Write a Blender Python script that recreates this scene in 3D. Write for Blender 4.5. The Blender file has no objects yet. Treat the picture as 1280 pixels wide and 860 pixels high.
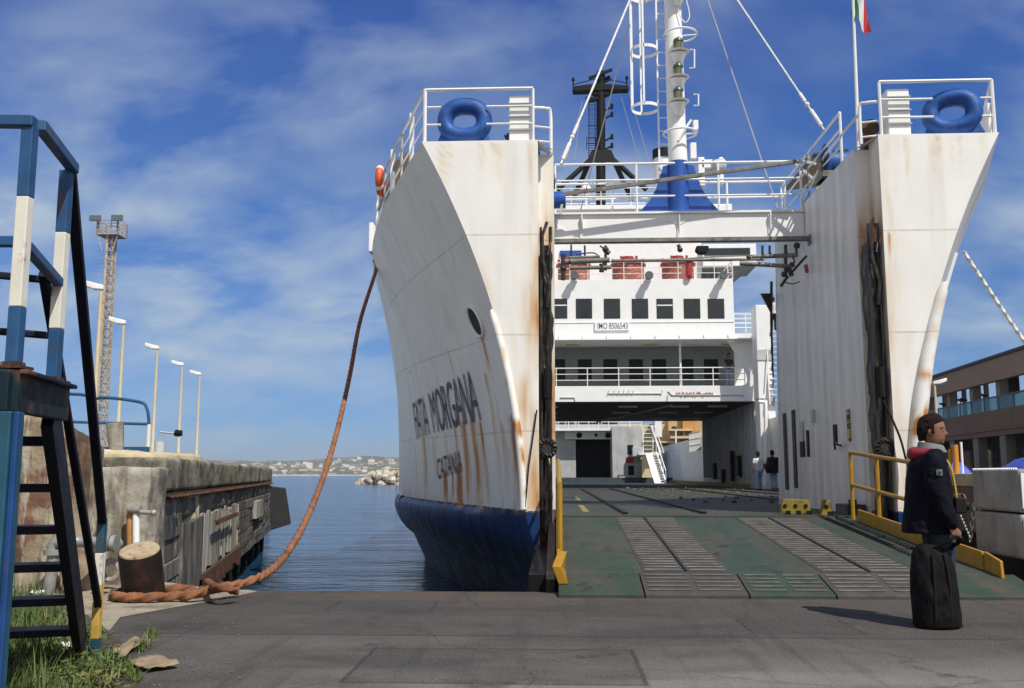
import bpy, bmesh, math, random
from mathutils import Vector, Matrix, noise as mnoise
random.seed(7)
R_ = math.radians
S = bpy.context.scene
COL = S.collection

# ------------------------------------------------------------------ camera
FPX, CAMH = 1200.0, 1.28
PITCH = math.atan(163.5/FPX); YAW = math.atan(55/FPX*math.cos(PITCH))
cd = bpy.data.cameras.new('camera'); cam = bpy.data.objects.new('camera', cd); COL.objects.link(cam)
cd.sensor_width = 36; cd.lens = 36*FPX/1280; cd.clip_end = 12000; cd.clip_start = 0.05
cam.location = (0, 0, CAMH); cam.rotation_euler = (math.pi/2+PITCH, 0, YAW)
S.camera = cam
_F = Vector((-math.sin(YAW)*math.cos(PITCH), math.cos(YAW)*math.cos(PITCH), math.sin(PITCH)))
_R = Vector((math.cos(YAW), math.sin(YAW), 0)); _U = _R.cross(_F)
def ray(px, py): return _F+_R*((px-640)/FPX)+_U*((430-py)/FPX)
def P(px, py, Y):
    d = ray(px, py); return Vector((0, 0, CAMH))+d*(Y/d.y)
def G(px, py, z=0.0):
    d = ray(px, py); return Vector((0, 0, CAMH))+d*((z-CAMH)/d.z)

# ------------------------------------------------------------------ light
SUN_EL, SUN_AZ = R_(52), math.atan2(0.60, -0.80)      # azimuth from +Y towards +X
w = bpy.data.worlds.new('World'); S.world = w; w.use_nodes = True
nt = w.node_tree; nt.nodes.clear()
def NN(nt, t, **k):
    n = nt.nodes.new(t)
    for a, b in k.items(): setattr(n, a, b)
    return n
def LK(nt, a, b): nt.links.new(a, b)
out = NN(nt, 'ShaderNodeOutputWorld'); bg = NN(nt, 'ShaderNodeBackground'); bg.inputs[1].default_value = 0.10
sky = NN(nt, 'ShaderNodeTexSky'); sky.sky_type = 'NISHITA'; sky.sun_disc = False
sky.sun_elevation = SUN_EL; sky.sun_rotation = SUN_AZ; sky.altitude = 50; sky.air_density = 1.0; sky.dust_density = 0.0; sky.ozone_density = 4.0
hsv = NN(nt, 'ShaderNodeHueSaturation'); hsv.inputs['Saturation'].default_value = 1.08; hsv.inputs['Hue'].default_value = 0.505; hsv.inputs['Value'].default_value = 1.0
LK(nt, sky.outputs[0], hsv.inputs['Color'])
tc = NN(nt, 'ShaderNodeTexCoord'); sx = NN(nt, 'ShaderNodeSeparateXYZ'); LK(nt, tc.outputs['Generated'], sx.inputs[0])
def mth(nt, op, a, b=None, c=None, clamp=False):
    n = NN(nt, 'ShaderNodeMath', operation=op); n.use_clamp = clamp
    for i, v in enumerate((a, b, c)):
        if v is None: continue
        if isinstance(v, (int, float)): n.inputs[i].default_value = v
        else: LK(nt, v, n.inputs[i])
    return n.outputs[0]
zz = mth(nt, 'ADD', mth(nt, 'MAXIMUM', sx.outputs[2], 0.0), 0.42)
cb = NN(nt, 'ShaderNodeCombineXYZ')
LK(nt, mth(nt, 'DIVIDE', sx.outputs[0], zz), cb.inputs[0]); LK(nt, mth(nt, 'DIVIDE', sx.outputs[1], zz), cb.inputs[1])
def ramp(nt, fac, stops, interp='LINEAR'):
    r = NN(nt, 'ShaderNodeValToRGB'); r.color_ramp.interpolation = interp
    e = r.color_ramp.elements
    while len(e) < len(stops): e.new(0.5)
    for el, (p, c) in zip(e, stops):
        el.position = p; el.color = (c, c, c, 1) if isinstance(c, (int, float)) else (*c, 1)
    LK(nt, fac, r.inputs[0]); return r.outputs[0]
def wnoise(scale, rot, stretch, detail, dist, off=(0, 0, 0)):
    mp = NN(nt, 'ShaderNodeMapping'); LK(nt, cb.outputs[0], mp.inputs[0])
    mp.inputs['Rotation'].default_value = (0, 0, rot); mp.inputs['Scale'].default_value = stretch; mp.inputs['Location'].default_value = off
    n = NN(nt, 'ShaderNodeTexNoise'); n.inputs['Scale'].default_value = scale; n.inputs['Detail'].default_value = detail
    n.inputs['Roughness'].default_value = 0.55; n.inputs['Distortion'].default_value = dist
    LK(nt, mp.outputs[0], n.inputs['Vector']); return n.outputs[0]
big = ramp(nt, wnoise(1.5, 0.3, (1, 1.5, 1), 3, 0.3, (3.1, 2.6, 0)), [(0.34, 0.12), (0.60, 1.0)])
fine = ramp(nt, wnoise(4.0, 0.45, (0.9, 1.35, 1), 10, 0.2, (0.4, 5.2, 0)), [(0.38, 0.0), (0.64, 1.0)])
fade = ramp(nt, sx.outputs[2], [(0.02, 0.35), (0.12, 0.8), (0.24, 1.1), (0.33, 0.52), (0.7, 0.55)])
cl = mth(nt, 'MULTIPLY', mth(nt, 'MULTIPLY', mth(nt, 'MULTIPLY', big, 1.0), mth(nt, 'ADD', mth(nt, 'MULTIPLY', fine, 1.15), 0.14)), fade, clamp=True)
tn = NN(nt, 'ShaderNodeMix', data_type='RGBA', blend_type='MULTIPLY'); tn.inputs['Factor'].default_value = 1.0; LK(nt, hsv.outputs[0], tn.inputs['A'])
LK(nt, ramp(nt, sx.outputs[2], [(0.0, (0.30, 0.46, 0.84)), (0.06, (0.33, 0.53, 0.88)), (0.12, (0.36, 0.58, 0.88)), (0.28, (0.26, 0.60, 1.0)), (0.50, (0.15, 0.50, 1.10))]), tn.inputs['B'])
mx = NN(nt, 'ShaderNodeMix', data_type='RGBA'); LK(nt, cl, mx.inputs['Factor']); LK(nt, tn.outputs['Result'], mx.inputs['A'])
mx.inputs['B'].default_value = (4.6, 5.6, 6.7, 1)
# unseen cloud banks added behind the viewer and far left for neutral fill light
fill_bank = mth(nt, 'MAXIMUM', ramp(nt, mth(nt, 'MULTIPLY', sx.outputs[1], -1.0), [(0.05, 0.0), (0.5, 1.0)]), ramp(nt, mth(nt, 'MULTIPLY', sx.outputs[0], -1.0), [(0.58, 0.0), (0.85, 1.0)]))
fill_bank = mth(nt, 'MULTIPLY', fill_bank, ramp(nt, sx.outputs[2], [(0.0, 1.0), (0.55, 0.9), (0.8, 0.1)]))
fill_bank = mth(nt, 'MULTIPLY', fill_bank, ramp(nt, wnoise(1.1, 0.2, (1, 1, 1), 6, 0.2, (7, 2, 0)), [(0.36, 0.25), (0.56, 1.0)]))
mx2 = NN(nt, 'ShaderNodeMix', data_type='RGBA'); LK(nt, fill_bank, mx2.inputs['Factor']); LK(nt, mx.outputs['Result'], mx2.inputs['A'])
mx2.inputs['B'].default_value = (7.6, 7.4, 7.0, 1)
LK(nt, mx2.outputs['Result'], bg.inputs[0]); LK(nt, bg.outputs[0], out.inputs[0])
sl = bpy.data.lights.new('sun', 'SUN'); sl.energy = 5.0; sl.angle = R_(0.5); sl.color = (1.0, 0.955, 0.88)
so = bpy.data.objects.new('sun', sl); COL.objects.link(so)
sdir = Vector((math.cos(SUN_EL)*math.sin(SUN_AZ), math.cos(SUN_EL)*math.cos(SUN_AZ), math.sin(SUN_EL)))
so.rotation_euler = sdir.to_track_quat('Z', 'Y').to_euler(); so.location = (20, -20, 40)
vs = S.view_settings; vs.view_transform = 'Standard'; vs.look = 'None'; vs.exposure = -0.02; vs.gamma = 1; vs.use_curve_mapping = False
try:
    S.cycles.max_bounces = 6; S.cycles.volume_bounces = 0; S.cycles.caustics_reflective = False; S.cycles.caustics_refractive = False
except Exception: pass

# ------------------------------------------------------------------ materials
MATS = {}
def mat(name, col, rough=0.6, metal=0.0, var=0.12, vs=2.0, st=(1, 1, 1), dirt=None, bump=None, rust=None, island=0.0, spec=0.5, extra=None, streak=None, plates=None):
    """dirt=(col, amount, scale, stretch, lo, hi); bump=(scale, strength, stretch); rust=True uses the mesh attribute; streak as dirt"""
    if name in MATS: return MATS[name]
    m = bpy.data.materials.new(name); m.use_nodes = True; nt = m.node_tree; nt.nodes.clear()
    o = NN(nt, 'ShaderNodeOutputMaterial'); b = NN(nt, 'ShaderNodeBsdfPrincipled'); LK(nt, b.outputs[0], o.inputs[0])
    tc = NN(nt, 'ShaderNodeTexCoord').outputs['Object']
    def ns(scale, stretch=(1, 1, 1), det=6, dist=0.0, rough_=0.6):
        mp = NN(nt, 'ShaderNodeMapping'); mp.inputs['Scale'].default_value = stretch; LK(nt, tc, mp.inputs[0])
        n = NN(nt, 'ShaderNodeTexNoise'); n.inputs['Scale'].default_value = scale; n.inputs['Detail'].default_value = det
        n.inputs['Roughness'].default_value = rough_; n.inputs['Distortion'].default_value = dist
        LK(nt, mp.outputs[0], n.inputs['Vector']); return n.outputs[0]
    def mix(f, a, bb, mode='MIX'):
        x = NN(nt, 'ShaderNodeMix', data_type='RGBA', blend_type=mode)
        if isinstance(f, (int, float)): x.inputs['Factor'].default_value = f
        else: LK(nt, f, x.inputs['Factor'])
        for k, v in (('A', a), ('B', bb)):
            if isinstance(v, tuple): x.inputs[k].default_value = (*v, 1) if len(v) == 3 else v
            else: LK(nt, v, x.inputs[k])
        return x.outputs['Result']
    c0 = tuple(max(0, v*(1-var)) for v in col); c1 = tuple(min(1, v*(1+var)) for v in col)
    c = mix(ramp(nt, ns(vs, st), [(0.3, 0.0), (0.7, 1.0)]), c0, c1)
    if island:
        g = NN(nt, 'ShaderNodeNewGeometry').outputs['Random Per Island']
        c = mix(1.0, c, ramp(nt, g, [(0, 1-island), (1, 1+island*0.4)]), 'MULTIPLY')
    if extra and name != 'ship_hull_paint': c = extra(nt, c, mix, ns, tc)
    for d in (dirt, streak):
        if d:
            dc, am, sc, stt, lo, hi = d
            c = mix(mth(nt, 'MULTIPLY', ramp(nt, ns(sc, stt, 8), [(lo, 0.0), (hi, 1.0)]), am), c, dc)
    if extra and name == 'ship_hull_paint': c = extra(nt, c, mix, ns, tc)
    if rust:
        at = NN(nt, 'ShaderNodeAttribute', attribute_name='rust').outputs['Fac']
        brk = ramp(nt, ns(5, (1.0, 1.0, 0.12), 8), [(0.25, 0.25), (0.65, 1.3)])
        f = mth(nt, 'MULTIPLY', at, brk, clamp=True)
        rc = ramp(nt, f, [(0.0, (0.58, 0.45, 0.20)), (0.40, (0.52, 0.25, 0.05)), (0.75, (0.40, 0.13, 0.018)), (1.0, (0.13, 0.045, 0.015))])
        c = mix(ramp(nt, f, [(0.02, 0.0), (0.55, 0.95)]), c, rc)
    LK(nt, c, b.inputs['Base Color'])
    b.inputs['Metallic'].default_value = metal; b.inputs['Specular IOR Level'].default_value = spec
    rr = ramp(nt, ns(vs*2.3), [(0.3, max(0.02, rough-0.1)), (0.7, min(1, rough+0.1))]); LK(nt, rr, b.inputs['Roughness'])
    if bump:
        bs, bst, bsr = bump
        bp = NN(nt, 'ShaderNodeBump'); bp.inputs['Strength'].default_value = bst; bp.inputs['Distance'].default_value = 0.05
        LK(nt, ns(bs, bsr, 8), bp.inputs['Height']); LK(nt, bp.outputs[0], b.inputs['Normal'])
    if plates:
        ax, per, stg = plates; sp = NN(nt, 'ShaderNodeSeparateXYZ'); LK(nt, tc, sp.inputs[0])
        wob = mth(nt, 'MULTIPLY', ns(0.7, (1, 1, 0.4), 3), 2.2)
        h = mth(nt, 'POWER', mth(nt, 'ABSOLUTE', mth(nt, 'SINE', mth(nt, 'MULTIPLY', sp.outputs[ax], math.pi/per))), 0.6)
        h = mth(nt, 'MULTIPLY', h, wob)
        b2 = NN(nt, 'ShaderNodeBump'); b2.inputs['Strength'].default_value = stg; b2.inputs['Distance'].default_value = 0.03; b2.invert = True
        LK(nt, h, b2.inputs['Height'])
        if bump: LK(nt, b2.outputs[0], bp.inputs['Normal'])
        else: LK(nt, b2.outputs[0], b.inputs['Normal'])
    MATS[name] = m; return m

def plate_extra(axis, period, amount=0.16):
    """greys the colour in a noisy wave along one axis to imitate dished plating"""
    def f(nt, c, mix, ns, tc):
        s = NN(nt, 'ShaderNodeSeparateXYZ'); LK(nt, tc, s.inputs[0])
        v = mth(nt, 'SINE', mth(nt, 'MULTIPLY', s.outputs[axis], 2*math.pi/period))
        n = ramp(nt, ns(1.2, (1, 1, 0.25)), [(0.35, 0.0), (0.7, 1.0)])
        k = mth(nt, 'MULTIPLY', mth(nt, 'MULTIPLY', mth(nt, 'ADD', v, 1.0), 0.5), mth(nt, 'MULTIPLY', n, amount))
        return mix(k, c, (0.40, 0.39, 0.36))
    return f
def hull_extra(nt, c, mix, ns, tc):
    s = NN(nt, 'ShaderNodeSeparateXYZ'); LK(nt, tc, s.inputs[0])
    z = mth(nt, 'ADD', s.outputs[2], mth(nt, 'MULTIPLY', mth(nt, 'SUBTRACT', ns(6), 0.5), 0.10))
    for z0, sl_ in ((2.0, .02), (3.62, .04), (5.35, .03)):      # welded plate seams
        d = mth(nt, 'ABSOLUTE', mth(nt, 'SUBTRACT', mth(nt, 'SUBTRACT', s.outputs[2], z0), mth(nt, 'MULTIPLY', s.outputs[1], sl_)))
        c = mix(mth(nt, 'MULTIPLY', mth(nt, 'LESS_THAN', d, 0.014), ramp(nt, ns(1.7, (1, 1, 1), 4), [(0.35, 0.15), (0.65, 0.7)])), c, (0.36, 0.31, 0.24))
    for y0 in (2.5, 5.4, 8.4):
        d = mth(nt, 'ABSOLUTE', mth(nt, 'SUBTRACT', s.outputs[1], mth(nt, 'ADD', mth(nt, 'MULTIPLY', s.outputs[2], 0.06), y0)))
        c = mix(mth(nt, 'MULTIPLY', mth(nt, 'LESS_THAN', d, 0.012), ramp(nt, ns(1.1, (1, 1, 1), 4), [(0.42, 0.0), (0.65, 0.55)])), c, (0.34, 0.30, 0.24))
    blue = mix(ramp(nt, ns(1.5, (1, 1, 0.4)), [(0.35, 0.0), (0.7, 1.0)]), (0.005, 0.027, 0.10), (0.008, 0.042, 0.15))
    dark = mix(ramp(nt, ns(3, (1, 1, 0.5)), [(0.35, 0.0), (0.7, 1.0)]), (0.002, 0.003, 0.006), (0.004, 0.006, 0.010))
    c = mix(ramp(nt, mth(nt, 'SUBTRACT', 0.70, z), [(0.0, 0.0), (0.012, 1.0)]), c, blue)
    return mix(ramp(nt, mth(nt, 'SUBTRACT', 0.40, z), [(0.0, 0.0), (0.45, 1.0)]), c, dark)  # near-black fade paints the underside's shade below the blue band

WHITE = mat('white_ship_paint', (0.76, 0.755, 0.72), 0.42, var=0.05, vs=1.2, streak=((0.50, 0.44, 0.31), 0.35, 3.0, (1, 1, 0.10), 0.56, 0.80))
WHITEC = mat('clean_white_paint', (0.79, 0.79, 0.77), 0.4, var=0.04, streak=((0.55, 0.50, 0.40), 0.22, 2.5, (1, 1, 0.12), 0.60, 0.82))
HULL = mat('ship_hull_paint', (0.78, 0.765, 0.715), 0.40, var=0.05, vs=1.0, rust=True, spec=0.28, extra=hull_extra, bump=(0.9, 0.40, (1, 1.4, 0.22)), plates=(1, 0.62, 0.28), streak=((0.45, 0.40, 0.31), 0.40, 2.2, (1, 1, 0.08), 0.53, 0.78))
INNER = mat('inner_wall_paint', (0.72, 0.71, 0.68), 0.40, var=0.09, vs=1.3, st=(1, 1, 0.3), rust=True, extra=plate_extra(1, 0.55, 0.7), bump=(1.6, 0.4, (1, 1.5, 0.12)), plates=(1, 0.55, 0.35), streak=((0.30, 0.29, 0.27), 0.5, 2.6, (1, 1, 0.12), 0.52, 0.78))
RAILW = mat('white_rail_paint', (0.78, 0.77, 0.73), 0.4, var=0.06, vs=6, dirt=((0.30, 0.17, 0.07), 0.7, 9, (1, 1, 1), 0.66, 0.76))
BLUEP = mat('blue_ship_paint', (0.018, 0.080, 0.34), 0.38, var=0.18, vs=4)
BLUER = mat('blue_paint_rusting', (0.016, 0.085, 0.32), 0.55, var=0.3, vs=6, spec=0.35, dirt=((0.26, 0.10, 0.035), 0.8, 3.6, (1, 1, 1), 0.63, 0.72), streak=((0.10, 0.12, 0.17), 0.6, 7, (1, 1, 1), 0.55, 0.70))
GREASE = mat('black_grease', (0.022, 0.019, 0.016), 0.38, var=0.5, vs=7, dirt=((0.16, 0.10, 0.05), 0.8, 6, (1, 1, 0.3), 0.58, 0.75), bump=(14, 0.6, (1, 1, 0.5)))
BLACK = mat('black_paint', (0.007, 0.007, 0.008), 0.6, var=0.3, spec=0.2)
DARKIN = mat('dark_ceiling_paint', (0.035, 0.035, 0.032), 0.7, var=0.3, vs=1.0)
GREY = mat('grey_machine_paint', (0.17, 0.165, 0.14), 0.5, var=0.25, vs=5, dirt=((0.05, 0.04, 0.03), 0.8, 7, (1, 1, 1), 0.52, 0.7))
LGREY = mat('pale_grey_paint', (0.45, 0.46, 0.46), 0.5, var=0.12)
STEEL = mat('worn_steel', (0.20, 0.19, 0.17), 0.45, 0.4, var=0.3, vs=9)
GLASS = mat('dark_window_glass', (0.012, 0.018, 0.022), 0.08, var=0.3, vs=1.5, spec=0.7)
YELLOW = mat('yellow_paint', (0.36, 0.19, 0.010), 0.45, var=0.15, vs=5, dirt=((0.14, 0.09, 0.04), 0.8, 7, (1, 1, 1), 0.60, 0.72))
RED = mat('red_paint', (0.36, 0.025, 0.02), 0.45, var=0.15)
REDF = mat('faded_red_paint', (0.30, 0.035, 0.04), 0.5, var=0.2, vs=6)
ORANGE = mat('orange_plastic', (0.62, 0.10, 0.02), 0.5, var=0.15, vs=6)

def deck_extra(nt, c, mix, ns, tc):
    g = ramp(nt, ns(0.9, (1.3, 0.6, 1)), [(0.36, 0.0), (0.60, 1.0)])
    c = mix(g, c, (0.045, 0.043, 0.036))
    c = mix(mth(nt, 'MULTIPLY', ramp(nt, ns(2.4, (1.6, 0.5, 1), 9), [(0.58, 0.0), (0.75, 1.0)]), 0.85), c, (0.022, 0.02, 0.018))
    return mix(mth(nt, 'MULTIPLY', ramp(nt, ns(1.1, (1, 1, 1), 7), [(0.62, 0.0), (0.75, 1.0)]), 0.6), c, (0.12, 0.06, 0.03))
DECK = mat('worn_green_deck_paint', (0.020, 0.036, 0.024), 0.7, var=0.25, vs=3, extra=deck_extra, bump=(30, 0.15, (1, 1, 1)))
def ramp_extra(nt, c, mix, ns, tc):
    c = mix(mth(nt, 'MULTIPLY', ramp(nt, ns(1.5, (1.7, 0.35, 1), 9), [(0.42, 0.0), (0.66, 1.0)]), 0.9), c, (0.058, 0.050, 0.038))
    c = mix(mth(nt, 'MULTIPLY', ramp(nt, ns(4.2, (1, 0.7, 1), 7), [(0.60, 0.0), (0.68, 1.0)]), 0.85), c, (0.014, 0.013, 0.011))
    return mix(mth(nt, 'MULTIPLY', ramp(nt, ns(3.3, (1, 1, 1), 7), [(0.62, 0.0), (0.80, 1.0)]), 0.6), c, (0.14, 0.07, 0.03))
RAMPG = mat('green_ramp_paint', (0.020, 0.043, 0.025), 0.65, var=0.22, vs=2, extra=ramp_extra, bump=(40, 0.15, (1, 1, 1)))
RAMPS = mat('worn_ramp_plate', (0.058, 0.051, 0.042), 0.65, 0.1, var=0.3, vs=4, dirt=((0.05, 0.045, 0.04), 0.8, 4, (1, 0.6, 1), 0.5, 0.7), bump=(30, 0.2, (1, 1, 1)))
BARS = mat('polished_tread_steel', (0.22, 0.21, 0.19), 0.45, 0.15, var=0.4, vs=6, dirt=((0.09, 0.07, 0.055), 0.9, 3.0, (1, 0.8, 1), 0.50, 0.68))

CONC = mat('old_concrete', (0.33, 0.305, 0.25), 0.9, var=0.35, vs=2.8, dirt=((0.07, 0.062, 0.05), 0.9, 3.0, (1, 1, 0.22), 0.48, 0.58), bump=(9, 0.5, (1, 1, 1)), streak=((0.17, 0.12, 0.07), 0.7, 6, (1, 1, 0.12), 0.52, 0.66))
CONCY = mat('yellowish_concrete', (0.52, 0.44, 0.28), 0.9, var=0.2, vs=2.5, dirt=((0.20, 0.17, 0.12), 0.7, 3, (1, 1, 0.6), 0.55, 0.72), bump=(9, 0.5, (1, 1, 1)))
CONCD = mat('weathered_dark_concrete', (0.19, 0.18, 0.15), 0.92, var=0.4, vs=2.5, st=(1, 1, 0.4), dirt=((0.045, 0.045, 0.035), 0.9, 2.4, (1, 1, 0.3), 0.45, 0.65), bump=(6, 0.7, (1, 1, 0.6)), streak=((0.36, 0.34, 0.29), 0.6, 4, (1, 1, 0.12), 0.56, 0.70))
def slab_extra(nt, c, mix, ns, tc):
    c = mix(mth(nt, 'MULTIPLY', ramp(nt, ns(2.3, (1, 1, 0.6), 6), [(0.50, 0.0), (0.55, 1.0)]), 0.8), c, (0.14, 0.055, 0.035))
    return mix(mth(nt, 'MULTIPLY', ramp(nt, ns(4.0, (1.4, 1.4, 0.2), 6), [(0.53, 0.0), (0.62, 1.0)]), 0.8), c, (0.46, 0.42, 0.34))
SLABM = mat('stained_concrete_slab', (0.27, 0.215, 0.14), 0.9, var=0.3, vs=3, extra=slab_extra, dirt=((0.05, 0.035, 0.022), 0.9, 2.6, (1.3, 1.3, 0.15), 0.49, 0.58), bump=(8, 0.5, (1, 1, 1)))
WOODD = mat('dark_weathered_timber', (0.15, 0.14, 0.115), 0.9, var=0.4, vs=4, st=(1, 1, 0.4), island=0.6, dirt=((0.03, 0.027, 0.022), 0.9, 2.6, (1, 1, 0.4), 0.48, 0.60), streak=((0.32, 0.30, 0.25), 0.7, 3, (1, 1, 0.3), 0.57, 0.66), bump=(12, 0.6, (1, 1, 0.2)))
WOOD = mat('grey_weathered_timber', (0.37, 0.35, 0.295), 0.9, var=0.3, vs=4, st=(1, 1, 0.15), island=0.45, dirt=((0.05, 0.042, 0.03), 0.9, 3, (1, 1, 0.15), 0.53, 0.64), bump=(12, 0.7, (1, 1, 0.1)))
RUSTM = mat('rusty_iron', (0.085, 0.036, 0.018), 0.85, var=0.5, vs=6, dirt=((0.03, 0.018, 0.012), 0.9, 5, (1, 1, 1), 0.5, 0.65), bump=(18, 0.6, (1, 1, 1)))
RUSTD = mat('dark_rusty_bollard', (0.015, 0.009, 0.007), 0.6, var=0.4, vs=4, spec=0.3, dirt=((0.07, 0.022, 0.010), 0.7, 4, (1, 1, 1), 0.56, 0.70), bump=(22, 0.15, (1, 1, 1)))
RUBBER = mat('black_rubber', (0.018, 0.019, 0.02), 0.75, var=0.3, vs=4)
ROPEO = mat('orange_brown_rope', (0.27, 0.110, 0.046), 0.9, var=0.35, vs=8, bump=(60, 0.5, (1, 1, 1)), dirt=((0.075, 0.032, 0.016), 0.75, 2.2, (1, 1, 1), 0.48, 0.66))
ROPEW = mat('white_rope', (0.70, 0.69, 0.65), 0.85, var=0.2, vs=12)
WIRE = mat('grey_wire', (0.45, 0.44, 0.41), 0.5, 0.3, var=0.2)
STAIRB = mat('faded_blue_stair_paint', (0.012, 0.070, 0.175), 0.55, var=0.3, vs=5, dirt=((0.11, 0.05, 0.025), 0.85, 7, (1, 1, 0.7), 0.58, 0.66), streak=((0.05, 0.14, 0.24), 0.6, 3, (1, 1, 0.4), 0.55, 0.7))
STAIRT = mat('teal_stair_paint', (0.012, 0.075, 0.115), 0.55, var=0.3, vs=5, dirt=((0.10, 0.045, 0.025), 0.85, 4, (1, 1, 0.6), 0.56, 0.72))
STAIRD = mat('dark_navy_stair_paint', (0.005, 0.006, 0.016), 0.6, spec=0.25, var=0.4, vs=5)
POSTW = mat('cream_band_paint', (0.70, 0.67, 0.57), 0.5, var=0.08, vs=8, dirt=((0.22, 0.13, 0.07), 0.85, 9, (1, 1, 0.6), 0.60, 0.68))
LAMPP = mat('cream_lamp_post_paint', (0.50, 0.44, 0.30), 0.5, var=0.1)
LAMPH = mat('white_lamp_housing', (0.80, 0.80, 0.78), 0.4, var=0.05)

# ------------------------------------------------------------------ mesh building
WL = {}
class MB:
    def __init__(s): s.v = []; s.f = []; s.m = []; s.mi = 0
    def add(s, vs, fs):
        o = len(s.v); s.v += [Vector(p) for p in vs]
        for f in fs: s.f.append([i+o for i in f]); s.m.append(s.mi)
        return s
    def box(s, x0, x1, y0, y1, z0, z1):
        if x0 > x1: x0, x1 = x1, x0
        if y0 > y1: y0, y1 = y1, y0
        if z0 > z1: z0, z1 = z1, z0
        return s.add([(x0, y0, z0), (x1, y0, z0), (x1, y1, z0), (x0, y1, z0), (x0, y0, z1), (x1, y0, z1), (x1, y1, z1), (x0, y1, z1)],
                     [(3, 2, 1, 0), (4, 5, 6, 7), (0, 1, 5, 4), (1, 2, 6, 5), (2, 3, 7, 6), (3, 0, 4, 7)])
    def beam(s, p0, p1, w, h, up=(0, 0, 1)):
        p0, p1 = Vector(p0), Vector(p1); d = (p1-p0).normalized(); u = Vector(up)
        if abs(d.dot(u)) > 0.98: u = Vector((0, 1, 0))
        r = d.cross(u).normalized()*w/2; u = r.cross(d).normalized()*h/2
        vs = [p+a*r+b*u for p in (p0, p1) for a, b in ((-1, -1), (1, -1), (1, 1), (-1, 1))]
        return s.add(vs, [(3, 2, 1, 0), (4, 5, 6, 7), (0, 1, 5, 4), (1, 2, 6, 5), (2, 3, 7, 6), (3, 0, 4, 7)])
    def loft(s, rings, cap=True, closed=False):
        n = len(rings[0]); vs = [p for r in rings for p in r]; fs = []
        m = len(rings)
        for i in range(m if closed else m-1):
            a, b = i*n, ((i+1) % m)*n
            for j in range(n): k = (j+1) % n; fs.append((a+j, a+k, b+k, b+j))
        if cap and not closed: fs.append(tuple(range(n))[::-1]); fs.append(tuple((m-1)*n+j for j in range(n)))
        return s.add(vs, fs)
    def tube(s, pts, r, n=8, strands=0, pitch=0.15, amp=0.18, closed=False):
        pts = [Vector(p) for p in pts]; rings = []; L = 0; prev = None
        for i, p in enumerate(pts):
            if closed: t = (pts[(i+1) % len(pts)]-pts[i-1])
            else: t = (pts[min(i+1, len(pts)-1)]-pts[max(i-1, 0)])
            t.normalize()
            if prev is None:
                a = Vector((0, 0, 1)) if abs(t.z) < 0.9 else Vector((1, 0, 0))
                u = t.cross(a).normalized()
            else: u = (prev-t*prev.dot(t)).normalized()
            prev = u; v = t.cross(u)
            if i: L += (p-pts[i-1]).length
            rr = r[i] if isinstance(r, (list, tuple)) else r
            ring = []
            for j in range(n):
                th = 2*math.pi*j/n
                q = rr*(1+(amp*math.cos(strands*(th+L/pitch*2*math.pi/strands)) if strands else 0))
                ring.append(p+u*(math.cos(th)*q)+v*(math.sin(th)*q))
            rings.append(ring)
        return s.loft(rings, True, closed)
    def cyl(s, p0, p1, r0, r1=None, n=14): return s.tube([p0, p1], [r0, r0 if r1 is None else r1], n)
    def ball(s, c, r, n=12, m=8):
        c = Vector(c); rr = r if isinstance(r, (tuple, list)) else (r, r, r); rings = []
        for i in range(1, m):
            a = math.pi*i/m
            rings.append([c+Vector((math.sin(a)*math.cos(2*math.pi*j/n)*rr[0], math.sin(a)*math.sin(2*math.pi*j/n)*rr[1], -math.cos(a)*rr[2])) for j in range(n)])
        return s.loft(rings)
    def prism(s, poly, ext):
        e = Vector(ext); a = [Vector(p) for p in poly]; n = len(a)
        return s.add(a+[p+e for p in a], [tuple(range(n))[::-1], tuple(range(n, 2*n))]+[(i, (i+1) % n, (i+1) % n+n, i+n) for i in range(n)])
    def grid(s, nu, nv, fn, flip=False):
        vs = [fn(i/nu, j/nv) for i in range(nu+1) for j in range(nv+1)]; fs = []
        for i in range(nu):
            for j in range(nv):
                q = (i*(nv+1)+j, (i+1)*(nv+1)+j, (i+1)*(nv+1)+j+1, i*(nv+1)+j+1)
                fs.append(q[::-1] if flip else q)
        return s.add(vs, fs)
    def build_each(s, name, m, parent=None, **k):
        par = list(range(len(s.v)))
        def fd(i):
            while par[i] != i: par[i] = par[par[i]]; i = par[i]
            return i
        for f in s.f:
            for q in f[1:]: par[fd(q)] = fd(f[0])
        gr = {}
        for f in s.f: gr.setdefault(fd(f[0]), []).append(f)
        for fs in gr.values():
            ids = sorted({i for f in fs for i in f}); mp = {i: j for j, i in enumerate(ids)}
            b = MB(); b.add([s.v[i] for i in ids], [[mp[i] for i in f] for f in fs]); b.build(name, m, parent, **k)
    def build(s, name, m, parent=None, smooth=False, bevel=0.0, rust=None, angle=40, fixn=True):
        off = WL.get(parent, Vector()) if parent else Vector()
        me = bpy.data.meshes.new(name)
        me.from_pydata([tuple(p-off) for p in s.v], [], s.f)
        ms = m if isinstance(m, (list, tuple)) else [m]
        for q in ms: me.materials.append(q)
        if len(ms) > 1:
            for p, i in zip(me.polygons, s.m): p.material_index = i
        if fixn:
            bm = bmesh.new(); bm.from_mesh(me); bmesh.ops.recalc_face_normals(bm, faces=bm.faces); bm.to_mesh(me); bm.free()
        if smooth:
            for p in me.polygons: p.use_smooth = True
            me.set_sharp_from_angle(angle=R_(angle))
        if rust:
            at = me.attributes.new('rust', 'FLOAT', 'POINT')
            at.data.foreach_set('value', [rust(p) for p in s.v])
        o = bpy.data.objects.new(name, me); COL.objects.link(o)
        if parent: o.parent = parent
        WL[o] = Vector(off)
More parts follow.
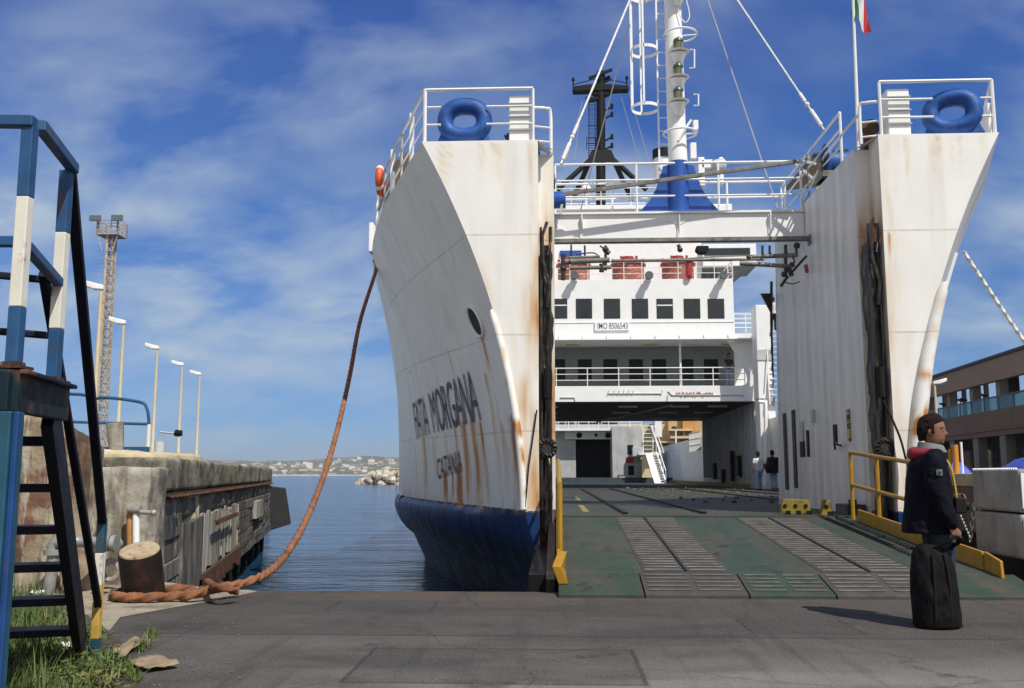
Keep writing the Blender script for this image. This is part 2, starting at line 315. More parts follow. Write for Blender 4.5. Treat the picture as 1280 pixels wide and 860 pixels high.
        if bevel:
            b = o.modifiers.new('Bevel', 'BEVEL'); b.width = bevel; b.segments = 2; b.limit_method = 'ANGLE'; b.angle_limit = R_(50)
        return o
def thing(name, label, cat, loc=(0, 0, 0), group=None):
    o = bpy.data.objects.new(name, None); COL.objects.link(o); o.location = loc; o.empty_display_size = 0.2
    WL[o] = Vector(loc); tag(o, label, cat, group); return o
def tag(o, label, cat, group=None):
    o['label'] = label; o['category'] = cat
    if group: o['group'] = group
    return o
def kind(o, k='structure'): o['kind'] = k; return o
def dup(root, loc, rotz=0.0, label=None):
    r = root.copy(); COL.objects.link(r); r.location = loc; r.rotation_euler = (0, 0, rotz)
    if label: r['label'] = label
    for ch in list(root.children):
        c = ch.copy(); COL.objects.link(c); c.parent = r
        for g in list(ch.children):
            d = g.copy(); COL.objects.link(d); d.parent = c
    return r
def text_mesh(body, size, fn, bold=0.0, xs=1.0, depth=None):
    """letters as faces; fn(u, v) puts each vertex on a surface; returns MB and the text width"""
    cu = bpy.data.curves.new('t', 'FONT'); cu.body = body; cu.size = size; cu.offset = bold; cu.resolution_u = 3
    ob = bpy.data.objects.new('t', cu); COL.objects.link(ob)
    me = bpy.data.meshes.new_from_object(ob.evaluated_get(bpy.context.evaluated_depsgraph_get()))
    bpy.data.objects.remove(ob)
    xsv = [v.co.x for v in me.vertices]; x0, x1 = min(xsv), max(xsv)
    ysv = [v.co.y for v in me.vertices]; y0, y1 = min(ysv), max(ysv)
    mb = MB(); mb.add([fn((v.co.x-x0)/(x1-x0), (v.co.y-y0)/(y1-y0)) for v in me.vertices], [tuple(p.vertices) for p in me.polygons])
    bpy.data.meshes.remove(me); return mb
def remesh(mb, voxel, smooth=4):
    o = mb.build('tmp', WHITE); m = o.modifiers.new('r', 'REMESH'); m.mode = 'VOXEL'; m.voxel_size = voxel
    if smooth: s = o.modifiers.new('s', 'SMOOTH'); s.iterations = smooth; s.factor = 0.5
    dg = bpy.context.evaluated_depsgraph_get(); dg.update()
    me = bpy.data.meshes.new_from_object(o.evaluated_get(dg)); old = o.data
    bpy.data.objects.remove(o); bpy.data.meshes.remove(old)
    r = MB(); r.add([v.co.copy() for v in me.vertices], [tuple(p.vertices) for p in me.polygons]); bpy.data.meshes.remove(me); return r
def lerp(a, b, t): return a+(b-a)*t
def interp(tab, x):
    if x <= tab[0][0]: return tab[0][1]
    for (x0, y0), (x1, y1) in zip(tab, tab[1:]):
        if x <= x1: return lerp(y0, y1, (x-x0)/(x1-x0))
    return tab[-1][1]
def smooth(tab, x):
    n = len(tab)
    if x <= tab[0][0]: return tab[0][1]
    if x >= tab[-1][0]: return tab[-1][1]
    for i in range(n-1):
        if x <= tab[i+1][0]:
            x0, y0 = tab[i]; x1, y1 = tab[i+1]; h = x1-x0
            m0 = (tab[i+1][1]-tab[i-1][1])/(tab[i+1][0]-tab[i-1][0]) if i else (y1-y0)/h
            m1 = (tab[i+2][1]-tab[i][1])/(tab[i+2][0]-tab[i][0]) if i < n-2 else (y1-y0)/h
            t = (x-x0)/h
            return (2*t**3-3*t*t+1)*y0+(t**3-2*t*t+t)*h*m0+(-2*t**3+3*t*t)*y1+(t**3-t*t)*h*m1
def fbm(p, o=4): return mnoise.fractal(Vector(p), 1.0, 2.0, o)
def clamp(x, a=0.0, b=1.0): return max(a, min(b, x))
def sstep(a, b, x): t = clamp((x-a)/(b-a)); return t*t*(3-2*t)
def catmull(pts, n):
    pts = [Vector(p) for p in pts]; out = []
    q = [pts[0]*2-pts[1]]+pts+[pts[-1]*2-pts[-2]]
    for i in range(1, len(q)-2):
        for k in range(n):
            t = k/n; a, b, c, d = q[i-1], q[i], q[i+1], q[i+2]
            out.append(0.5*((2*b)+(c-a)*t+(2*a-5*b+4*c-d)*t*t+(3*b-a-3*c+d)*t**3))
    out.append(pts[-1]); return out
def rails(mb, pts, h, nr, r=0.025, post=None, rpost=0.025, top=None, n=6):
    """guard rail along a base polyline: nr rails, posts at each vertex and every `post` metres"""
    pts = [Vector(p) for p in pts]
    for k in range(nr):
        z = h*(k+1)/nr
        mb.tube([p+Vector((0, 0, z)) for p in pts], (top or r) if k == nr-1 else r, n) if len(pts) > 1 else None
    for a, b in zip(pts, pts[1:]):
        L = (b-a).length; m = max(1, round(L/post)) if post else 1
        for i in range(m+1):
            p = a.lerp(b, i/m); mb.cyl(p, p+Vector((0, 0, h-0.005)), rpost, n=n)

# ================================================================== SETTING
YQ = 10.88       # quay edge
WZ = -1.3
def ground_extra(nt, c, mix, ns, tc):
    s = NN(nt, 'ShaderNodeSeparateXYZ'); LK(nt, tc, s.inputs[0])
    yy = mth(nt, 'ADD', s.outputs[1], mth(nt, 'MULTIPLY', mth(nt, 'SUBTRACT', ns(0.5), 0.5), 0.5))
    yb = mth(nt, 'ADD', s.outputs[1], mth(nt, 'MULTIPLY', mth(nt, 'SUBTRACT', ns(3.0), 0.5), 0.06))
    # laid strips of asphalt of different age: pale worn concrete-like near, dark patch towards the edge, brown edge strip
    a = ramp(nt, yy, [(0.0, 0.0), (1.0, 1.0)])
    f1 = mth(nt, 'GREATER_THAN', yb, 7.92); f2 = mth(nt, 'GREATER_THAN', yb, 9.05)
    near = ramp(nt, mth(nt, 'ADD', mth(nt, 'MULTIPLY', yy, -1.0), 7.3), [(0.0, 0.0), (0.9, 1.0)])
    xm = ramp(nt, mth(nt, 'ADD', mth(nt, 'MULTIPLY', s.outputs[0], 0.5), 1.0), [(0.0, 0.0), (0.7, 1.0)])
    c = mix(mth(nt, 'MULTIPLY', mth(nt, 'MULTIPLY', near, xm), ramp(nt, ns(1.3, (0.3, 1, 1), 7), [(0.25, 0.35), (0.6, 1.0)])), c, (0.185, 0.172, 0.150))
    c = mix(mth(nt, 'MULTIPLY', f1, 0.5), c, (0.046, 0.043, 0.038))
    c = mix(mth(nt, 'MULTIPLY', f2, 0.85), c, (0.064, 0.057, 0.049))
    edge = mth(nt, 'GREATER_THAN', yb, 10.1)
    c = mix(mth(nt, 'MULTIPLY', edge, 0.7), c, (0.088, 0.066, 0.048))
    c = mix(mth(nt, 'MULTIPLY', ramp(nt, ns(0.45, (1, 2.2, 1), 7), [(0.5, 0.0), (0.66, 1.0)]), 0.65), c, (0.032, 0.030, 0.028))
    # open joint at the old edge of the patch
    j = mth(nt, 'LESS_THAN', mth(nt, 'ABSOLUTE', mth(nt, 'SUBTRACT', yb, 7.92)), 0.018)
    c = mix(mth(nt, 'MULTIPLY', j, 0.75), c, (0.02, 0.02, 0.02))
    j2 = mth(nt, 'LESS_THAN', mth(nt, 'ABSOLUTE', mth(nt, 'SUBTRACT', yb, 9.05)), 0.012)
    c = mix(mth(nt, 'MULTIPLY', j2, 0.6), c, (0.03, 0.028, 0.026))
    # square-cut repair patches with tarred edges
    for x0, x1, y0, y1 in ((-1.35, 0.55, 6.15, 7.35), (1.6, 2.5, 8.15, 8.9), (-2.2, -1.2, 9.3, 10.0)):
        fx_ = mth(nt, 'SUBTRACT', mth(nt, 'ABSOLUTE', mth(nt, 'SUBTRACT', mth(nt, 'ADD', s.outputs[0], mth(nt, 'MULTIPLY', mth(nt, 'SUBTRACT', ns(7), 0.5), 0.05)), (x0+x1)/2)), (x1-x0)/2)
        fy_ = mth(nt, 'SUBTRACT', mth(nt, 'ABSOLUTE', mth(nt, 'SUBTRACT', yb, (y0+y1)/2)), (y1-y0)/2)
        dd = mth(nt, 'MAXIMUM', fx_, fy_)
        c = mix(mth(nt, 'MULTIPLY', mth(nt, 'LESS_THAN', dd, 0.0), 0.45), c, (0.052, 0.049, 0.044))
        c = mix(mth(nt, 'MULTIPLY', mth(nt, 'LESS_THAN', mth(nt, 'ABSOLUTE', dd), 0.016), 0.6), c, (0.022, 0.021, 0.020))
    # cracks
    mp = NN(nt, 'ShaderNodeMapping'); LK(nt, tc, mp.inputs[0])
    n2 = NN(nt, 'ShaderNodeTexNoise'); n2.inputs['Scale'].default_value = 1.6; n2.inputs['Detail'].default_value = 6; LK(nt, tc, n2.inputs['Vector'])
    ad = NN(nt, 'ShaderNodeMix', data_type='RGBA', blend_type='ADD'); ad.inputs['Factor'].default_value = 0.5; LK(nt, tc, ad.inputs['A']); LK(nt, n2.outputs['Color'], ad.inputs['B'])
    vo = NN(nt, 'ShaderNodeTexVoronoi', feature='DISTANCE_TO_EDGE'); vo.inputs['Scale'].default_value = 0.42; LK(nt, ad.outputs['Result'], vo.inputs['Vector'])
    c = mix(mth(nt, 'MULTIPLY', ramp(nt, vo.outputs['Distance'], [(0.0, 1.0), (0.008, 0.0)]), 0.45), c, (0.025, 0.025, 0.024))
    c = mix(mth(nt, 'MULTIPLY', ramp(nt, ns(2.6, (1.6, 0.12, 1), 5), [(0.52, 0.0), (0.64, 1.0)]), 0.35), c, (0.030, 0.028, 0.026))
    c = mix(mth(nt, 'MULTIPLY', ramp(nt, ns(1.1, (1, 1, 1), 3), [(0.64, 0.0), (0.69, 1.0)]), 0.6), c, (0.020, 0.019, 0.018))
    # grit
    c = mix(mth(nt, 'MULTIPLY', ramp(nt, ns(60, (1, 1, 1), 2), [(0.56, 0.0), (0.70, 1.0)]), 0.5), c, (0.26, 0.24, 0.21))
    c = mix(mth(nt, 'MULTIPLY', ramp(nt, ns(48, (1, 1, 1), 2), [(0.58, 0.0), (0.70, 1.0)]), 0.6), c, (0.025, 0.024, 0.022))
    return mix(mth(nt, 'MULTIPLY', ramp(nt, ns(2.2, (1, 1, 1), 9), [(0.66, 0.0), (0.74, 1.0)]), 0.5), c, (0.22, 0.19, 0.15))
ASPH = mat('worn_asphalt', (0.088, 0.081, 0.070), 0.9, var=0.25, vs=1.5, spec=0.25, extra=ground_extra, bump=(45, 0.35, (1, 1, 1)))
mb = MB(); mb.box(-70, 70, -45, YQ, -4, 0); kind(mb.build('quay', ASPH, bevel=0.02))
mb = MB(); mb.box(11.7, 140, YQ+0.005, 320, -4, -0.004); kind(mb.build('quay_road', mat('pier_asphalt', (0.10, 0.095, 0.085), 0.9, var=0.2, vs=0.5)))
# tan concrete apron at the left corner of the quay
ap = [G(128, 800), G(150, 772), G(205, 762), G(262, 752), G(322, 739.7)]
pts = [(p.x, p.y-0.0, 0.004) for p in ap]
pts = [pts[0]]+pts[1:]+[(-3.45, YQ-0.004, 0.004), (-4.9, YQ-0.004, 0.004), (-6.6, YQ-0.004, 0.004), (-6.6, 8.0, 0.004), (-4.2, 7.6, 0.004)]
APR = mat('tan_concrete_apron', (0.30, 0.255, 0.185), 0.92, var=0.25, vs=3, dirt=((0.10, 0.08, 0.06), 0.8, 2.4, (1, 1, 1), 0.50, 0.68), bump=(14, 0.6, (1, 1, 1)))
mb = MB(); mb.add(pts, [tuple(range(len(pts)))]); kind(mb.build('apron', APR))
# extra quay corner beyond the straight edge, under the bollard rope
mb = MB(); mb.prism([(-6.6, YQ+0.003, -3), (-3.75, YQ+0.003, -3), (-4.3, 11.35, -3), (-4.8, 11.75, -3), (-6.6, 11.9, -3)], (0, 0, 2.996)); kind(mb.build('quay_corner', APR))

# water
mw = bpy.data.materials.new('sea_water'); mw.use_nodes = True; nt = mw.node_tree
b = nt.nodes['Principled BSDF']; b.inputs['Base Color'].default_value = (0.012, 0.045, 0.095, 1); b.inputs['Roughness'].default_value = 0.12; b.inputs['IOR'].default_value = 1.33
tco = NN(nt, 'ShaderNodeTexCoord').outputs['Object']
def wv(scale, stretch, det):
    mp = NN(nt, 'ShaderNodeMapping'); mp.inputs['Scale'].default_value = stretch; mp.inputs['Rotation'].default_value = (0, 0, 0.25); LK(nt, tco, mp.inputs[0])
    n = NN(nt, 'ShaderNodeTexNoise'); n.inputs['Scale'].default_value = scale; n.inputs['Detail'].default_value = det; LK(nt, mp.outputs[0], n.inputs['Vector']); return n.outputs[0]
hh = mth(nt, 'ADD', mth(nt, 'MULTIPLY', wv(0.45, (0.6, 1.2, 1), 4), 1.2), mth(nt, 'MULTIPLY', wv(2.4, (0.6, 1.3, 1), 5), 0.4))
bp = NN(nt, 'ShaderNodeBump'); bp.inputs['Strength'].default_value = 0.7; bp.inputs['Distance'].default_value = 0.35; LK(nt, hh, bp.inputs['Height']); LK(nt, bp.outputs[0], b.inputs['Normal'])
LK(nt, ramp(nt, wv(0.03, (0.35, 2.5, 1), 5), [(0.35, (0.010, 0.042, 0.095)), (0.62, (0.022, 0.068, 0.125))]), b.inputs['Base Color'])
mb = MB(); mb.add([(-5000, YQ+0.01, WZ), (5000, YQ+0.01, WZ), (5000, 7500, WZ), (-5000, 7500, WZ)], [(0, 1, 2, 3)]); kind(mb.build('sea', mw))

# far coast
HY = 2700
def hz(x, y):
    t = (y-HY)/700
    h = 62+20*fbm((x*0.0011, 1.3, 0), 4)+10*fbm((x*0.006, 4.1, 0), 3)
    prof = sstep(0.0, 1.0, t)*0.82+0.18*sstep(0.0, 0.15, t)
    return WZ-0.5+(h*prof*(0.88+0.28*fbm((x*0.004, y*0.004, 2), 4))+0) * (1 if t > 0 else 0)
mb = MB(); mb.grid(260, 26, lambda u, v: (lerp(-2600, 1500, u), HY+700*v, hz(lerp(-2600, 1500, u), HY+700*v)))
HILL = mat('hill_scrub', (0.085, 0.105, 0.05), 0.95, var=0.3, vs=0.02, dirt=((0.26, 0.20, 0.14), 0.9, 0.011, (1, 1, 2), 0.50, 0.58), streak=((0.035, 0.06, 0.03), 0.85, 0.02, (1, 1, 2), 0.50, 0.60))
kind(mb.build('hills', HILL, smooth=True, fixn=False))
mb = MB(); mb.grid(120, 2, lambda u, v: (lerp(-2600, 1500, u), HY-14+16*v, WZ+0.2+2.6*v+1.2*fbm((u*60, v, 0), 2)))
kind(mb.build('shore', mat('pale_shore', (0.48, 0.44, 0.36), 0.9, var=0.3, vs=0.05), fixn=False))
hm = [mat('house_wall_pale', (0.62, 0.57, 0.48), 0.9), mat('house_wall_white', (0.74, 0.72, 0.68), 0.9), mat('house_wall_pink', (0.50, 0.36, 0.27), 0.9)]
hr = mat('house_roof_tile', (0.34, 0.17, 0.10), 0.9)
protos = []
for i, hmat in enumerate(hm):
    t = thing('house', 'tiny pale house among many on the far hillside across the water', 'house', (0, 0, 0), 'houses on the far hillside')
    a = MB(); a.box(-6, 6, -5, 5, -3, 6.5 if i != 1 else 8.5); a.build('wall', hmat, t)
    z = 6.5 if i != 1 else 8.5
    a = MB(); a.loft([[(-6.5, -5.5, z+.02), (6.5, -5.5, z+.02), (6.5, 5.5, z+.02), (-6.5, 5.5, z+.02)], [(-3, -.3, z+1.6), (3, -.3, z+1.6), (3, .3, z+1.6), (-3, .3, z+1.6)]]); a.build('roof', hr if i != 1 else hmat, t)
    protos.append(t)
used = set(); n = 0
while n < 250:
    px = random.uniform(196, 497); r = random.random()
    y = HY+8+ (random.random()**1.7)*560
    if fbm((px*0.05, y*0.01, 9), 2) < -0.12 and random.random() < 0.8: continue
    x = P(px, 590, y).x
    k = random.choices([0, 1, 2], [5, 3, 3])[0]
    o = protos[k] if k not in used else dup(protos[k], (0, 0, 0))
    used.add(k); s = random.uniform(0.35, 1.05)
    o.location = (x, y, hz(x, y)-0.5); o.scale = (s*random.uniform(0.8, 1.9), s, s*random.uniform(0.7, 1.1)); n += 1
for k, t in enumerate(protos):
    if k not in used: t.location = (P(300, 590, HY+40).x, HY+40, hz(P(300, 590, HY+40).x, HY+40))

# sea haze over the strait
hzm = bpy.data.materials.new('sea_haze'); hzm.use_nodes = True; nt = hzm.node_tree; nt.nodes.clear()
ho = NN(nt, 'ShaderNodeOutputMaterial'); hv = NN(nt, 'ShaderNodeVolumePrincipled'); hv.inputs['Color'].default_value = (.86, .92, 1, 1); hv.inputs['Density'].default_value = 1.3e-4; hv.inputs['Anisotropy'].default_value = 0.2
LK(nt, hv.outputs[0], ho.inputs['Volume'])
mb = MB(); mb.box(-5100, 5100, -60, 7600, -6, 130); kind(mb.build('haze', hzm), 'stuff')

# breakwater of pale rocks
bw = MB()
for i in range(240):
    u = random.random(); px = 447+70*u; Y = 262+random.uniform(-5, 5)
    c = P(px, 597, Y); hmax = 2.9*sstep(0, 0.28, u)+0.5
    zc = WZ+random.random()*hmax-0.2; r = random.uniform(0.7, 1.3)
    ring = [Vector((random.uniform(.6, 1.1)*r*math.cos(a), random.uniform(.6, 1.1)*r*math.sin(a), 0)) for a in [k*math.pi/3 for k in range(6)]]
    c = Vector((c.x, Y, zc))
    bw.loft([[c+v*0.7+Vector((0, 0, -r*.7)) for v in ring], [c+v for v in ring], [c+v*0.6+Vector((0, 0, r*.7)) for v in ring]])
tag(bw.build('breakwater', mat('pale_rock', (0.52, 0.46, 0.36), 0.9, var=0.25, vs=0.6, island=0.35)), 'low breakwater of pale boulders in the sea left of the ship', 'breakwater')
t = thing('harbour_hut', 'small beige square building on the rock breakwater behind the hull', 'building', (P(497, 595, 266).x, 266, WZ))
a = MB(); c = P(497, 595, 266); a.box(c.x-1.9, c.x+2.4, 264, 268, WZ, P(490, 586.5, 266).z); a.build('wall', mat('beige_plaster', (0.50, 0.42, 0.30), 0.9), t)
a = MB(); a.box(c.x-2.1, c.x+2.6, 263.8, 268.2, P(490, 586.5, 266).z+.003, P(490, 586.5, 266).z+.3); a.build('roof', CONCY, t)

# ================================================================== FERRY
CX, YF, ZK, ZT, ZD = 2.62, 16.0, 0.70, 7.03, 0.60
ship = thing('ferry', 'large white car ferry with open bow and its loading ramp lowered onto the quay', 'ferry', (CX, YF, 0))
BL = [(16, 3.13), (18, 3.86), (20, 4.62), (22, 5.36), (24, 6.02), (26, 6.6), (28, 7.1), (31, 7.65), (35, 7.95), (95, 8.0)]
BT = [(16, 4.92), (18, 5.62), (20, 6.30), (23, 7.10), (25, 7.5), (27.5, 7.85), (95, 8.0)]
def hb(Y, z):
    l = smooth(BL, Y)
    if z >= ZK:
        return l+(smooth(BT, Y)-l)*((z-ZK)/(ZT-ZK))**1.88
    d = ZK-z; k = sstep(16, 21, Y)
    low = l-0.29*d**1.2-0.10*k*d
    bulge = 0.26*k*math.sqrt(max(0, 1-((z-0.14)/0.52)**2)) if abs(z-0.14) < 0.52 else 0
    return low+bulge
def hs(s, Y, z, off=0.0): return Vector((CX+s*(hb(Y, z)+off), Y, z))
def hull_hit(px, py, s=-1):
    a, b_ = 16.0, 34.0; best = None
    for i in range(400):
        Y = lerp(a, b_, i/399); p = P(px, py, Y); q = s*(p.x-CX)-hb(Y, p.z)
        if best is None or abs(q) < best[0]: best = (abs(q), Y, p.z)
    return best[1], best[2]
# rust streaks on the port bow: (pixel x, y of the top, length in m, half-width in m, strength)
STK = []
for px, py, L, wd, st in [(529, 548, 1.7, .16, .55), (541, 545, 1.3, .10, .45), (519, 560, 1.2, .07, .4), (556, 588, .9, .12, 1.15), (574, 586, 1.1, .15, 1.3), (566, 590, .7, .07, .7),
                          (579, 528, 1.9, .14, .85), (590, 525, 2.0, .16, .8), (568, 530, 1.2, .09, .55), (556, 540, 1.0, .08, .4), (600, 527, 1.8, .12, .6), (607, 470, 2.4, .09, .42),
                          (640, 520, 1.9, .16, .85), (628, 530, 1.6, .08, .45), (648, 560, 1.3, .06, .6), (600, 412, 1.0, .05, .8), (618, 490, 2.0, .06, .3), (560, 438, .9, .03, .5), (532, 480, .8, .03, .25)]:
    Y, z = hull_hit(px, py); STK.append((Y, z, L*.92, wd*1.3, st*1.3))
HY0, HZ0 = hull_hit(596, 402)
def hull_rust(p):
    Y, z = p.y, p.z
    if z < ZK-0.05: return 0.0
    r = 0.0
    for (y0, z0, L, wd, st) in STK:
        d = z0-z
        if -0.02 < d < L:
            f = max(0.0, d/L); w_ = wd*(0.8+0.5*f)
            r = max(r, st*(1-f**2.2)*math.exp(-((Y-y0-0.06*fbm((z*1.5, y0, 0), 2))/w_)**2)*(0.55+0.6*clamp(0.5+fbm((Y*14, z*0.8, 3), 3))))
    # seams: rows where plates meet collect rust
    for zs, a in ((3.55, .35), (2.0, .3)):
        if abs(z-zs-0.04*(Y-17)) < 0.035: r = max(r, a*clamp(fbm((Y*1.1, zs, 0), 3)+0.1))
    # drip line above the boot top
    r = max(r, 0.5*(1-sstep(0, 0.45, z-ZK))*clamp(fbm((Y*2.4, 0, 5), 4)+0.15))
    if p.x > CX: r = max(r, 0.5*clamp(fbm((Y*2, z*0.35, 8), 4)))
    return clamp(r, 0, 1.4)
hm_ = MB()
for s in (-1, 1):
    # upper flared bow
    hm_.grid(130, 100, lambda u, v: hs(s, lerp(16, 27.6, u), lerp(-2.2, ZT, v)), flip=s > 0)
    # parallel side aft
    hm_.grid(70, 44, lambda u, v: hs(s, lerp(27.6, 95, u**1.5), lerp(-2.2, 3.95, v)), flip=s > 0)
    # step at the end of the flared bow and bulwark thickness aft
    hm_.add([hs(s, 27.6, lerp(3.95, ZT, k/8)) for k in range(9)]+[(CX+s*6.6, 27.6, lerp(3.95, ZT, k/8)) for k in range(9)],
            [(k, k+1, k+10, k+9) for k in range(8)])
    hm_.add([hs(s, 27.6, 3.95), hs(s, 35, 3.95), hs(s, 95, 3.95), (CX+s*7.65, 95, 3.95), (CX+s*7.6, 35, 3.95), (CX+s*6.6, 27.6, 3.95)], [(0, 1, 2, 3, 4, 5)])
    hm_.add([(CX+s*6.6, 27.6, 3.95), (CX+s*7.6, 35, 3.95), (CX+s*7.65, 95, 3.95), (CX+s*7.65, 95, ZD), (CX+s*7.6, 35, ZD), (CX+s*6.6, 27.6, ZD)], [(0, 1, 4, 5), (1, 2, 3, 4)])
    # deck over the bow tower and its aft bulkhead
    ys = [16, 17, 18, 20, 22, 24, 26, 27.6]
    hm_.add([hs(s, y, ZT) for y in ys]+[(CX+s*2.9, 16, ZT), (CX+s*2.64, 22.62, ZT), (CX+s*6.6, 27.6, ZT)], [tuple(range(8))+(10, 9, 8)])
    hm_.add([(CX+s*2.64, 23.22, ZD-.1), (CX+s*6.6, 27.6, ZD-.1), (CX+s*6.6, 27.6, ZT), (CX+s*2.64, 22.62, ZT)], [(0, 1, 2, 3)])
hm_.add([(CX-8, 95, -2.2), (CX+8, 95, -2.2), (CX+8, 95, ZD), (CX-8, 95, ZD)], [(0, 1, 2, 3)])
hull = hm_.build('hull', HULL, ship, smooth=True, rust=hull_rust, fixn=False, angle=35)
# lettering on the port bow
NAVY = mat('navy_lettering', (0.030, 0.035, 0.085), 0.5, var=0.3, vs=6, dirt=((0.20, 0.10, 0.04), 0.75, 2.6, (1, 1, 0.2), 0.58, 0.72))
NAVR = mat('rusted_lettering', (0.07, 0.05, 0.045), 0.6, var=0.4, vs=8, dirt=((0.33, 0.15, 0.04), 0.9, 5, (1, 1, 0.4), 0.50, 0.62))
aY, aZ = hull_hit(603, 526); bY, bZ = hull_hit(522, 549)
text_mesh('FATA  MORGANA', 1, lambda u, v: hs(-1, lerp(bY, aY, u), lerp(bZ, aZ, u)+v*lerp(.90, .98, u), .025), bold=0.0).build('name_lettering', NAVY, hull, fixn=False)
aY2, aZ2 = hull_hit(579, 592); bY2, bZ2 = hull_hit(548, 601)
text_mesh('CATANIA', 1, lambda u, v: hs(-1, lerp(bY2, aY2, u), lerp(bZ2, aZ2, u)+0.03+v*.46, .025), bold=0.006).build('port_lettering', NAVR, hull, fixn=False)
# hawse hole: dark oval recess with a rim
hp = [hs(-1, HY0+0.30*math.cos(a)*1.0, HZ0+0.27*math.sin(a)+0.10*math.cos(a), .02) for a in [2*math.pi*k/24 for k in range(24)]]
a = MB(); a.add(hp, [tuple(range(24))]); hw = a.build('hawse_hole', BLACK, hull, fixn=False)
a = MB(); a.tube(hp, 0.035, 6, closed=True); a.build('rim', WHITE, hw, smooth=True)

# front faces, recess and hinge gear of both bow towers
def front_rust_fn(s):
    tops = [(random.uniform(2.95, 4.8), random.uniform(.5, 1.6), random.uniform(.03, .09), random.uniform(.2, .6)) for _ in range(7)]
    tops += [(3.02, 3.6, .05, .55), (3.9, 1.1, .05, .6)]
    if s > 0: tops += [(2.98, 2.6, .035, 1.1)]
    def f(p):
        h = s*(p.x-CX); z = p.z
        if z < ZK: return 0.35*clamp(fbm((p.x*6, z*2, 3), 3)) if z > 0.1 else 0.1
        r = (0.48 if s < 0 else .26)*math.exp(-((h-2.9)/(0.18+.25*clamp(fbm((z*.7, 3, s), 2)+.4)))**2)*clamp(.55+fbm((p.x*3, z*.6, 7), 3))*sstep(0.7, 2.0, ZT-z)
        r += 0.20*math.exp(-((hb(16, z)-h)/.12)**2)*clamp(.4+fbm((z*.8, 5, s), 3))*(1 if z < 5 else .3)
        for (h0, L, wd, st) in tops:
            d = ZT-z-(1.75 if (s > 0 and h0 < 2.99) else 0)
            if 0 <= d < L: r = max(r, st*.8*(1-d/L)*math.exp(-((h-h0)/wd)**2)*clamp(.6+fbm((p.x*20, z, 1), 3)))
        if z < 3.6: r = max(r, .30*clamp(fbm((p.x*2.2, z*.45, 4+s), 4)+.05))
        return clamp(r, 0, 1.3)
    return f
for s in (-1, 1):
    a = MB()
    def fr(u, v):
        z = lerp(-2.2, ZT, v); o = hb(16, z); i = 2.9
        return Vector((CX+s*lerp(min(i, o-.03), o, u), YF-.002*math.sin(v*math.pi), z))
    a.grid(26, 110, fr, flip=s > 0)
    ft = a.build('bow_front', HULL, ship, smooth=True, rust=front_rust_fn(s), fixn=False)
    a = MB()   # recess behind the front face: side return and back strip
    a.grid(2, 90, lambda u, v: Vector((CX+s*2.9, lerp(16, 16.5, u), lerp(-1.6, ZT-.0, v))))
    a.grid(4, 90, lambda u, v: Vector((CX+s*lerp(2.9, 2.63, u), 16.5, lerp(-1.6, ZT-.1, v))))
    a.add([(CX+s*2.9, 16, ZT), (CX+s*2.9, 16.5, ZT), (CX+s*2.63, 16.5, ZT-.1)], [(0, 1, 2)])
    a.build('door_recess', HULL, ship, rust=lambda p: clamp(.25+.5*fbm((p.x*5, p.z*.6, 2), 4))*(1-sstep(5.2, 6.4, p.z)*.7))
    # inner wall of the bow tower
    a = MB()
    topy = 22.6
    def iw(u, v):
        z = lerp(ZD-.05, ZT-.08, v); return Vector((CX+s*2.63, lerp(16.5, lerp(23.2, topy, v), u), z))
    a.grid(60, 60, iw)
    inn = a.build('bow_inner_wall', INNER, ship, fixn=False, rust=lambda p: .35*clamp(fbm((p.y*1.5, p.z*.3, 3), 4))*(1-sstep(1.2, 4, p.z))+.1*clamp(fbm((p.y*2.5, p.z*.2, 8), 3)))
    # greasy hinge post and rods
    a = MB(); x = CX+s*2.77
    prev = None
    for k in range(26):
        z = lerp(ZD+.1, 5.25, k/25); w_ = .085+.03*fbm((z*1.3, s, 0), 3); d = .13+.05*fbm((z*1.1, s, 4), 3)
    rings = []
    for k in range(60):
        z = lerp(ZD-.4, 5.2, k/59); w_ = .07+.07*fbm((z*1.5, s*3, 0), 3)+(.03 if 2.6 < z < 5.1 else 0); d = .16+.06*fbm((z*1.3, s*2, 4), 3); xo = .04*fbm((z*.8, s, 6), 2)
        rings.append([(x+xo+w_*cx_, 16.34+d*cy, z) for cx_, cy in ((-1, -.6), (-.4, -1), (.4, -1), (1, -.6), (1, 1), (-1, 1))])
    a.loft(rings)
    post = a.build('hinge_post', GREASE, ship, smooth=True)
    a = MB()
    for dx in (-.085, .07): a.tube([(x+dx, 16.12+.03*math.sin(z*3), z) for z in [lerp(.7, 5.5, k/30) for k in range(31)]], [.022+.012*abs(fbm((k*.4, dx, 1), 2)) for k in range(31)], 6)
    a.tube([(x+.02, 16.15, 5.6), (x-.06, 16.1, 5.35), (x-.05, 16.08, 4.9), (x+.06, 16.1, 4.5), (x+.02, 16.1, 4.1)], .03, 6)
    a.tube([(x+.09, 16.3, 5.55), (x+.09, 16.12, 5.3), (x+.03, 16.1, 5.0)], .022, 6)
    a.build('hydraulic_hose', GREASE, post, smooth=True)
    a = MB(); a.cyl((x-s*.02, 16.05, 2.55), (x-s*.02, 16.05, 3.05), .07, n=10); a.build('damper', BLACK, post, smooth=True)
    a = MB()
    for k in range(14):
        th = k/14*2*math.pi; r = .13
        a.cyl((x+r*math.cos(th), 16.05, 1.72+r*math.sin(th)), (x+r*math.cos(th+.5), 16.1, 1.72+r*math.sin(th+.5)), .05, n=6)
    a.box(x-.1, x+.1, 16.05, 16.25, 1.6, 1.82); a.build('hinge_bracket', GREASE, post)
    # half-round fender pipe along the knuckle
    z0, z1 = (.72, 4.05) if s < 0 else (.72, 4.45); rad = .062 if s < 0 else .135
    zs_ = [lerp(z1, z0, k/24) for k in range(25)]
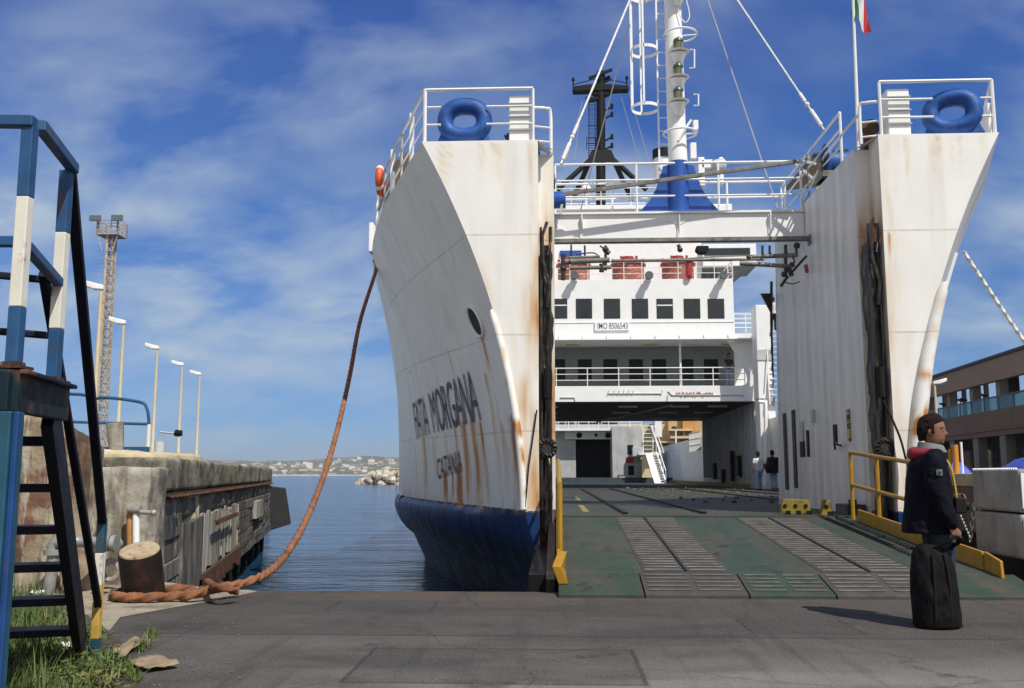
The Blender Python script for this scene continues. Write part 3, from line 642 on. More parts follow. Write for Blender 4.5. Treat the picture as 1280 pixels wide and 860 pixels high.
    a = MB(); a.tube([(CX+s*(hb(16, z)+(.03 if s < 0 else .06)), 16.0, z) for z in zs_], [rad*(.4 if k == 0 else (1 if s < 0 else lerp(.62, 1, min(1, k/12)))) for k in range(25)], 12)
    a.build('knuckle_fender', HULL, ship, smooth=True, rust=lambda p: clamp(1.5*clamp(fbm((p.z*3.2, p.x*5, s*5), 5)+.08)*(1-.6*sstep(2.0, 3.4, p.z)), 0, 1.2))
    if s > 0:
        a = MB(); a.tube([(CX+hb(16, z)+.10, 16.0, z) for z in (4.35, 4.7, 4.95)], .035, 8); a.build('fender_end', WHITE, ship, smooth=True)
    # cable hanging along the front
    a = MB()
    if s > 0: a.tube(catmull([(x, 16.05, 2.5), (x+.18, 15.9, 1.9), (CX+3.05, 15.8, 1.35), (CX+3.2, 15.3, .75)], 5), .018, 6)
    else: a.tube([(CX-2.93, 15.96, 2.35), (CX-3.07, 15.96, 1.4), (CX-3.13, 15.96, .74)], .012, 5)
    a.build('hanging_cable', BLACK, ship)

# things on the starboard inner wall: doors, slots, placards
XI = CX+2.63-.012
def on_wall(name, x0, y0, x1, y1, m, dz=.02, parent=None):
    """flat panel on the inner wall from two photo corners"""
    def hit(px, py):
        d = ray(px, py); t = XI/d.x; return Vector((0, 0, CAMH))+d*t
    p, q = hit(x0, y0), hit(x1, y1); a = MB()
    a.box(XI-dz, XI+.005, min(p.y, q.y), max(p.y, q.y), min(p.z, q.z), max(p.z, q.z)); return a.build(name, m, parent or inn, bevel=.004)
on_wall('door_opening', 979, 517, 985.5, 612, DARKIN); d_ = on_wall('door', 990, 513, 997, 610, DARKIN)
on_wall('placard', 1000, 527, 1004.5, 552, LGREY); on_wall('notice', 1000.5, 552, 1006, 571, BLACK); on_wall('slot_window', 1008.5, 538, 1012, 571, BLACK)
on_wall('slot_window', 1042, 531, 1046.5, 553, BLACK); on_wall('cable_box', 1016, 512, 1018.5, 528, LGREY, .05)
YB = mat('yellow_black_stripe', (0.5, 0.38, 0.12), 0.6, var=0.1, dirt=((0.03, 0.03, 0.03), 1.0, 1.5, (1, 1, 8), 0.49, 0.51))
on_wall('hazard_stripe', 1059, 512, 1063.5, 552, YB)
a = MB(); a.tube([(XI-.05, 18.2, 1.75), (XI-.12, 18.0, 1.85), (XI-.12, 17.6, 1.8)], .02, 6); a.build('hook', BLACK, inn)

# bow platforms: railings, lockers, fairlead rings
def ring_fairlead(name, c, tilt, m):
    a = MB(); rings = []
    N = 40
    for k in range(N):
        th = 2*math.pi*k/N
        e = 2.25
        cx_ = math.copysign(abs(math.cos(th))**(2/e), math.cos(th)); cz = math.copysign(abs(math.sin(th))**(2/e), math.sin(th))
        ctr = Vector((.345*cx_, 0, .275*cz)); outd = Vector((math.cos(th)*1.0, 0, math.sin(th)*1.15)).normalized()
        ring = []
        for j in range(14):
            f = 2*math.pi*j/14
            ring.append(ctr+outd*(.145*math.cos(f))+Vector((0, .19*math.sin(f), 0)))
        rings.append(ring)
    M = Matrix.Rotation(tilt, 3, 'Z')
    a.loft([[Vector(c)+M @ p for p in r] for r in rings], closed=True)
    o = a.build(name, m, ship, smooth=True, angle=80)
    b_ = MB(); b_.prism([Vector(c)+M @ Vector(q) for q in ((-.50, -.03, -.41), (.50, -.03, -.41), (.40, -.03, -.18), (-.40, -.03, -.18))], M @ Vector((0, .3, 0)))
    b_.build('fairlead_base', m, o, bevel=.02)
    return o
for s in (-1, 1):
    front = 16.06
    pc = P(581, 141, 16.25) if s < 0 else P(1190, 135, 16.25)
    ring_fairlead('fairlead_ring', (pc.x, 16.26, ZT+.45), 0.0 if s < 0 else -.35, BLUER)
    # locker
    lx = P(650, 130, 16.2).x if s < 0 else P(1121, 130, 16.2).x
    a = MB(); a.box(lx-.19, lx+.19, 16.12, 16.5, ZT, ZT+.86); o = a.build('locker', WHITEC, ship, bevel=.02)
    a = MB()
    for k in range(3): a.box(lx-.2, lx+.2, 16.08, 16.118, ZT+.22+k*.24, ZT+.235+k*.24)
    a.build('locker_louvre', LGREY, o)
    # rail along the front edge then aft along the flare edge
    xin, xout = CX+s*2.98, CX+s*(hb(16, ZT)-.05)
    a = MB(); a.tube([(xin, front, ZT+.96), (xout, front, ZT+.96)], .03, 6)
    for xx in (xin, xout): a.cyl((xx, front, ZT), (xx, front, ZT+.955), .026, n=6)
    for hh_ in (.32, .64):
        for xx, sg in ((xin, s), (xout, -s)): a.tube([(xx, front, ZT+hh_), (pc.x-sg*.40, front, ZT+hh_)], .02, 6)
    back = [hs(s, y, ZT, -.06) for y in (16.06, 18.2, 20.4, 22.6)]
    rails(a, back, .96, 3, .02, None, .028, .028)
    a.build('bow_rail', RAILW, ship, smooth=True)
    a = MB()
    for y in (17.2, 19.2): p = hs(s, y, ZT, -.06); a.box(p.x-.03, p.x+.03, y-.12, y+.12, ZT, ZT+.95)
    a.build_each('rail_stanchion', RAILW, ship, bevel=.008)
    # lower rail on the inner side
    a = MB()
    a.tube(catmull([(CX+s*2.96, 16.1, ZT+.62), (CX+s*2.76, 16.15, ZT+.62), (CX+s*2.68, 16.2, ZT+.56), (CX+s*2.67, 16.2, ZT-.1)], 5), .03, 8)
    a.tube([(CX+s*2.96, 16.1, ZT+.28), (CX+s*2.67, 16.2, ZT+.28)], .018, 6); a.tube([(CX+s*2.96, 16.1, ZT+.02), (CX+s*2.67, 16.2, ZT+.02)], .018, 6)
    a.tube([(CX+s*2.67, 16.2, ZT+.45), (CX+s*2.67, 18.3, ZT+.45), (CX+s*2.67, 20.0, ZT-.02)], .024, 6)
    rails(a, [(CX+s*2.67, 17.3, ZT-.05), (CX+s*2.67, 19.6, ZT-.05), (CX+s*2.67, 22.0, ZT-.05)], .95, 3, .02, None, .026, .026)
    a.build('inner_rail', RAILW, ship, smooth=True)
    # mooring winch near the inner edge
    a = MB(); wx = CX+s*3.1
    a.cyl((wx-.35, 18.6, ZT+.38), (wx+.35, 18.6, ZT+.38), .20, n=18); a.cyl((wx-.38, 18.6, ZT+.38), (wx-.33, 18.6, ZT+.38), .36, n=20); a.cyl((wx+.33, 18.6, ZT+.38), (wx+.38, 18.6, ZT+.38), .36, n=20)
    o = a.build('winch', BLUER, ship, smooth=True)
    a = MB(); a.box(wx-.5, wx+.5, 18.3, 18.9, ZT, ZT+.12); a.box(wx-.48, wx-.40, 18.5, 18.7, ZT, ZT+.45); a.box(wx+.40, wx+.48, 18.5, 18.7, ZT, ZT+.45); a.build('winch_frame', GREY, o)
    # tangled gear
    a = MB()
    for k in range(9):
        q = [Vector((CX+s*(3.15+random.uniform(0, .35)), 16.3+random.uniform(0, .5), ZT+random.uniform(.02, .3))) for _ in range(4)]; a.tube(catmull(q, 4), .02, 5)
    a.build('coiled_line', GREASE, ship)
a = MB(); c = P(1088, 165, 16.5); a.loft([[c+Vector((r*math.cos(t)+ox, .05*i, r*math.sin(t)+oz)) for t in [2*math.pi*k/16 for k in range(16)]] for i, (r, ox, oz) in enumerate([(.16, 0, .08), (.13, 0, .06), (.08, 0, 0)])]); a.cyl(c+Vector((0, .1, -.35)), c+Vector((0, .1, 0)), .09)
a.build('vent_cowl', RUSTM, ship, smooth=True)
# canvas shade over the starboard winch and port side platform gear
BRN = mat('brown_canvas', (0.13, 0.10, 0.07), 0.9, var=0.25, vs=5)
a = MB(); a.prism([(CX+2.72, 19.3, ZT+.78), (CX+3.3, 18.9, ZT+.72), (CX+3.6, 21.0, ZT+.62), (CX+2.72, 21.9, ZT+.80)], (0, 0, .03)); a.build('canvas_shade', BRN, ship)
a = MB(); a.prism([hs(-1, 18.6, ZT, -.35)+Vector((0, 0, .80)), hs(-1, 18.6, ZT, -.03)+Vector((0, 0, .5)), hs(-1, 22.0, ZT, -.03)+Vector((0, 0, .45)), hs(-1, 22.0, ZT, -.5)+Vector((0, 0, .75))], (.0, 0, .03)); a.build('canvas_shade', BRN, ship)
# flag staff
fp0 = P(1072, 165, 16.6); fp1 = P(1064, -60, 16.6)
a = MB(); a.tube([fp0+Vector((0, 0, -.5)), fp1], [.035, .022], 8); a.build('flagstaff', RAILW, ship, smooth=True)
fl = MB()
q0 = P(1066, -30, 16.58)
def flagp(u, v):
    base = P(1065.5, lerp(-14, 22, v), 16.58); dx = u*(.26+.06*v); return base+Vector((dx, .07*math.sin(u*7+v*3)+.02, -.33*u**1.1-.04*math.sin(u*9+v*2)))
for i in range(3): fl.mi = i; fl.grid(5, 8, lambda u, v: flagp((i+u)/3, v))
tag(fl.build('flag', [mat('flag_green', (.02, .20, .07), .8), mat('flag_white', (.7, .7, .68), .8), mat('flag_red', (.42, .025, .03), .8)], smooth=True), 'limp green, white and red flag hanging from the staff on the starboard bow', 'flag')

# cross beam with catwalk between the towers
YB0 = 19.9; ZB0, ZB1 = 6.13, 6.80
a = MB(); a.box(CX-2.62, CX+2.62, YB0, YB0+.05, ZB0+.004, ZB1-.05); a.box(CX-2.62, CX+2.62, YB0-.06, YB0+1.6, ZB1-.046, ZB1); a.box(CX-2.62, CX+2.62, YB0-.055, YB0+.055, ZB0-.0, ZB0+.003)
bm_ = a.build('cross_beam', WHITEC, ship, bevel=.01)
a = MB()
for h in (-2.05, 0.0, 1.9):
    a.prism([(CX+h, YB0-.005, ZB0+.02), (CX+h, YB0-.005, ZB1-.06), (CX+h, YB0-.10, ZB1-.06), (CX+h, YB0-.10, ZB1-.12)], (.025, 0, 0)); a.box(CX+h-.03, CX+h+.03, YB0-.03, YB0-.003, ZB0, ZB1-.06)
a.prism([(CX-.28, YB0-.015, ZB1-.06), (CX+.28, YB0-.015, ZB1-.06), (CX+.18, YB0-.015, ZB1-.2), (CX, YB0-.015, ZB1-.30), (CX-.18, YB0-.015, ZB1-.2)], (0, .012, 0))
a.build_each('stiffener', WHITEC, bm_)
a = MB(); a.prism([(CX-2.62, YB0-.004, ZB1-.25), (CX-2.62, YB0-.004, ZB0+.0), (CX-2.0, YB0-.004, ZB0+.0)], (0, -.03, 0)); a.build('corner_bracket', WHITEC, bm_)
a = MB(); a.beam((CX-2.62, YB0-.35, ZB0-.03), (CX+2.68, YB0-.35, ZB0-.03), .12, .085); a.box(CX+2.60, CX+2.72, YB0-.45, YB0-.25, ZB0-.16, ZB0+.04); a.build('lock_bar', GREY, bm_, bevel=.006)
a = MB()
for yy, pst in ((YB0+.05, 1.75), (YB0+1.45, 1.3)): rails(a, [(CX-2.6, yy, ZB1), (CX+2.6, yy, ZB1)], 1.08, 3, .022, pst, .026, .028)
a.build('catwalk_rail', RAILW, ship, smooth=True)
# raking spar across the catwalk
p0, p1 = P(703, 243, 19.4), P(1024, 198, 19.4)
a = MB(); a.beam(p0, p1, .07, .08); o = a.build('spar', GREY, ship, bevel=.01)
a = MB(); a.beam(P(994, 205, 19.3), P(1048, 250, 19.3), .05, .05); a.beam(P(1020, 236, 19.3), P(1056, 215, 19.3), .035, .035); a.beam(P(996, 200, 19.3), P(1020, 205, 19.3), .05, .05); a.beam(P(706, 240, 19.4), P(700, 268, 19.4), .06, .05); a.build('spar_strut', LGREY, o)
a = MB(); a.cyl(P(704, 250, 19.5)+Vector((-.25, 0, 0)), P(704, 250, 19.5)+Vector((.05, 0, 0)), .18, n=14); a.build('sheave', BLUEP, ship, smooth=True)
# hydraulic door gear hanging below the beam
a = MB(); Yh = YB0-.4
def hp_(px, py): return P(px, py, Yh)
a.cyl(hp_(706, 327), hp_(762, 325), .055); a.cyl(hp_(712, 335), hp_(764, 334), .042); a.cyl(hp_(764, 326), hp_(955, 324), .03); a.cyl(hp_(712, 322), hp_(750, 321), .03)
a.cyl(hp_(925, 329), hp_(990, 333), .05, .04); a.cyl(hp_(940, 321), hp_(996, 319), .045); a.cyl(hp_(752, 328), hp_(940, 319), .012, n=6)
act = a.build('door_actuator', GREY, ship, smooth=True)
a = MB()
for x0, y0, x1, y1, r in [(714, 306, 714, 328, .02), (757, 307, 757, 338, .03), (731, 307, 731, 320, .02), (953, 307, 953, 322, .025), (982, 306, 982, 345, .035), (995, 306, 996, 320, .025), (962, 307, 962, 318, .025), (750, 307, 756, 312, .02), (756, 312, 762, 317, .05), (848, 306, 850, 312, .04), (985, 333, 990, 345, .05), (985, 345, 976, 358, .03), (990, 340, 1008, 320, .025), (704, 318, 704, 350, .05), (752, 340, 752, 330, .05)]:
    a.cyl(hp_(x0, y0), hp_(x1, y1), r, n=8)
for px, py, r in [(757, 312, .07), (850, 312, .06), (936, 322, .055), (990, 331, .06), (980, 343, .06), (704, 336, .07), (996, 307, .07), (712, 327, .06)]: a.ball(hp_(px, py), r, 10, 6)
a.tube(catmull([hp_(962, 316), hp_(970, 321), hp_(985, 317), hp_(993, 327), hp_(985, 335)], 5), .018, 6); a.tube(catmull([hp_(720, 318), hp_(740, 316), hp_(748, 320), hp_(756, 332)], 5), .015, 6); a.tube(catmull([hp_(978, 352), hp_(990, 355), hp_(1000, 352)], 4), .012, 5)
a.build_each('actuator_fitting', GREASE, act, smooth=True)
a = MB(); a.prism([hp_(871, 307), hp_(886, 307), hp_(886, 313), hp_(882, 316), hp_(874, 316), hp_(870, 312)], (0, .2, 0)); a.build('floodlight', BLACK, ship, bevel=.01)
a = MB(); a.cyl(hp_(1007, 331), hp_(1009, 341), .04, n=8); a.build('warning_lamp', RED, act, smooth=True)
# dark edge bar where the starboard wall ends
a = MB(); a.tube([(CX+2.60, 23.0, 5.9), (CX+2.58, 23.1, 4.9), (CX+2.60, 23.2, 3.6)], [.035, .03, .02], 8); a.prism([(CX+2.35, 23.05, 5.62), (CX+2.64, 23.05, 5.62), (CX+2.6, 23.05, 5.1)], (0, .08, 0)); a.build('door_guide', GREASE, ship)
a = MB()
for k in range(5): a.cyl((CX+2.62, 23.25, 4.8-k*.42), (CX+2.58, 23.25, 4.6-k*.42), .03, n=6)
a.build_each('guide_roller', WHITE, ship)

# foremast on the beam
mY = YB0+.22; mB = Vector((CX+.05, mY, ZB1))
a = MB(); a.tube([mB+Vector((0, 0, 1.05)), mB+Vector((-.02, 0, 2.2)), mB+Vector((-.05, .02, 9.0))], [.205, .20, .17], 20); mast = a.build('foremast', WHITEC, ship, smooth=True)
a = MB(); a.tube([mB, mB+Vector((0, 0, 1.15))], [.215, .215], 20)
prof = [(.98, 0), (.80, .10), (.64, .26), (.50, .48), (.40, .72), (.33, .95), (.20, .98), (.20, 0)]
for sx_ in (-1, 1): a.prism([mB+Vector((sx_*x, -.03, z*1.12)) for x, z in prof], (0, .06, 0))
a.prism([mB+Vector((-.03, x*.7, z)) for x, z in prof], (.06, 0, 0))
a.build('mast_foot', BLUEP, mast, smooth=True, angle=30)
LG = mat('lantern_glass', (0.16, 0.14, 0.07), 0.15, var=0.3, vs=9); LGN = mat('green_lantern_cap', (0.03, 0.10, 0.07), 0.4)
for py in (128, 98, 66, -10):
    c = P(848, py, mY-.28)
    a = MB(); a.cyl(c+Vector((0, 0, -.005)), c+Vector((0, 0, .02)), .21, .24); a.cyl(c+Vector((0, .05, -.28)), c+Vector((0, 0, -.01)), .06, .19); sh = a.build('lantern_bracket', WHITEC, mast, smooth=True)
    a = MB(); a.cyl(c+Vector((0, 0, .03)), c+Vector((0, 0, .25)), .095); a.build('lantern_glass', LG, sh, smooth=True)
    a = MB(); a.cyl(c+Vector((0, 0, .25)), c+Vector((0, 0, .30)), .115, .10); a.cyl(c+Vector((0, 0, .30)), c+Vector((0, 0, .36)), .10, .03); a.cyl(c+Vector((0, 0, .02)), c+Vector((0, 0, .045)), .11)
    for k in range(4): th = k*math.pi/2+.4; a.cyl(c+Vector((.1*math.cos(th), .1*math.sin(th), .03)), c+Vector((.1*math.cos(th), .1*math.sin(th), .26)), .008, n=5)
    a.build('lantern_cage', LGN, sh, smooth=True)
a = MB()
for py in (168, 45): 
    c = P(850, py, mY); a.tube([c+Vector((.36*math.cos(t), .36*math.sin(t)-.05, 0)) for t in [2*math.pi*k/20 for k in range(20)]], .022, 6, closed=True)
    a.cyl(c, c+Vector((.36, -.05, 0)), .018, n=6); a.cyl(c, c+Vector((-.3, -.1, 0)), .018, n=6)
for px, y0, y1 in ((868, 62, 85), (873, 118, 132)): p, q = P(px, y0, mY), P(px, y1, mY); a.tube([p+Vector((-.1, 0, 0)), p, q, q+Vector((-.1, 0, 0))], .018, 6)
a.tube(catmull([P(858, 0, mY-.22), P(862, 20, mY-.22), P(856, 28, mY-.22), P(848, 14, mY-.22), P(848, -5, mY-.22)], 4), .012, 6)
a.tube(catmull([P(864, 150, mY-.2), P(856, 162, mY-.22), P(848, 176, mY-.2)], 4), .03, 6); a.box(*(lambda c: (c.x-.06, c.x+.06, mY-.1, mY+.1, c.z-.35, c.z+.0))(P(866, 180, mY))); a.box(*(lambda c: (c.x-.05, c.x+.05, mY-.1, mY+.1, c.z-.2, c.z+.0))(P(869, 152, mY)))
a.build_each('mast_bracket', WHITEC, mast, smooth=True)
# caged ladder
lx0, lx1 = P(822, 100, mY+.1).x, P(834, 100, mY+.1).x; ly = mY+.1
a = MB()
zb, zt = ZB1+.1, ZB1+8
for x in (lx0, lx1+.02): a.beam((x, ly, zb), (x, ly, zt), .035, .05)
z = zb+.3
while z < zt: a.cyl((lx0, ly, z), (lx1+.02, ly, z), .013, n=6); z += .30
lad = a.build('mast_ladder', WHITEC, mast)
a = MB(); zc = P(822, 133, mY).z
hoops = [zc+k*1.32 for k in range(5)]
def hoop(z): return [Vector((lx0-.28+.30*math.cos(t), ly+.0+.32*math.sin(t), z)) for t in [2*math.pi*k/18 for k in range(18)]]
for z in hoops:
    hpn = hoop(z)
    for i in range(18): a.beam(hpn[i], hpn[(i+1) % 18], .008, .07)
for i in (5, 8, 10, 13): a.beam(hoop(hoops[0])[i], hoop(hoops[-1]+.6)[i], .04, .008)
a.build('ladder_cage', WHITEC, lad)
# stays
def stay(x0, y0, Y0, x1, y1, Y1, r, m, turn=False):
    a = MB(); p, q = P(x0, y0, Y0), P(x1, y1, Y1); a.cyl(p, q, r, n=6)
    if turn:
        d = (q-p).normalized(); a.cyl(p+d*.12, p+d*.55, .04, n=8); a.ball(p+d*.72, .05, 8, 6); a.cyl(p+d*.8, p+d*1.05, .035, n=8)
    return a.build('stay_wire', m, mast, smooth=True)
stay(701, 205, 18.5, 804, -40, 20.4, .022, ROPEW, True); stay(726, 262, 24, 805, -40, 21, .016, WIRE); stay(1030, 162, 18.8, 905, -25, 20.4, .018, ROPEW, True); stay(974, 266, 20.4, 878, -20, 20.5, .014, WIRE)

# ---- ramp
RY = [16.45, 11.1, 10.36]; RZ = [ZD-.02, .19, .035]
def rz(y): return lerp(RZ[0], RZ[1], (RY[0]-y)/(RY[0]-RY[1])) if y > RY[1] else lerp(RZ[1], RZ[2], (RY[1]-y)/(RY[1]-RY[2]))
XL, XR = 0.02, 4.86
def sheet(mb, x0, x1, ya, yb, dz=0.0, th=.05, n=6):
    rings = []
    for k in range(n+1):
        y = lerp(ya, yb, k/n); rings.append([(x0, y, rz(y)+dz-th), (x1, y, rz(y)+dz-th), (x1, y, rz(y)+dz), (x0, y, rz(y)+dz)])
    mb.loft(rings)
cols = [(XL, .95, RAMPG), (.955, 1.98, RAMPS), (1.985, 2.93, RAMPG), (2.935, 4.06, RAMPS), (4.065, XR, RAMPG)]
a = MB(); sheet(a, XL-.0, XR, RY[0]+.1, RY[1]+.01, 0, .16); rm = a.build('loading_ramp', RAMPG, ship, bevel=.01)
for x0, x1, m in cols:
    if m is RAMPS: a = MB(); sheet(a, x0+.03, x1-.02, RY[0]-.15, RY[1]+.05, .006, .004); a.build('tread_plate', RAMPS, rm)
for k, (x0, x1, m) in enumerate(cols):
    if m is RAMPS: x0, x1 = (.93, 2.0) if k == 1 else (2.91, 4.09)
    else: x0, x1 = {0: (XL-.0, .915), 2: (2.015, 2.895), 4: (4.105, XR+.18)}[k]
    a = MB(); sheet(a, x0, x1, RY[1]-.02, RY[2], .004, .045); fp = a.build('ramp_flap', m, rm, bevel=.006)
    if m is RAMPS or k == 2:
        for q0, q1 in ((x0+.05, (x0+x1)/2-.04), ((x0+x1)/2+.04, x1-.05)):
            a = MB(); y = RY[1]-.09
            while y > RY[2]+.06: a.beam((q0, y, rz(y)+.009), (q1, y, rz(y)+.009), .045, .008); y -= .125
            a.build('tread_bars', BARS if k == 3 else STEEL, fp)
# wheel-track bars on the main ramp
for x0, xm, x1 in ((1.0, 1.46, 1.92), (2.98, 3.5, 4.02)):
    for q0, q1 in ((x0, xm-.035), (xm+.035, x1)):
        a = MB(); y = RY[0]-.25
        while y > RY[1]+.08:
            a.beam((q0+random.uniform(0, .02), y, rz(y)+.011), (q1-random.uniform(0, .02), y, rz(y)+.011), .060, .006)
            y -= .19
        a.build('tread_bars', BARS, rm)
    a = MB(); y0, y1 = RY[0]-.2, RY[1]+.06; a.beam((xm, y0, rz(y0)+.012), (xm, y1, rz(y1)+.012), .02, .012); a.build('track_slot', BLACK, rm)
# chain-like rubber studs along the starboard edge
a = MB()
for xx in (4.42, 4.62):
    y = RY[0]-.3
    a.beam((xx, RY[0]-.25, rz(RY[0]-.25)+.004), (xx, 12.15, rz(12.15)+.004), .09, .008)
    while y > 12.2: a.box(xx-.035, xx+.035, y-.035, y+.035, rz(y)+.002, rz(y)+.03); y -= .12
    a.build('ramp_studs', RUBBER, rm); a = MB()
# kerbs and handrails of the ramp
for s, x in ((-1, XL), (1, XR)):
    a = MB(); ya, yb = (15.9, 11.4); a.prism([(x-.02, ya, rz(ya)-.05), (x-.02, yb, rz(yb)-.05), (x-.02, yb, rz(yb)+.20), (x-.02, ya, rz(ya)+.19)], (.04, 0, 0)); kb = a.build('ramp_kerb', YELLOW, rm, bevel=.006)
    a = MB(); a.prism([(x, 11.38, rz(11.38)+.0), (x-s*.02, 10.93, rz(10.93)+.005), (x-s*.02, 10.95, rz(10.93)+.19), (x, 11.38, rz(11.38)+.205)] if s > 0 else
                      [(x-.02, 11.2, rz(11.2)+.01), (x+.0, 10.66, rz(10.66)+.01), (x-.07, 10.64, rz(10.66)+.20), (x-.0, 11.2, rz(11.2)+.22)], (.035 if s > 0 else .10, 0, 0)); a.build('kerb_flap', YELLOW, rm, bevel=.006)
    a = MB(); xr = x+(.03 if s > 0 else .02)
    ys = [16.3, 15.0, 13.6, 12.5] if s > 0 else [16.3, 15.2, 14.0, 12.8, 11.5]
    for y in ys: a.cyl((xr, y, rz(y)-.05), (xr, y, rz(y)+1.08 if s > 0 else rz(y)+.95), .034, n=8)
    for h in ((.55, 1.08) if s > 0 else (.5, .95)): a.tube([(xr, ys[0], rz(ys[0])+h), (xr, ys[-1], rz(ys[-1])+h)], .032, 8)
    a.build('ramp_handrail', YELLOW, rm, smooth=True)
a = MB(); a.prism([(XL-.04, 16.3, -.9), (XL-.04, 11.0, -.05), (XL-.04, 11.0, .12), (XL-.04, 16.3, .5)], (-.10, 0, 0)); a.prism([(XR+.04, 16.3, -.9), (XR+.04, 11.0, -.05), (XR+.04, 11.0, .12), (XR+.04, 16.3, .5)], (.10, 0, 0)); a.build_each('ramp_side_girder', GREASE, rm)
a = MB(); a.box(XL-.35, XL-.15, 11.5, 15.9, -.6, .12); a.build('ramp_side_beam', BLACK, rm)

# ---- car deck
a = MB(); a.box(CX-2.62, CX+2.62, 16.4, 23.3, ZD-.12, ZD); ys = [23.301, 25, 27, 29, 31, 35, 60, 94.9]; ol = [(CX-hb(y, .60)+.12, y) for y in ys]+[(CX+hb(y, .60)-.12, y) for y in ys[::-1]]; a.prism([(x, y, ZD-.12) for x, y in ol], (0, 0, .12))
dk = a.build('car_deck', DECK, ship)
a = MB()
for x0, x1, ya, yb in ((1.16, 1.24, 17.0, 46), (1.62, 2.42, 0, 0), (2.55, 2.65, 17.3, 47), (5.9, 6.02, 24, 47), (7.6, 7.7, 26, 60)):
    if yb: a.box(x0, x1, ya, yb, ZD+.003, ZD+.035)
a.build_each('lashing_rail', BLACK, dk)
a = MB()
for xx in (3.6, 4.4, 5.2, 6.6, 8.4):
    y = 24.0
    while y < 60: a.cyl((xx+random.uniform(-.12, .12), y, ZD+.002), (xx, y, ZD+.03), .05, n=8); y += 2.0
a.build_each('lashing_pot', mat('yellow_lashing_pot', (.11, .09, .03), .8, var=.6), dk)
a = MB()
for x, y0, y1 in ((.55, 18, 22), (.62, 26, 30)): a.box(x-.06, x+.06, y0, y1, ZD+.003, ZD+.006)
a.build_each('lane_marking', mat('worn_yellow_marking', (.30, .24, .06), .8, var=.3, dirt=((.07, .07, .06), 1, 3, (1, 1, 1), .45, .6)), dk)
# yellow deck stoppers
for px0, px1, y0, y1, Y in ((975, 1013, 618, 641, 16.95), (1026, 1040, 624, 647, 16.6)):
    p, q = P(px0, y1, Y), P(px1, y0, Y)
    a = MB(); n = 3 if px1-px0 > 20 else 1; wd = (q.x-p.x)/n
    a.prism([(p.x, Y, ZD-.0), (p.x+.06, Y, ZD+.27), (q.x-.02, Y, ZD+.25), (q.x, Y, ZD)], (0, .12, 0)); o = a.build('deck_stopper', mat('dirty_olive_yellow', (.20, .15, .012), .6, var=.3, vs=6, dirt=((.05, .04, .02), .9, 7, (1, 1, 1), .52, .64)), ship, bevel=.01)
    a = MB()
    for k in range(n): cx_ = p.x+wd*(k+.5); a.cyl((cx_, Y-.012, ZD+.15), (cx_, Y-.002, ZD+.15), .035, n=10); a.box(cx_-.04+wd*.3, cx_+.04+wd*.3, Y-.012, Y-.002, ZD+.003, ZD+.07)
    a.build_each('stopper_hole', BLACK, o)
a = MB(); a.cyl((CX+2.45, 16.9, ZD), (CX+2.45, 16.9, ZD+.26), .07, n=10); a.box(CX+2.3, CX+2.6, 16.7, 17.4, ZD+.002, ZD+.18); a.build('hinge_block', GREASE, ship)

# ---- superstructure
YS = 48.5
a = MB(); HW = 7.62; HU = 6.45
# solid transverse block over the car deck
a.box(CX-HW, CX+HW, YS, 66, 4.93, 5.72)                   # deck slab / white band
a.box(CX-HW, CX+HW, YS+2.6, 66, 5.723, 8.05)               # accommodation behind the balcony
a.box(CX-HU, CX+HU, YS, 64, 8.353, 11.2)                   # window tier
a.box(CX-HW, CX+HW, YS-.05, 65, 8.053, 8.35)               # deck edge over the balcony
a.box(CX-HU, CX+HU, YS-.035, YS-.002, 8.95, 9.0)           # moulding
for s in (-1, 1): a.box(CX+s*HW, CX+s*(HW-.9), YS+.01, YS+2.59, 5.723, 8.05) if s < 0 else None
sup = a.build('superstructure', WHITEC, ship, bevel=.01)
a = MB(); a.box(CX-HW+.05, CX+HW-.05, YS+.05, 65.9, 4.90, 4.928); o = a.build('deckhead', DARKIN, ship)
a = MB()
for x in (-6, -3, 1.2, 3.9, 5.9):
    for y in (51, 56, 61): a.box(CX+x-.5, CX+x+.5, y-.08, y+.08, 4.80, 4.897)
a.build_each('deckhead_lamp', mat('lamp_diffuser', (.55, .56, .52), .5), o)
a = MB(); a.beam((CX+.2, 66, 4.85), (CX+3.4, 50, 4.85), .08, .08); a.build('deckhead_pipe', LGREY, o)
# balcony end plate with the rounded corner
for s in (-1, 1):
    pl = [(7.60, 5.724), (7.60, 8.05), (5.75, 8.05), (6.15, 7.85), (6.45, 7.35), (6.95, 6.35), (7.02, 6.0), (6.95, 5.80), (6.75, 5.724)]
    a = MB(); a.prism([(CX+s*x, YS+.004, z) for x, z in pl], (0, .06, 0)); a.build('balcony_end_plate', WHITEC, sup)
# slanting brackets under the window tier
a = MB()
for k in range(-5, 6): x = CX+k*1.22; a.prism([(x, YS-.06, 8.34), (x, YS-.06, 8.06), (x, YS-.55, 8.06)], (.05, 0, 0))
a.box(CX-HW, CX+HW, YS-.60, YS-.052, 8.0, 8.05); a.build('visor_shelf', WHITEC, sup)
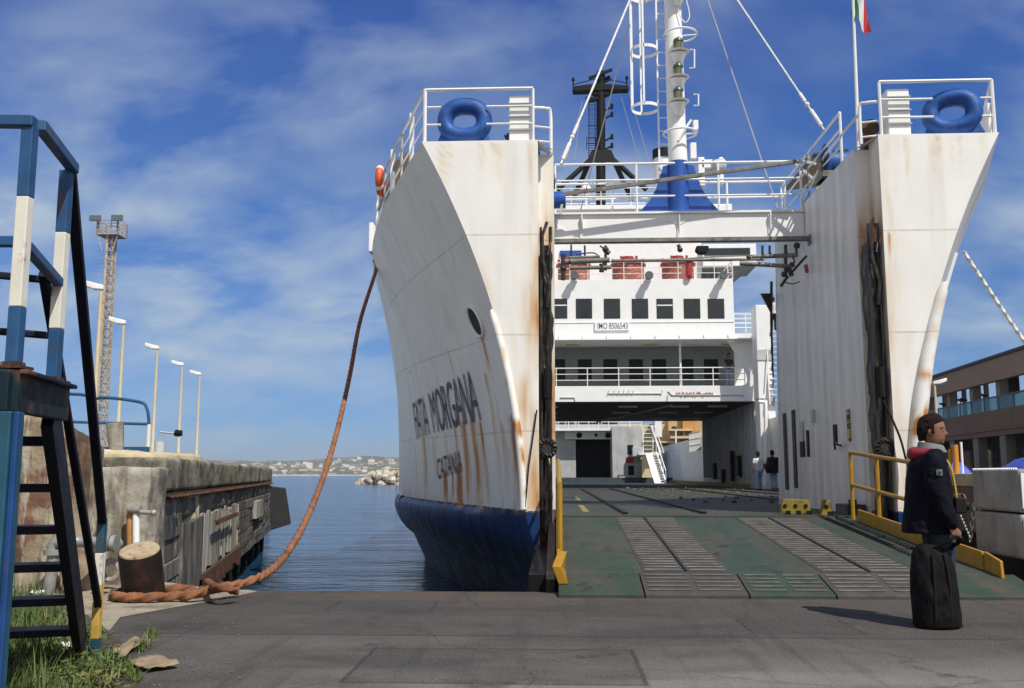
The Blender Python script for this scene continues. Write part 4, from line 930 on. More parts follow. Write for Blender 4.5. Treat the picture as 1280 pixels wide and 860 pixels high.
# balcony contents
a = MB(); rails(a, [(CX-HW+.3, YS+.08, 5.72), (CX+6.9, YS+.08, 5.72)], .92, 3, .022, 1.55, .026, .03); a.build('balcony_rail', RAILW, sup)
a = MB(); a.cyl((P(850, 430, YS+.1).x, YS+.15, 5.73), (P(850, 430, YS+.1).x, YS+.15, 8.04), .06, n=10); a.build('balcony_pillar', WHITEC, sup, smooth=True)
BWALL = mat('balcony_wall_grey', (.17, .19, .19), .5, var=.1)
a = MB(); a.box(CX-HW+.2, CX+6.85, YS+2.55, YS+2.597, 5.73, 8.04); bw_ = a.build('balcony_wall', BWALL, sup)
YW = YS+2.55
for px in (698, 731, 763, 795, 824, 858, 889):
    p, q = P(px-8.5, 476, YW), P(px+8.5, 449, YW); a = MB(); a.box(p.x, q.x, YW-.03, YW-.002, p.z, q.z); a.build('window', mat('dark_green_glass', (.004, .012, .012), .4, spec=.2), bw_, bevel=.02)
a = MB()
for px in (716, 811, 906): p = P(px, 434, YW); a.box(p.x-.35, p.x+.35, YW-1.2, YW-1.0, 7.9, 8.0)
a.build_each('balcony_lamp', mat('yellow_lamp_cover', (.45, .38, .15), .5), bw_)
# upper windows: frame and pane
wf = mat('window_gasket', (.03, .03, .03), .6)
for i, px in enumerate((699, 730, 765, 800, 831, 865, 895)):
    p, q = P(px-9.3, 397.5, YS), P(px+9.3, 374, YS); a = MB(); a.box(p.x-.03, q.x+.03, YS-.022, YS-.002, p.z-.03, q.z+.03); f = a.build('window', wf, sup, bevel=.05)
    a = MB(); a.box(p.x, q.x, YS-.034, YS-.024, p.z, q.z); a.build('pane', GLASS, f, bevel=.03)
    if i in (0, 4): a = MB(); a.box(p.x, q.x, YS-.05, YS-.036, lerp(p.z, q.z, .64), lerp(p.z, q.z, .70)); a.build('sash_bar', WHITEC, f)
# IMO number plate
p, q = P(743.5, 413, YS-.1), P(786.5, 402, YS-.1); a = MB(); a.box(p.x, q.x, YS-.10, YS-.004, p.z, q.z); nb = a.build('number_board', WHITEC, sup, bevel=.01)
text_mesh('IMO 8506543', 1, lambda u, v: Vector((lerp(p.x+.14, q.x-.08, u), YS-.104, lerp(p.z+.07, q.z-.05, v))), bold=.004).build('number_lettering', mat('blue_grey_lettering', (.07, .10, .18), .5), nb, fixn=False)
# pipes and scrawl on the lower white band
a = MB()
def band(px, py): return P(px, py, YS-.03)
for q in ([(835, 489), (840, 494), (929, 494), (929, 497)], [(760, 492), (827, 492)], [(700, 497), (718, 497), (719, 502)], [(835, 494), (834, 500)]): a.tube([band(*k) for k in q], .03, 6)
for x in (760, 767, 773, 779, 785, 791, 827): a.cyl(band(x-1, 494), band(x+1, 488), .025, n=5)
a.build_each('band_pipe', LGREY, sup)
a = MB()
for k in range(26):
    p = band(846+k*1.8, 492+random.uniform(-1.5, 2)); a.box(p.x-.03, p.x+.02, p.y-.003, p.y+.02, p.z-random.uniform(.04, .14), p.z+.05)
a.build('rust_scrape', mat('rust_scrape', (.35, .20, .15), .8, var=.4), sup)
# tier rail, floodlights
a = MB(); rails(a, [(CX-HU, YS+.05, 11.2), (CX+HU, YS+.05, 11.2)], .92, 3, .018, .95, .024, .024); rails(a, [(CX+HU-.02, YS+.1, 11.2), (CX+HU-.02, YS+6, 11.2)], .92, 3, .018, 1.2, .024, .024)
a.build('tier_rail', RAILW, sup)
for px in (718, 811, 904):
    c = P(px, 344, YS-.45); a = MB(); a.cyl(c+Vector((0, -.16, -.04)), c+Vector((0, .16, .04)), .22, .14, 16); f = a.build('floodlight', GREY, sup, smooth=True)
    a = MB(); a.cyl(c+Vector((0, -.175, -.04)), c+Vector((0, -.162, -.04)), .18, n=16); a.build('lens', mat('lamp_lens', (.10, .13, .14), .1), f, smooth=True)
    a = MB(); a.beam(c, (c.x, YS+.02, 11.15), .05, .05); a.box(c.x-.16, c.x+.16, YS-.3, YS+.02, 11.1, 11.2); a.build('lamp_arm', WHITEC, f)
# wheelhouse behind
a = MB(); a.box(CX-5.6, CX+5.6, 53, 62, 11.203, 16.0); a.box(CX-5.0, CX+5.0, 52.4, 62, 16.003, 16.25)
for s in (-1, 1): a.box(CX+s*5.602, CX+s*8.55, 52.6, 55.4, 12.75, 14.0)
wh = a.build('wheelhouse', WHITEC, ship, bevel=.02)
a = MB()
for s in (-1, 1): a.prism([(CX+s*5.61, 52.8, 12.745), (CX+s*8.4, 52.8, 12.745), (CX+s*7.2, 55.2, 11.9), (CX+s*5.61, 55.2, 11.7)], (0, .05, 0)) ; a.box(CX+s*5.61, CX+s*8.5, 52.7, 55.3, 12.70, 12.747)
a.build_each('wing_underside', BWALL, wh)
a = MB()
for k in range(9): x = CX-4.7+k*1.05; a.box(x, x+.85, 52.95, 52.998, 14.3, 15.2)
for s in (-1, 1): a.box(CX+s*5.7, CX+s*8.2, 52.55, 52.598, 13.35, 13.75)
a.box(P(877, 340, 52.9).x, P(884, 340, 52.9).x, 52.94, 52.998, P(880, 349, 52.9).z, P(880, 341, 52.9).z); a.box(P(887, 340, 52.9).x, P(897, 340, 52.9).x, 52.94, 52.998, P(880, 349, 52.9).z, P(880, 341, 52.9).z)
a.build_each('wheelhouse_window', GLASS, wh)
a = MB(); p, q = P(700, 319, 52.7), P(727, 312, 52.7); a.box(p.x, q.x, 52.9, 52.996, p.z, q.z); a.build('blue_band', BLUEP, wh)
a = MB(); rails(a, [(CX-5, 52.5, 16.25), (CX+5, 52.5, 16.25)], 1.0, 3, .022, 1.6, .026, .028); a.build('wheelhouse_rail', RAILW, wh); a = MB(); rails(a, [(CX-7, 60.5, 16.25), (CX+7, 60.5, 16.25)], 2.4, 5, .03, 1.6, .03, .05)
a.build('wheelhouse_rail', RAILW, wh)
for px in (733, 862):
    c = P(px, 258, 52.6); a = MB(); a.ball((c.x, 52.9, 17.3), (.28, .28, .34), 14, 8); a.cyl((c.x, 52.9, 16.25), (c.x, 52.9, 17.1), .06); a.build('antenna_dome', WHITEC, wh, smooth=True)
# radar mast
RM = 57.0; mc = P(750, 200, RM).x
def rp(px, py, dy=0): return P(px, py, RM+dy)
a = MB(); a.tube([Vector((mc, RM, 16.25)), rp(751, 90)], [.30, .26], 12)
a.loft([[rp(x, y, dy) for x, y, dy in ((733, 203, -.4), (771, 203, -.4), (771, 203, .4), (733, 203, .4))], [rp(x, y, dy) for x, y, dy in ((740, 187, -.3), (764, 187, -.3), (764, 187, .3), (740, 187, .3))]])
for x1, y1, dy in ((697, 237, -.6), (808, 237, -.6), (716, 250, 1.5), (790, 250, 1.5)): a.tube([rp(738 if x1 < 750 else 767, 200, 0), rp(x1, y1, dy)], .16, 8)
rmst = a.build('radar_mast', BLACK, ship, smooth=True, angle=50)
a = MB(); a.prism([rp(716, 113, -.3), rp(786, 111, -.3), rp(786, 107, -.3), rp(762, 105, -.3), rp(740, 105, -.3), rp(716, 108, -.3)], (0, .7, 0)); a.prism([rp(737, 113, -.2), rp(767, 113, -.2), rp(759, 118, -.2), rp(744, 118, -.2)], (0, .5, 0))
a.prism([rp(732, 121, -.2), rp(750, 121, -.2), rp(750, 123, -.2), rp(733, 127, -.2)], (0, .3, 0))
for x, y0, y1 in ((716.5, 97, 115), (783.5, 95, 113)): a.cyl(rp(x, y1), rp(x, y0), .05, n=6); a.cyl(rp(x, y0+4), rp(x, y0+1), .10, n=8)
a.tube([rp(716, 106), rp(750, 97), rp(784, 104)], .03, 5)
a.build('mast_yard', BLACK, rmst)
a = MB(); a.beam(rp(736, 98, -.3), rp(765, 87, -.3), .15, .16); a.cyl(rp(751, 100, -.2), rp(751, 92, -.2), .12); a.beam(rp(755, 101), rp(763, 97), .15, .3); a.build('radar_scanner', BLACK, rmst)
a = MB()
for y in (135, 145, 173, 184):
    a.beam(rp(756, y+3), rp(764, y-1), .10, .10); a.cyl(rp(765, y+1), rp(765, y-5), .09, n=8)
a.build_each('signal_lamp', BLACK, rmst)
a = MB()
for x in (736, 744): a.cyl(rp(x, 203), rp(x, 122), .025, n=5)
y = 125
while y < 203: a.cyl(rp(736, y), rp(744, y), .02, n=5); y += 3
for y in (137, 143, 157): a.tube([rp(736, y, -.35), rp(736, y, .35), rp(744, y, .35), rp(744, y, -.35)], .025, 5, closed=True)
rails(a, [rp(733.5, 187, -.4), rp(745, 187, -.4)], .75, 2, .025, None, .025)
a.build('mast_ladder', BLACK, rmst)
a = MB()
for q in ((775, 116, 800, 205), (786, 115, 815, 215), (728, 127, 706, 205), (725, 145, 718, 200)): a.cyl(rp(q[0], q[1]), rp(q[2], q[3]), .018, n=4)
a.build_each('halyard', WIRE, rmst)
a = MB(); a.prism([rp(786, 115), rp(788.5, 121), rp(791, 134), rp(789, 134)], (0, .1, 0)); pen = a.build('pennant', mat('dark_red_cloth', (.12, .01, .02), .8), rmst)
# funnel and deck gear beside the mast
FU = 60; c = P(829, 220, FU)
a = MB(); a.cyl((c.x, FU, 14), (c.x, FU, P(829, 199, FU).z), .60, n=20); fn_ = a.build('funnel', WHITEC, ship, smooth=True)
a = MB(); a.cyl((c.x, FU, P(829, 199, FU).z+.003), (c.x, FU, P(829, 188, FU).z), .66, n=20); a.build('funnel_cap', BLACK, fn_, smooth=True)
a = MB(); p = P(883, 215, 40)
for px, y0, y1, wd in ((877, 196, 232, 3.5), (902, 196, 230, 2), (884, 199, 210, 7)):
    p, q = P(px-wd, y1, 24.0), P(px+wd, y0, 24.0); a.box(p.x, q.x, 24.0, 24.3, p.z, q.z)
a.box(P(872, 0, 24).x, P(906, 0, 24).x, 23.9, 24.3, 7.9, 8.1)
a.build_each('deck_post', WHITEC, ship, bevel=.02)
a = MB(); c = P(897, 208, 24); a.cyl(c+Vector((-.12, 0, 0)), c+Vector((.14, .1, .05)), .16, .20, 16); a.build('searchlight', LGREY, ship, smooth=True)

# ---- right-hand side aft of the balcony: vent trunk, ladders, decks
a = MB(); p, q = P(948.5, 500, 46.5), P(962.5, 381, 46.5); a.box(p.x, q.x, 46.5, 47.6, 4.9, q.z); a.box(p.x+.05, q.x+.1, 46.6, 47.6, ZD, 4.897); vt = a.build('vent_trunk', WHITEC, ship, bevel=.02)
a = MB(); a.box(p.x-.02, q.x+.02, 46.45, 46.499, P(950, 450, 46.5).z, P(950, 437, 46.5).z); a.build('vent_grille', LGREY, vt)
a = MB(); a.tube(catmull([P(948, 502, 46.2), P(955, 503, 46.2), P(957, 509, 46.2), P(957, 608, 46.2)], 4), .09, 10); a.build('down_pipe', WHITEC, ship, smooth=True)
a = MB(); rails(a, [P(918, 415, 50)+Vector((0, 0, -.02)), P(947, 415, 50)+Vector((0, 0, -.02))], 1.0, 4, .02, .6, .022, .024); rails(a, [P(918, 415, 56), P(947, 415, 56)], 1.0, 4, .02, .9, .022, .024); a.build('side_rail', RAILW, ship)
# outboard stair tower seen in the gap
a = MB(); xs0 = P(963, 500, 46).x
for k, z in enumerate((4.6, 8.3)): a.box(xs0, CX+7.9, 46.8, 52, z-.12, z); rails(a, [(xs0, 46.85, z), (CX+7.9, 46.85, z)], 1.0, 4, .018, .55, .02, .022)
for z0, z1 in ((ZD, 4.5), (4.6, 8.2)):
    for k in range(14): z = lerp(z0+.2, z1, k/13); yk = lerp(46.3, 46.7, k/13); a.box(xs0+.05, xs0+.85, yk, yk+.2, z, z+.03)
    for xx in (xs0+.03, xs0+.87): a.beam((xx, 46.3, z0), (xx, 46.9, z1), .04, .15); a.beam((xx, 46.2, z0+1), (xx, 46.8, z1+1), .04, .04)
a.build('side_stairs', RAILW, ship)

# ---- garage side walls below the superstructure (starboard is seen) and ribs
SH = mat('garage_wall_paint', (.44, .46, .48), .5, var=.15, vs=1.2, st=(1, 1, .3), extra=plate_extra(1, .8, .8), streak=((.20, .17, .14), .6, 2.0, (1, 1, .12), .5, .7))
for s in (-1, 1):
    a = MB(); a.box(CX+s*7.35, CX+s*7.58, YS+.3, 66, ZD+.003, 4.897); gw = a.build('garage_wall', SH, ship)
    a = MB(); y = YS+.9
    while y < 66: a.box(CX+s*7.25, CX+s*7.348, y-.05, y+.05, ZD+.5, 4.85); y += .8
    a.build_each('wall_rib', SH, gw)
    a = MB(); a.box(CX+s*7.0, CX+s*7.35, YS+2, 88, ZD+.003, ZD+.22); a.build('side_kerb', mat('dirty_yellow_paint', (.22, .17, .03), .7, var=.4, vs=4), gw)
a = MB()
for y, z0, z1 in ((52, 1.2, 2.3), (54, .9, 2.6), (57, .8, 1.6), (60, 1.0, 2.0)): a.box(CX+7.05, CX+7.24, y, y+.5, z0, z1)
a.build_each('fire_hose_cabinet', BLACK, gw)
# ---- stern: dark garage portal, gantry, stairs
SB = 86.0
GRW = mat('stern_paint', (.42, .43, .43), .5, var=.15, vs=1, streak=((.25, .19, .12), .5, 2, (1, 1, .2), .5, .7))
pd0, pd1 = P(720, 600, SB).x, P(764, 600, SB).x; zd = P(740, 549, SB).z
a = MB(); a.box(-5.3, pd0, SB, SB+1.2, ZD+.003, zd); a.box(pd1, P(781, 600, SB).x, SB, SB+1.2, ZD+.003, zd); a.box(-5.3, P(781, 600, SB).x, SB+.01, SB+1.2, zd+.003, zd+1.3)
a.box(pd1, P(800, 600, SB).x, SB-2.2, SB-.003, ZD+.003, zd+1.0)
st_ = a.build('stern_portal', GRW, ship, bevel=.02)
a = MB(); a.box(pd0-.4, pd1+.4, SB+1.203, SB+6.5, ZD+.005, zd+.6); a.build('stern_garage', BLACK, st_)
a = MB(); p, q = P(706, 549, SB-.4), P(771, 539, SB-.4); a.box(p.x, q.x, SB-.4, SB-.1, p.z, q.z); a.box(-5, P(800, 538, SB).x, SB-1.6, SB-.003, q.z+.003, q.z+.2); gd = a.build('gantry_girder', WHITEC, st_)
a = MB()
for px in (724, 745, 760): c = P(px, 544, SB-.41); a.cyl(c+Vector((0, -.02, 0)), c, .26 if px != 745 else .14, n=14)
a.build_each('lightening_hole', BLACK, gd)
a = MB(); rails(a, [(-5, SB-1.5, q.z+.2), (P(772, 538, SB).x, SB-1.5, q.z+.2), (P(800, 538, SB).x, SB-1.5, q.z+.2)], 1.1, 4, .035, .9, .045, .05)
a.build('gantry_rail', RAILW, st_)
a = MB()
for k in range(7): c = P(703+k*11+random.uniform(-2, 2), 530, SB+1); a.box(c.x-.4, c.x+.3, SB+.6, SB+1.2, q.z+.3, q.z+random.uniform(.9, 1.9))
a.build_each('stern_winch', GREASE, st_)
a = MB()
for c, r in ((P(788, 562, SB-2.25), .35), (P(789, 588, SB-2.25), .35)): a.box(c.x-.25, c.x+.25, SB-2.23, SB-2.203, c.z-.4, c.z+.4)
a.build_each('portal_opening', BLACK, st_)
a = MB(); c = P(787, 575, SB-2.25); a.box(c.x-.3, c.x+.3, SB-2.25, SB-2.204, c.z-.25, c.z+.25); a.build('fire_plan_box', RED, st_)
a = MB(); p, q = P(791, 571, SB-3.2), P(803, 559, SB-3.2); a.box(p.x, q.x, SB-3.2, SB-2.3, p.z, q.z); a.build('control_box', LGREY, st_, bevel=.02)
# white stair from the deck to the stern gantry
sY = SB-6
a = MB(); z0, z1 = ZD, P(805, 566, sY).z
xa0, xb0 = P(816, 606, sY).x, P(830, 606, sY).x; xa1, xb1 = P(808, 566, sY).x, P(822, 566, sY).x
a.prism([(xa0, sY-1.5, z0+.003), (xa0+.55, sY-1.5, z0+.003), (xa1+.55, sY+1, z1), (xa1, sY+1, z1)], (0, .1, 0))
a.beam((xb0, sY-1.5, z0), (xb1, sY+1, z1), .10, .22); 
for k in range(13): t_ = k/12; a.box(lerp(xa0, xa1, t_)+.5, lerp(xb0, xb1, t_), sY-1.5+2.5*t_, sY-1.2+2.5*t_, lerp(z0, z1, t_), lerp(z0, z1, t_)+.09)
a.box(P(800, 566, sY).x, xb1+.3, sY+1, sY+3.5, z1-.15, z1)
o = a.build('stern_stairs', WHITEC, ship)
a = MB(); a.beam((xb0, sY-1.5, z0+1), (xb1, sY+1, z1+1), .06, .06); a.beam((xa1-.3, sY+1, z1+1), (xb1, sY+1, z1+1), .05, .05)
for k in range(5): a.cyl((lerp(xb0, xb1, k/4), sY-1.5+2.5*k/4, lerp(z0, z1, k/4)), (lerp(xb0, xb1, k/4), sY-1.5+2.5*k/4, lerp(z0, z1, k/4)+1), .03, n=5)
p, q = P(804, 566, sY+1.1), P(816, 532, sY+1.1)
for x in (p.x, q.x): a.cyl((x, sY+1.2, z1), (x, sY+1.2, q.z), .06, n=6)
for k in range(8): zz_ = lerp(z1, q.z, k/7); a.beam((p.x, sY+1.2, zz_), (q.x, sY+1.2, zz_), .05, .05)
a.beam(P(814, 532, sY+1.1), P(826, 566, sY+1.1), .10, .16); a.beam(P(818, 532, sY+1.1), P(830, 566, sY+1.1), .08, .08)
a.build('stair_rail', RAILW, o)
a = MB(); rails(a, [P(862, 565, 70), P(876, 563, 66.5)], 1.3, 3, .03, .3, .03, .03); a.build('bulwark_rail', RAILW, ship)
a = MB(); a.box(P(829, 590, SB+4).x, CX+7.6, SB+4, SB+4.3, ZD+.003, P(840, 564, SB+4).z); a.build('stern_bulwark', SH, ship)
a = MB(); c = P(846, 585, SB+3.2); a.cyl((c.x, SB+3.4, ZD), (c.x, SB+3.4, P(846, 538, SB+3.4).z), .07, n=8); a.build('stern_post', WHITEC, ship)
a = MB(); a.box(-5, CX+7.3, 83, 83.4, ZD+.003, ZD+.45); a.build('stern_sill', mat('dark_sill', (.04, .06, .06), .7, var=.3), ship)

# ================================================================== LOOSE THINGS ON THE SHIP
# life ring on the port rail
c = P(483, 228, 20.6); c = hs(-1, 20.9, ZT, -.02); c.z = P(483, 226, 20.9).z
a = MB(); a.tube([c+Vector((0, .28*math.cos(t), .28*math.sin(t))) for t in [2*math.pi*k/28 for k in range(28)]], .085, 10, closed=True)
lr = a.build('life_ring', ORANGE, smooth=True); tag(lr, 'orange life ring with white bands hanging on the port bow rail', 'life ring')
a = MB()
for k in range(4): t = math.pi/4+k*math.pi/2; a.tube([c+Vector((0, .28*math.cos(t+d), .28*math.sin(t+d))) for d in (-.14, 0, .14)], .090, 10)
a.build_each('ring_band', WHITEC, lr, smooth=True)
# red drums of the tier deck
BRK = mat('faded_red_drum', (.26, .075, .05), .7, var=.2, vs=5, dirt=((.55, .42, .33), .7, 4, (1, 1, 3), .56, .62))
for i, (px, lab) in enumerate(((717, 'leftmost red domed drum on the tier below the wheelhouse'), (785, 'middle red domed drum on the tier below the wheelhouse'), (847, 'rightmost red domed drum behind the rail under the cross beam'))):
    c = P(px, 330, 51.3); t = thing('domed_drum', lab, 'drum', (c.x, 51.3, 11.203), 'red domed drums on the tier deck')
    a = MB(); a.cyl((c.x, 51.3, 11.21), (c.x, 51.3, 12.5), .86, n=24); a.build('body', BRK, t, smooth=True)
    a = MB(); pr = [(.98, 12.503), (.95, 12.6), (.75, 12.75), (.4, 12.85), (.33, 12.86), (.33, 13.0), (0.01, 13.02)]
    a.loft([[Vector((c.x+r*math.cos(2*math.pi*k/24), 51.3+r*math.sin(2*math.pi*k/24), z)) for k in range(24)] for r, z in pr])
    for k in range(6): th = k*math.pi/3; a.cyl((c.x+.8*math.cos(th), 51.3+.8*math.sin(th), 12.68), (c.x+.8*math.cos(th), 51.3+.8*math.sin(th), 12.9), .07, n=8)
    a.build('lid', REDF, t, smooth=True)
# red flare box / extinguisher by the rail
c = P(861, 335, YS-.1); a = MB(); a.cyl((c.x, YS-.12, c.z-.42), (c.x, YS-.12, c.z+.30), .17, n=12); a.cyl((c.x, YS-.12, c.z+.30), (c.x, YS-.12, c.z+.44), .24, .15, 12); a.cyl((c.x, YS-.12, c.z-.55), (c.x, YS-.12, c.z-.42), .10, .17, 12)
tag(a.build('fire_extinguisher', RED, smooth=True), 'dark red cylinder strapped to the white rail above the windows', 'extinguisher')
# red barrels at the stern
for px, y0, y1, lab in ((849, 585, 604, 'taller red barrel at the stern beside the white post'), (856, 592, 604.5, 'shorter red barrel at the stern, right of the taller one')):
    Y = 88.5 if px < 850 else 87.2; p, q = P(px, y1, Y), P(px, y0, Y); r = .50 if px < 850 else .36
    a = MB(); a.cyl((p.x, Y, ZD+.003), (p.x, Y, q.z), r, n=18)
    for z in (.33, .66): a.cyl((p.x, Y, lerp(ZD, q.z, z)-.03), (p.x, Y, lerp(ZD, q.z, z)+.03), r+.03, n=18)
    tag(a.build('barrel', RED, smooth=True), lab, 'barrel', 'red barrels at the stern')

# ================================================================== LEFT QUAY AND PIER
def rough_block(poly, z0, z1, name, m, amp=.05, seed=0, step=.14, parent=None, topamp=None):
    """solid with uneven weathered faces: outline extruded, remeshed and displaced by noise"""
    n = len(poly); zt_ = z1 if isinstance(z1, (list, tuple)) else [z1]*n
    b = MB(); b.add([(x, y, z0) for x, y in poly]+[(x, y, z) for (x, y), z in zip(poly, zt_)], [tuple(range(n))[::-1], tuple(range(n, 2*n))]+[(k, (k+1) % n, (k+1) % n+n, k+n) for k in range(n)])
    r = remesh(b, step*.42, 0); o = r.build(name, m, parent, smooth=True, angle=180)
    me = o.data; me.update(); nr = [v.normal.copy() for v in me.vertices]; wo = WL.get(parent, Vector())
    for v, nn in zip(me.vertices, nr):
        p = v.co+wo; k = fbm((p.x*1.7+seed, p.y*1.7, p.z*1.7), 5); k2 = fbm((p.x*7, p.y*7+seed, p.z*7), 3)
        chip = -1.6*max(0, fbm((p.x*2.6, p.y*2.6, p.z*2.6+seed), 3)-.28) if nn.z > .25 or abs(nn.z) > .12 else 0
        v.co += nn*amp*(k+.6*k2+.8*chip)
    me.update(); return o
tag(rough_block([(-6.6, 10.4), (-5.55, 10.45), (-5.16, 10.78), (-5.85, 12.2), (-6.9, 12.2)], -.1, [2.0, 1.92, 1.62, 1.6, 1.95], 'concrete_slab_wall', SLABM, .035, 3), 'tall broken brown stained concrete slab behind the blue stairs', 'wall')
tag(rough_block([(-5.62, 11.25), (-4.78, 11.5), (-4.78, 11.75), (-5.6, 13.2), (-6.0, 13.0), (-5.72, 12.25)], -1.6, 1.36, 'concrete_wall', CONC, .022, 9), 'low pale cracked concrete wall end behind the rusty bollard', 'wall')
tag(rough_block([(-7.6, 13.25), (-5.65, 13.3), (-5.75, 15.5), (-8.0, 15.5)], -1.5, [1.72, 1.58, 1.60, 1.7], 'concrete_block', CONCY, .02, 15), 'yellowish concrete block with the blue railing on top', 'block')
# the timber faced pier
PA, PB = Vector((-4.82, 11.78, 0)), Vector((-9.9, 33.5, 0)); PD = (PB-PA); PLN = PD.length; PD.normalize(); PN = Vector((PD.y, -PD.x, 0))
pier = thing('pier', 'long weathered pier faced with grey timber and concrete beside the dark water', 'pier', (PA.x, PA.y, WZ))
def pp(s_, n_, z): q = PA+PD*s_+PN*n_; return Vector((q.x, q.y, z))
def pb(mb, s0, s1, n0, n1, z0, z1): mb.prism([pp(s0, n0, z0), pp(s1, n0, z0), pp(s1, n1, z0), pp(s0, n1, z0)], (0, 0, z1-z0))
o = rough_block([(p.x, p.y) for p in (pp(0.1, -.35, 0), pp(PLN, -.35, 0), pp(PLN+.5, -2.6, 0), pp(PLN, -5, 0), pp(6, -5, 0), pp(3, -1.2, 0))], -2.5, 1.0, 'pier_core', CONCD, .06, 21, .35, pier)
rough_block([(p.x, p.y) for p in (pp(0.1, -.02, 0), pp(PLN, -.02, 0), pp(PLN, -.9, 0), pp(0.6, -.9, 0))], 1.06, 1.5, 'parapet', mat('mossy_parapet_concrete', (.22, .20, .145), .92, var=.35, vs=2.5, dirt=((.045, .045, .026), .9, 1.1, (1, 1, 1.6), .44, .60), bump=(9, .5, (1, 1, 1)), streak=((.36, .33, .26), .6, 2.2, (1, 1, 1.2), .55, .68)), .012, 31, .09, pier, .03)
rough_block([(p.x, p.y) for p in (pp(0.1, -.10, 0), pp(PLN-.1, -.10, 0), pp(PLN-.1, -.6, 0), pp(0.4, -.6, 0))], .60, .97, 'ledge_beam', CONCD, .05, 41, .2, pier)
a = MB(); pb(a, .1, PLN, -.10, -.01, 1.005, 1.045)
s_ = .4
while s_ < PLN-.3: a.cyl(pp(s_, -.05, 1.02), pp(s_, .05, .985), .022, n=6); s_ += .33
a.build('rusty_rail', RUSTM, pier)
def planks(name, s0, s1, z0, z1, wd, vert=True, n0=-.08, jz=.08, skip=.05, m=None):
    mb = MB()
    if vert:
        s_ = s0
        while s_ < s1:
            w_ = wd*random.uniform(.8, 1.25)
            if random.random() > skip:
                j = random.uniform(-.012, .012); zb = z0+random.uniform(-jz, jz); zt = z1+random.uniform(-jz*.4, jz*.4); b0 = mb
                pts = [pp(s_, n0+j, zb), pp(s_+w_*.93, n0+j, zb+random.uniform(-.04, .04)), pp(s_+w_*.93, n0+j, zt), pp(s_, n0+j, zt+random.uniform(-.03, .03))]
                mb.prism(pts, PN*-.12)
            s_ += w_
    else:
        z = z0
        while z < z1:
            w_ = wd*random.uniform(.7, 1.3); q = s0+random.uniform(-.3, .1)
            while q < s1:
                L = random.uniform(1.2, 3.2); j = random.uniform(-.018, .018)
                if random.random() > skip: mb.prism([pp(q, n0+j, z), pp(min(q+L, s1+.1), n0+j, z+random.uniform(-.04, .04)), pp(min(q+L, s1+.1), n0+j, z+w_*.92), pp(q, n0+j, z+w_*.92)], PN*-.14)
                q += L+random.uniform(.02, .1)
            z += w_
    mb.build(name, m or WOOD, pier, bevel=.008)
planks('timber_facing', 4.2, 10.8, -.35, .62, .34)
planks('timber_facing', .3, 2.0, -.6, .55, .28, False, -.10, skip=.08, m=WOODD)
planks('timber_facing', 2.05, 4.15, -.5, .60, .30, True, -.06, skip=.08, m=WOODD)
planks('timber_facing', 10.9, PLN-.2, -.65, .58, .17, False, -.04, skip=.04, m=WOODD)
planks('timber_facing', 14.5, 16.6, .10, .56, .45, True, .06, .0, skip=0)
a = MB()
for k in range(26): s_ = 4.3+k*.25; a.beam(pp(s_, -.02, -.36), pp(s_+.02, -.0, -.62+random.uniform(-.1, .05)), .05, .05)
pb(a, 4.2, 10.9, -.06, .0, -.42, -.34); pb(a, 5.3, 9.2, .0, .05, .44, .48)
for k in range(16): a.beam(pp(5.4+k*.25, .03, .48), pp(5.4+k*.25, .05, .40), .04, .05)
a.build('rusty_bars', RUSTM, pier)
a = MB()
for s_ in [1.2+k*2.3 for k in range(10)]: a.cyl(pp(s_, -.45, -3), pp(s_, -.38, .2), .20, n=10)
a.build_each('pier_pile', BLACK, pier)
# hanging fender plate at the end
a = MB(); a.prism([pp(PLN-.4, -.12, .90), pp(PLN-.1, .44, .82), pp(PLN, .66, -.42), pp(PLN-.3, .0, -.62)], PD*.4); a.build('end_fender', RUBBER, pier, bevel=.03)
# mole behind with the lamps
a = MB(); a.prism([(-13.2, 22, -3), (-19.6, 66, -3), (-60, 70, -3), (-60, 16, -3), (-10, 16, -3)], (0, 0, 4.55)); kind(a.build('mole_pavement', CONC))
# blue railing on the block
r0, r1 = P(70, 560, 14.0), P(183, 562, 14.0)
t = thing('railing', 'blue pipe railing with one white banded post on the yellowish concrete block', 'railing', (r1.x, 14.0, 1.6))
zt0 = P(183, 500, 14.0).z; zm = P(183, 530, 14).z
a = MB(); a.tube(catmull([(r0.x-1.5, 14, P(60, 491, 14).z), (P(100, 493, 14).x, 14, P(100, 493, 14).z), (P(116, 500, 14).x, 14, P(116, 505, 14).z), (P(118, 500, 14).x, 14, P(118, 520, 14).z)], 4), .024, 8)
a.tube(catmull([(P(116, 505, 14.05).x, 14.05, P(116, 510, 14).z), (P(122, 499, 14).x, 14.05, P(122, 497, 14).z), (P(172, 500, 14).x, 14.05, P(172, 502, 14).z), (P(182, 510, 14).x, 14.05, P(182, 511, 14).z), (r1.x, 14.05, zm)], 5), .024, 8)
a.tube([(r0.x-1.5, 14, P(60, 523, 14).z), (r1.x, 14.05, zm)], .022, 8); a.build('rail_pipe', STAIRB, t, smooth=True)
a = MB(); a.box(r0.x-1.5, r1.x+.02, 14.0, 14.06, 1.56, 1.69); a.build('bottom_plate', STAIRB, t)
a = MB(); a.cyl((r1.x, 14.05, 1.69), (r1.x, 14.05, zm-.003), .028, n=8); a.build('white_post', POSTW, t, smooth=True)
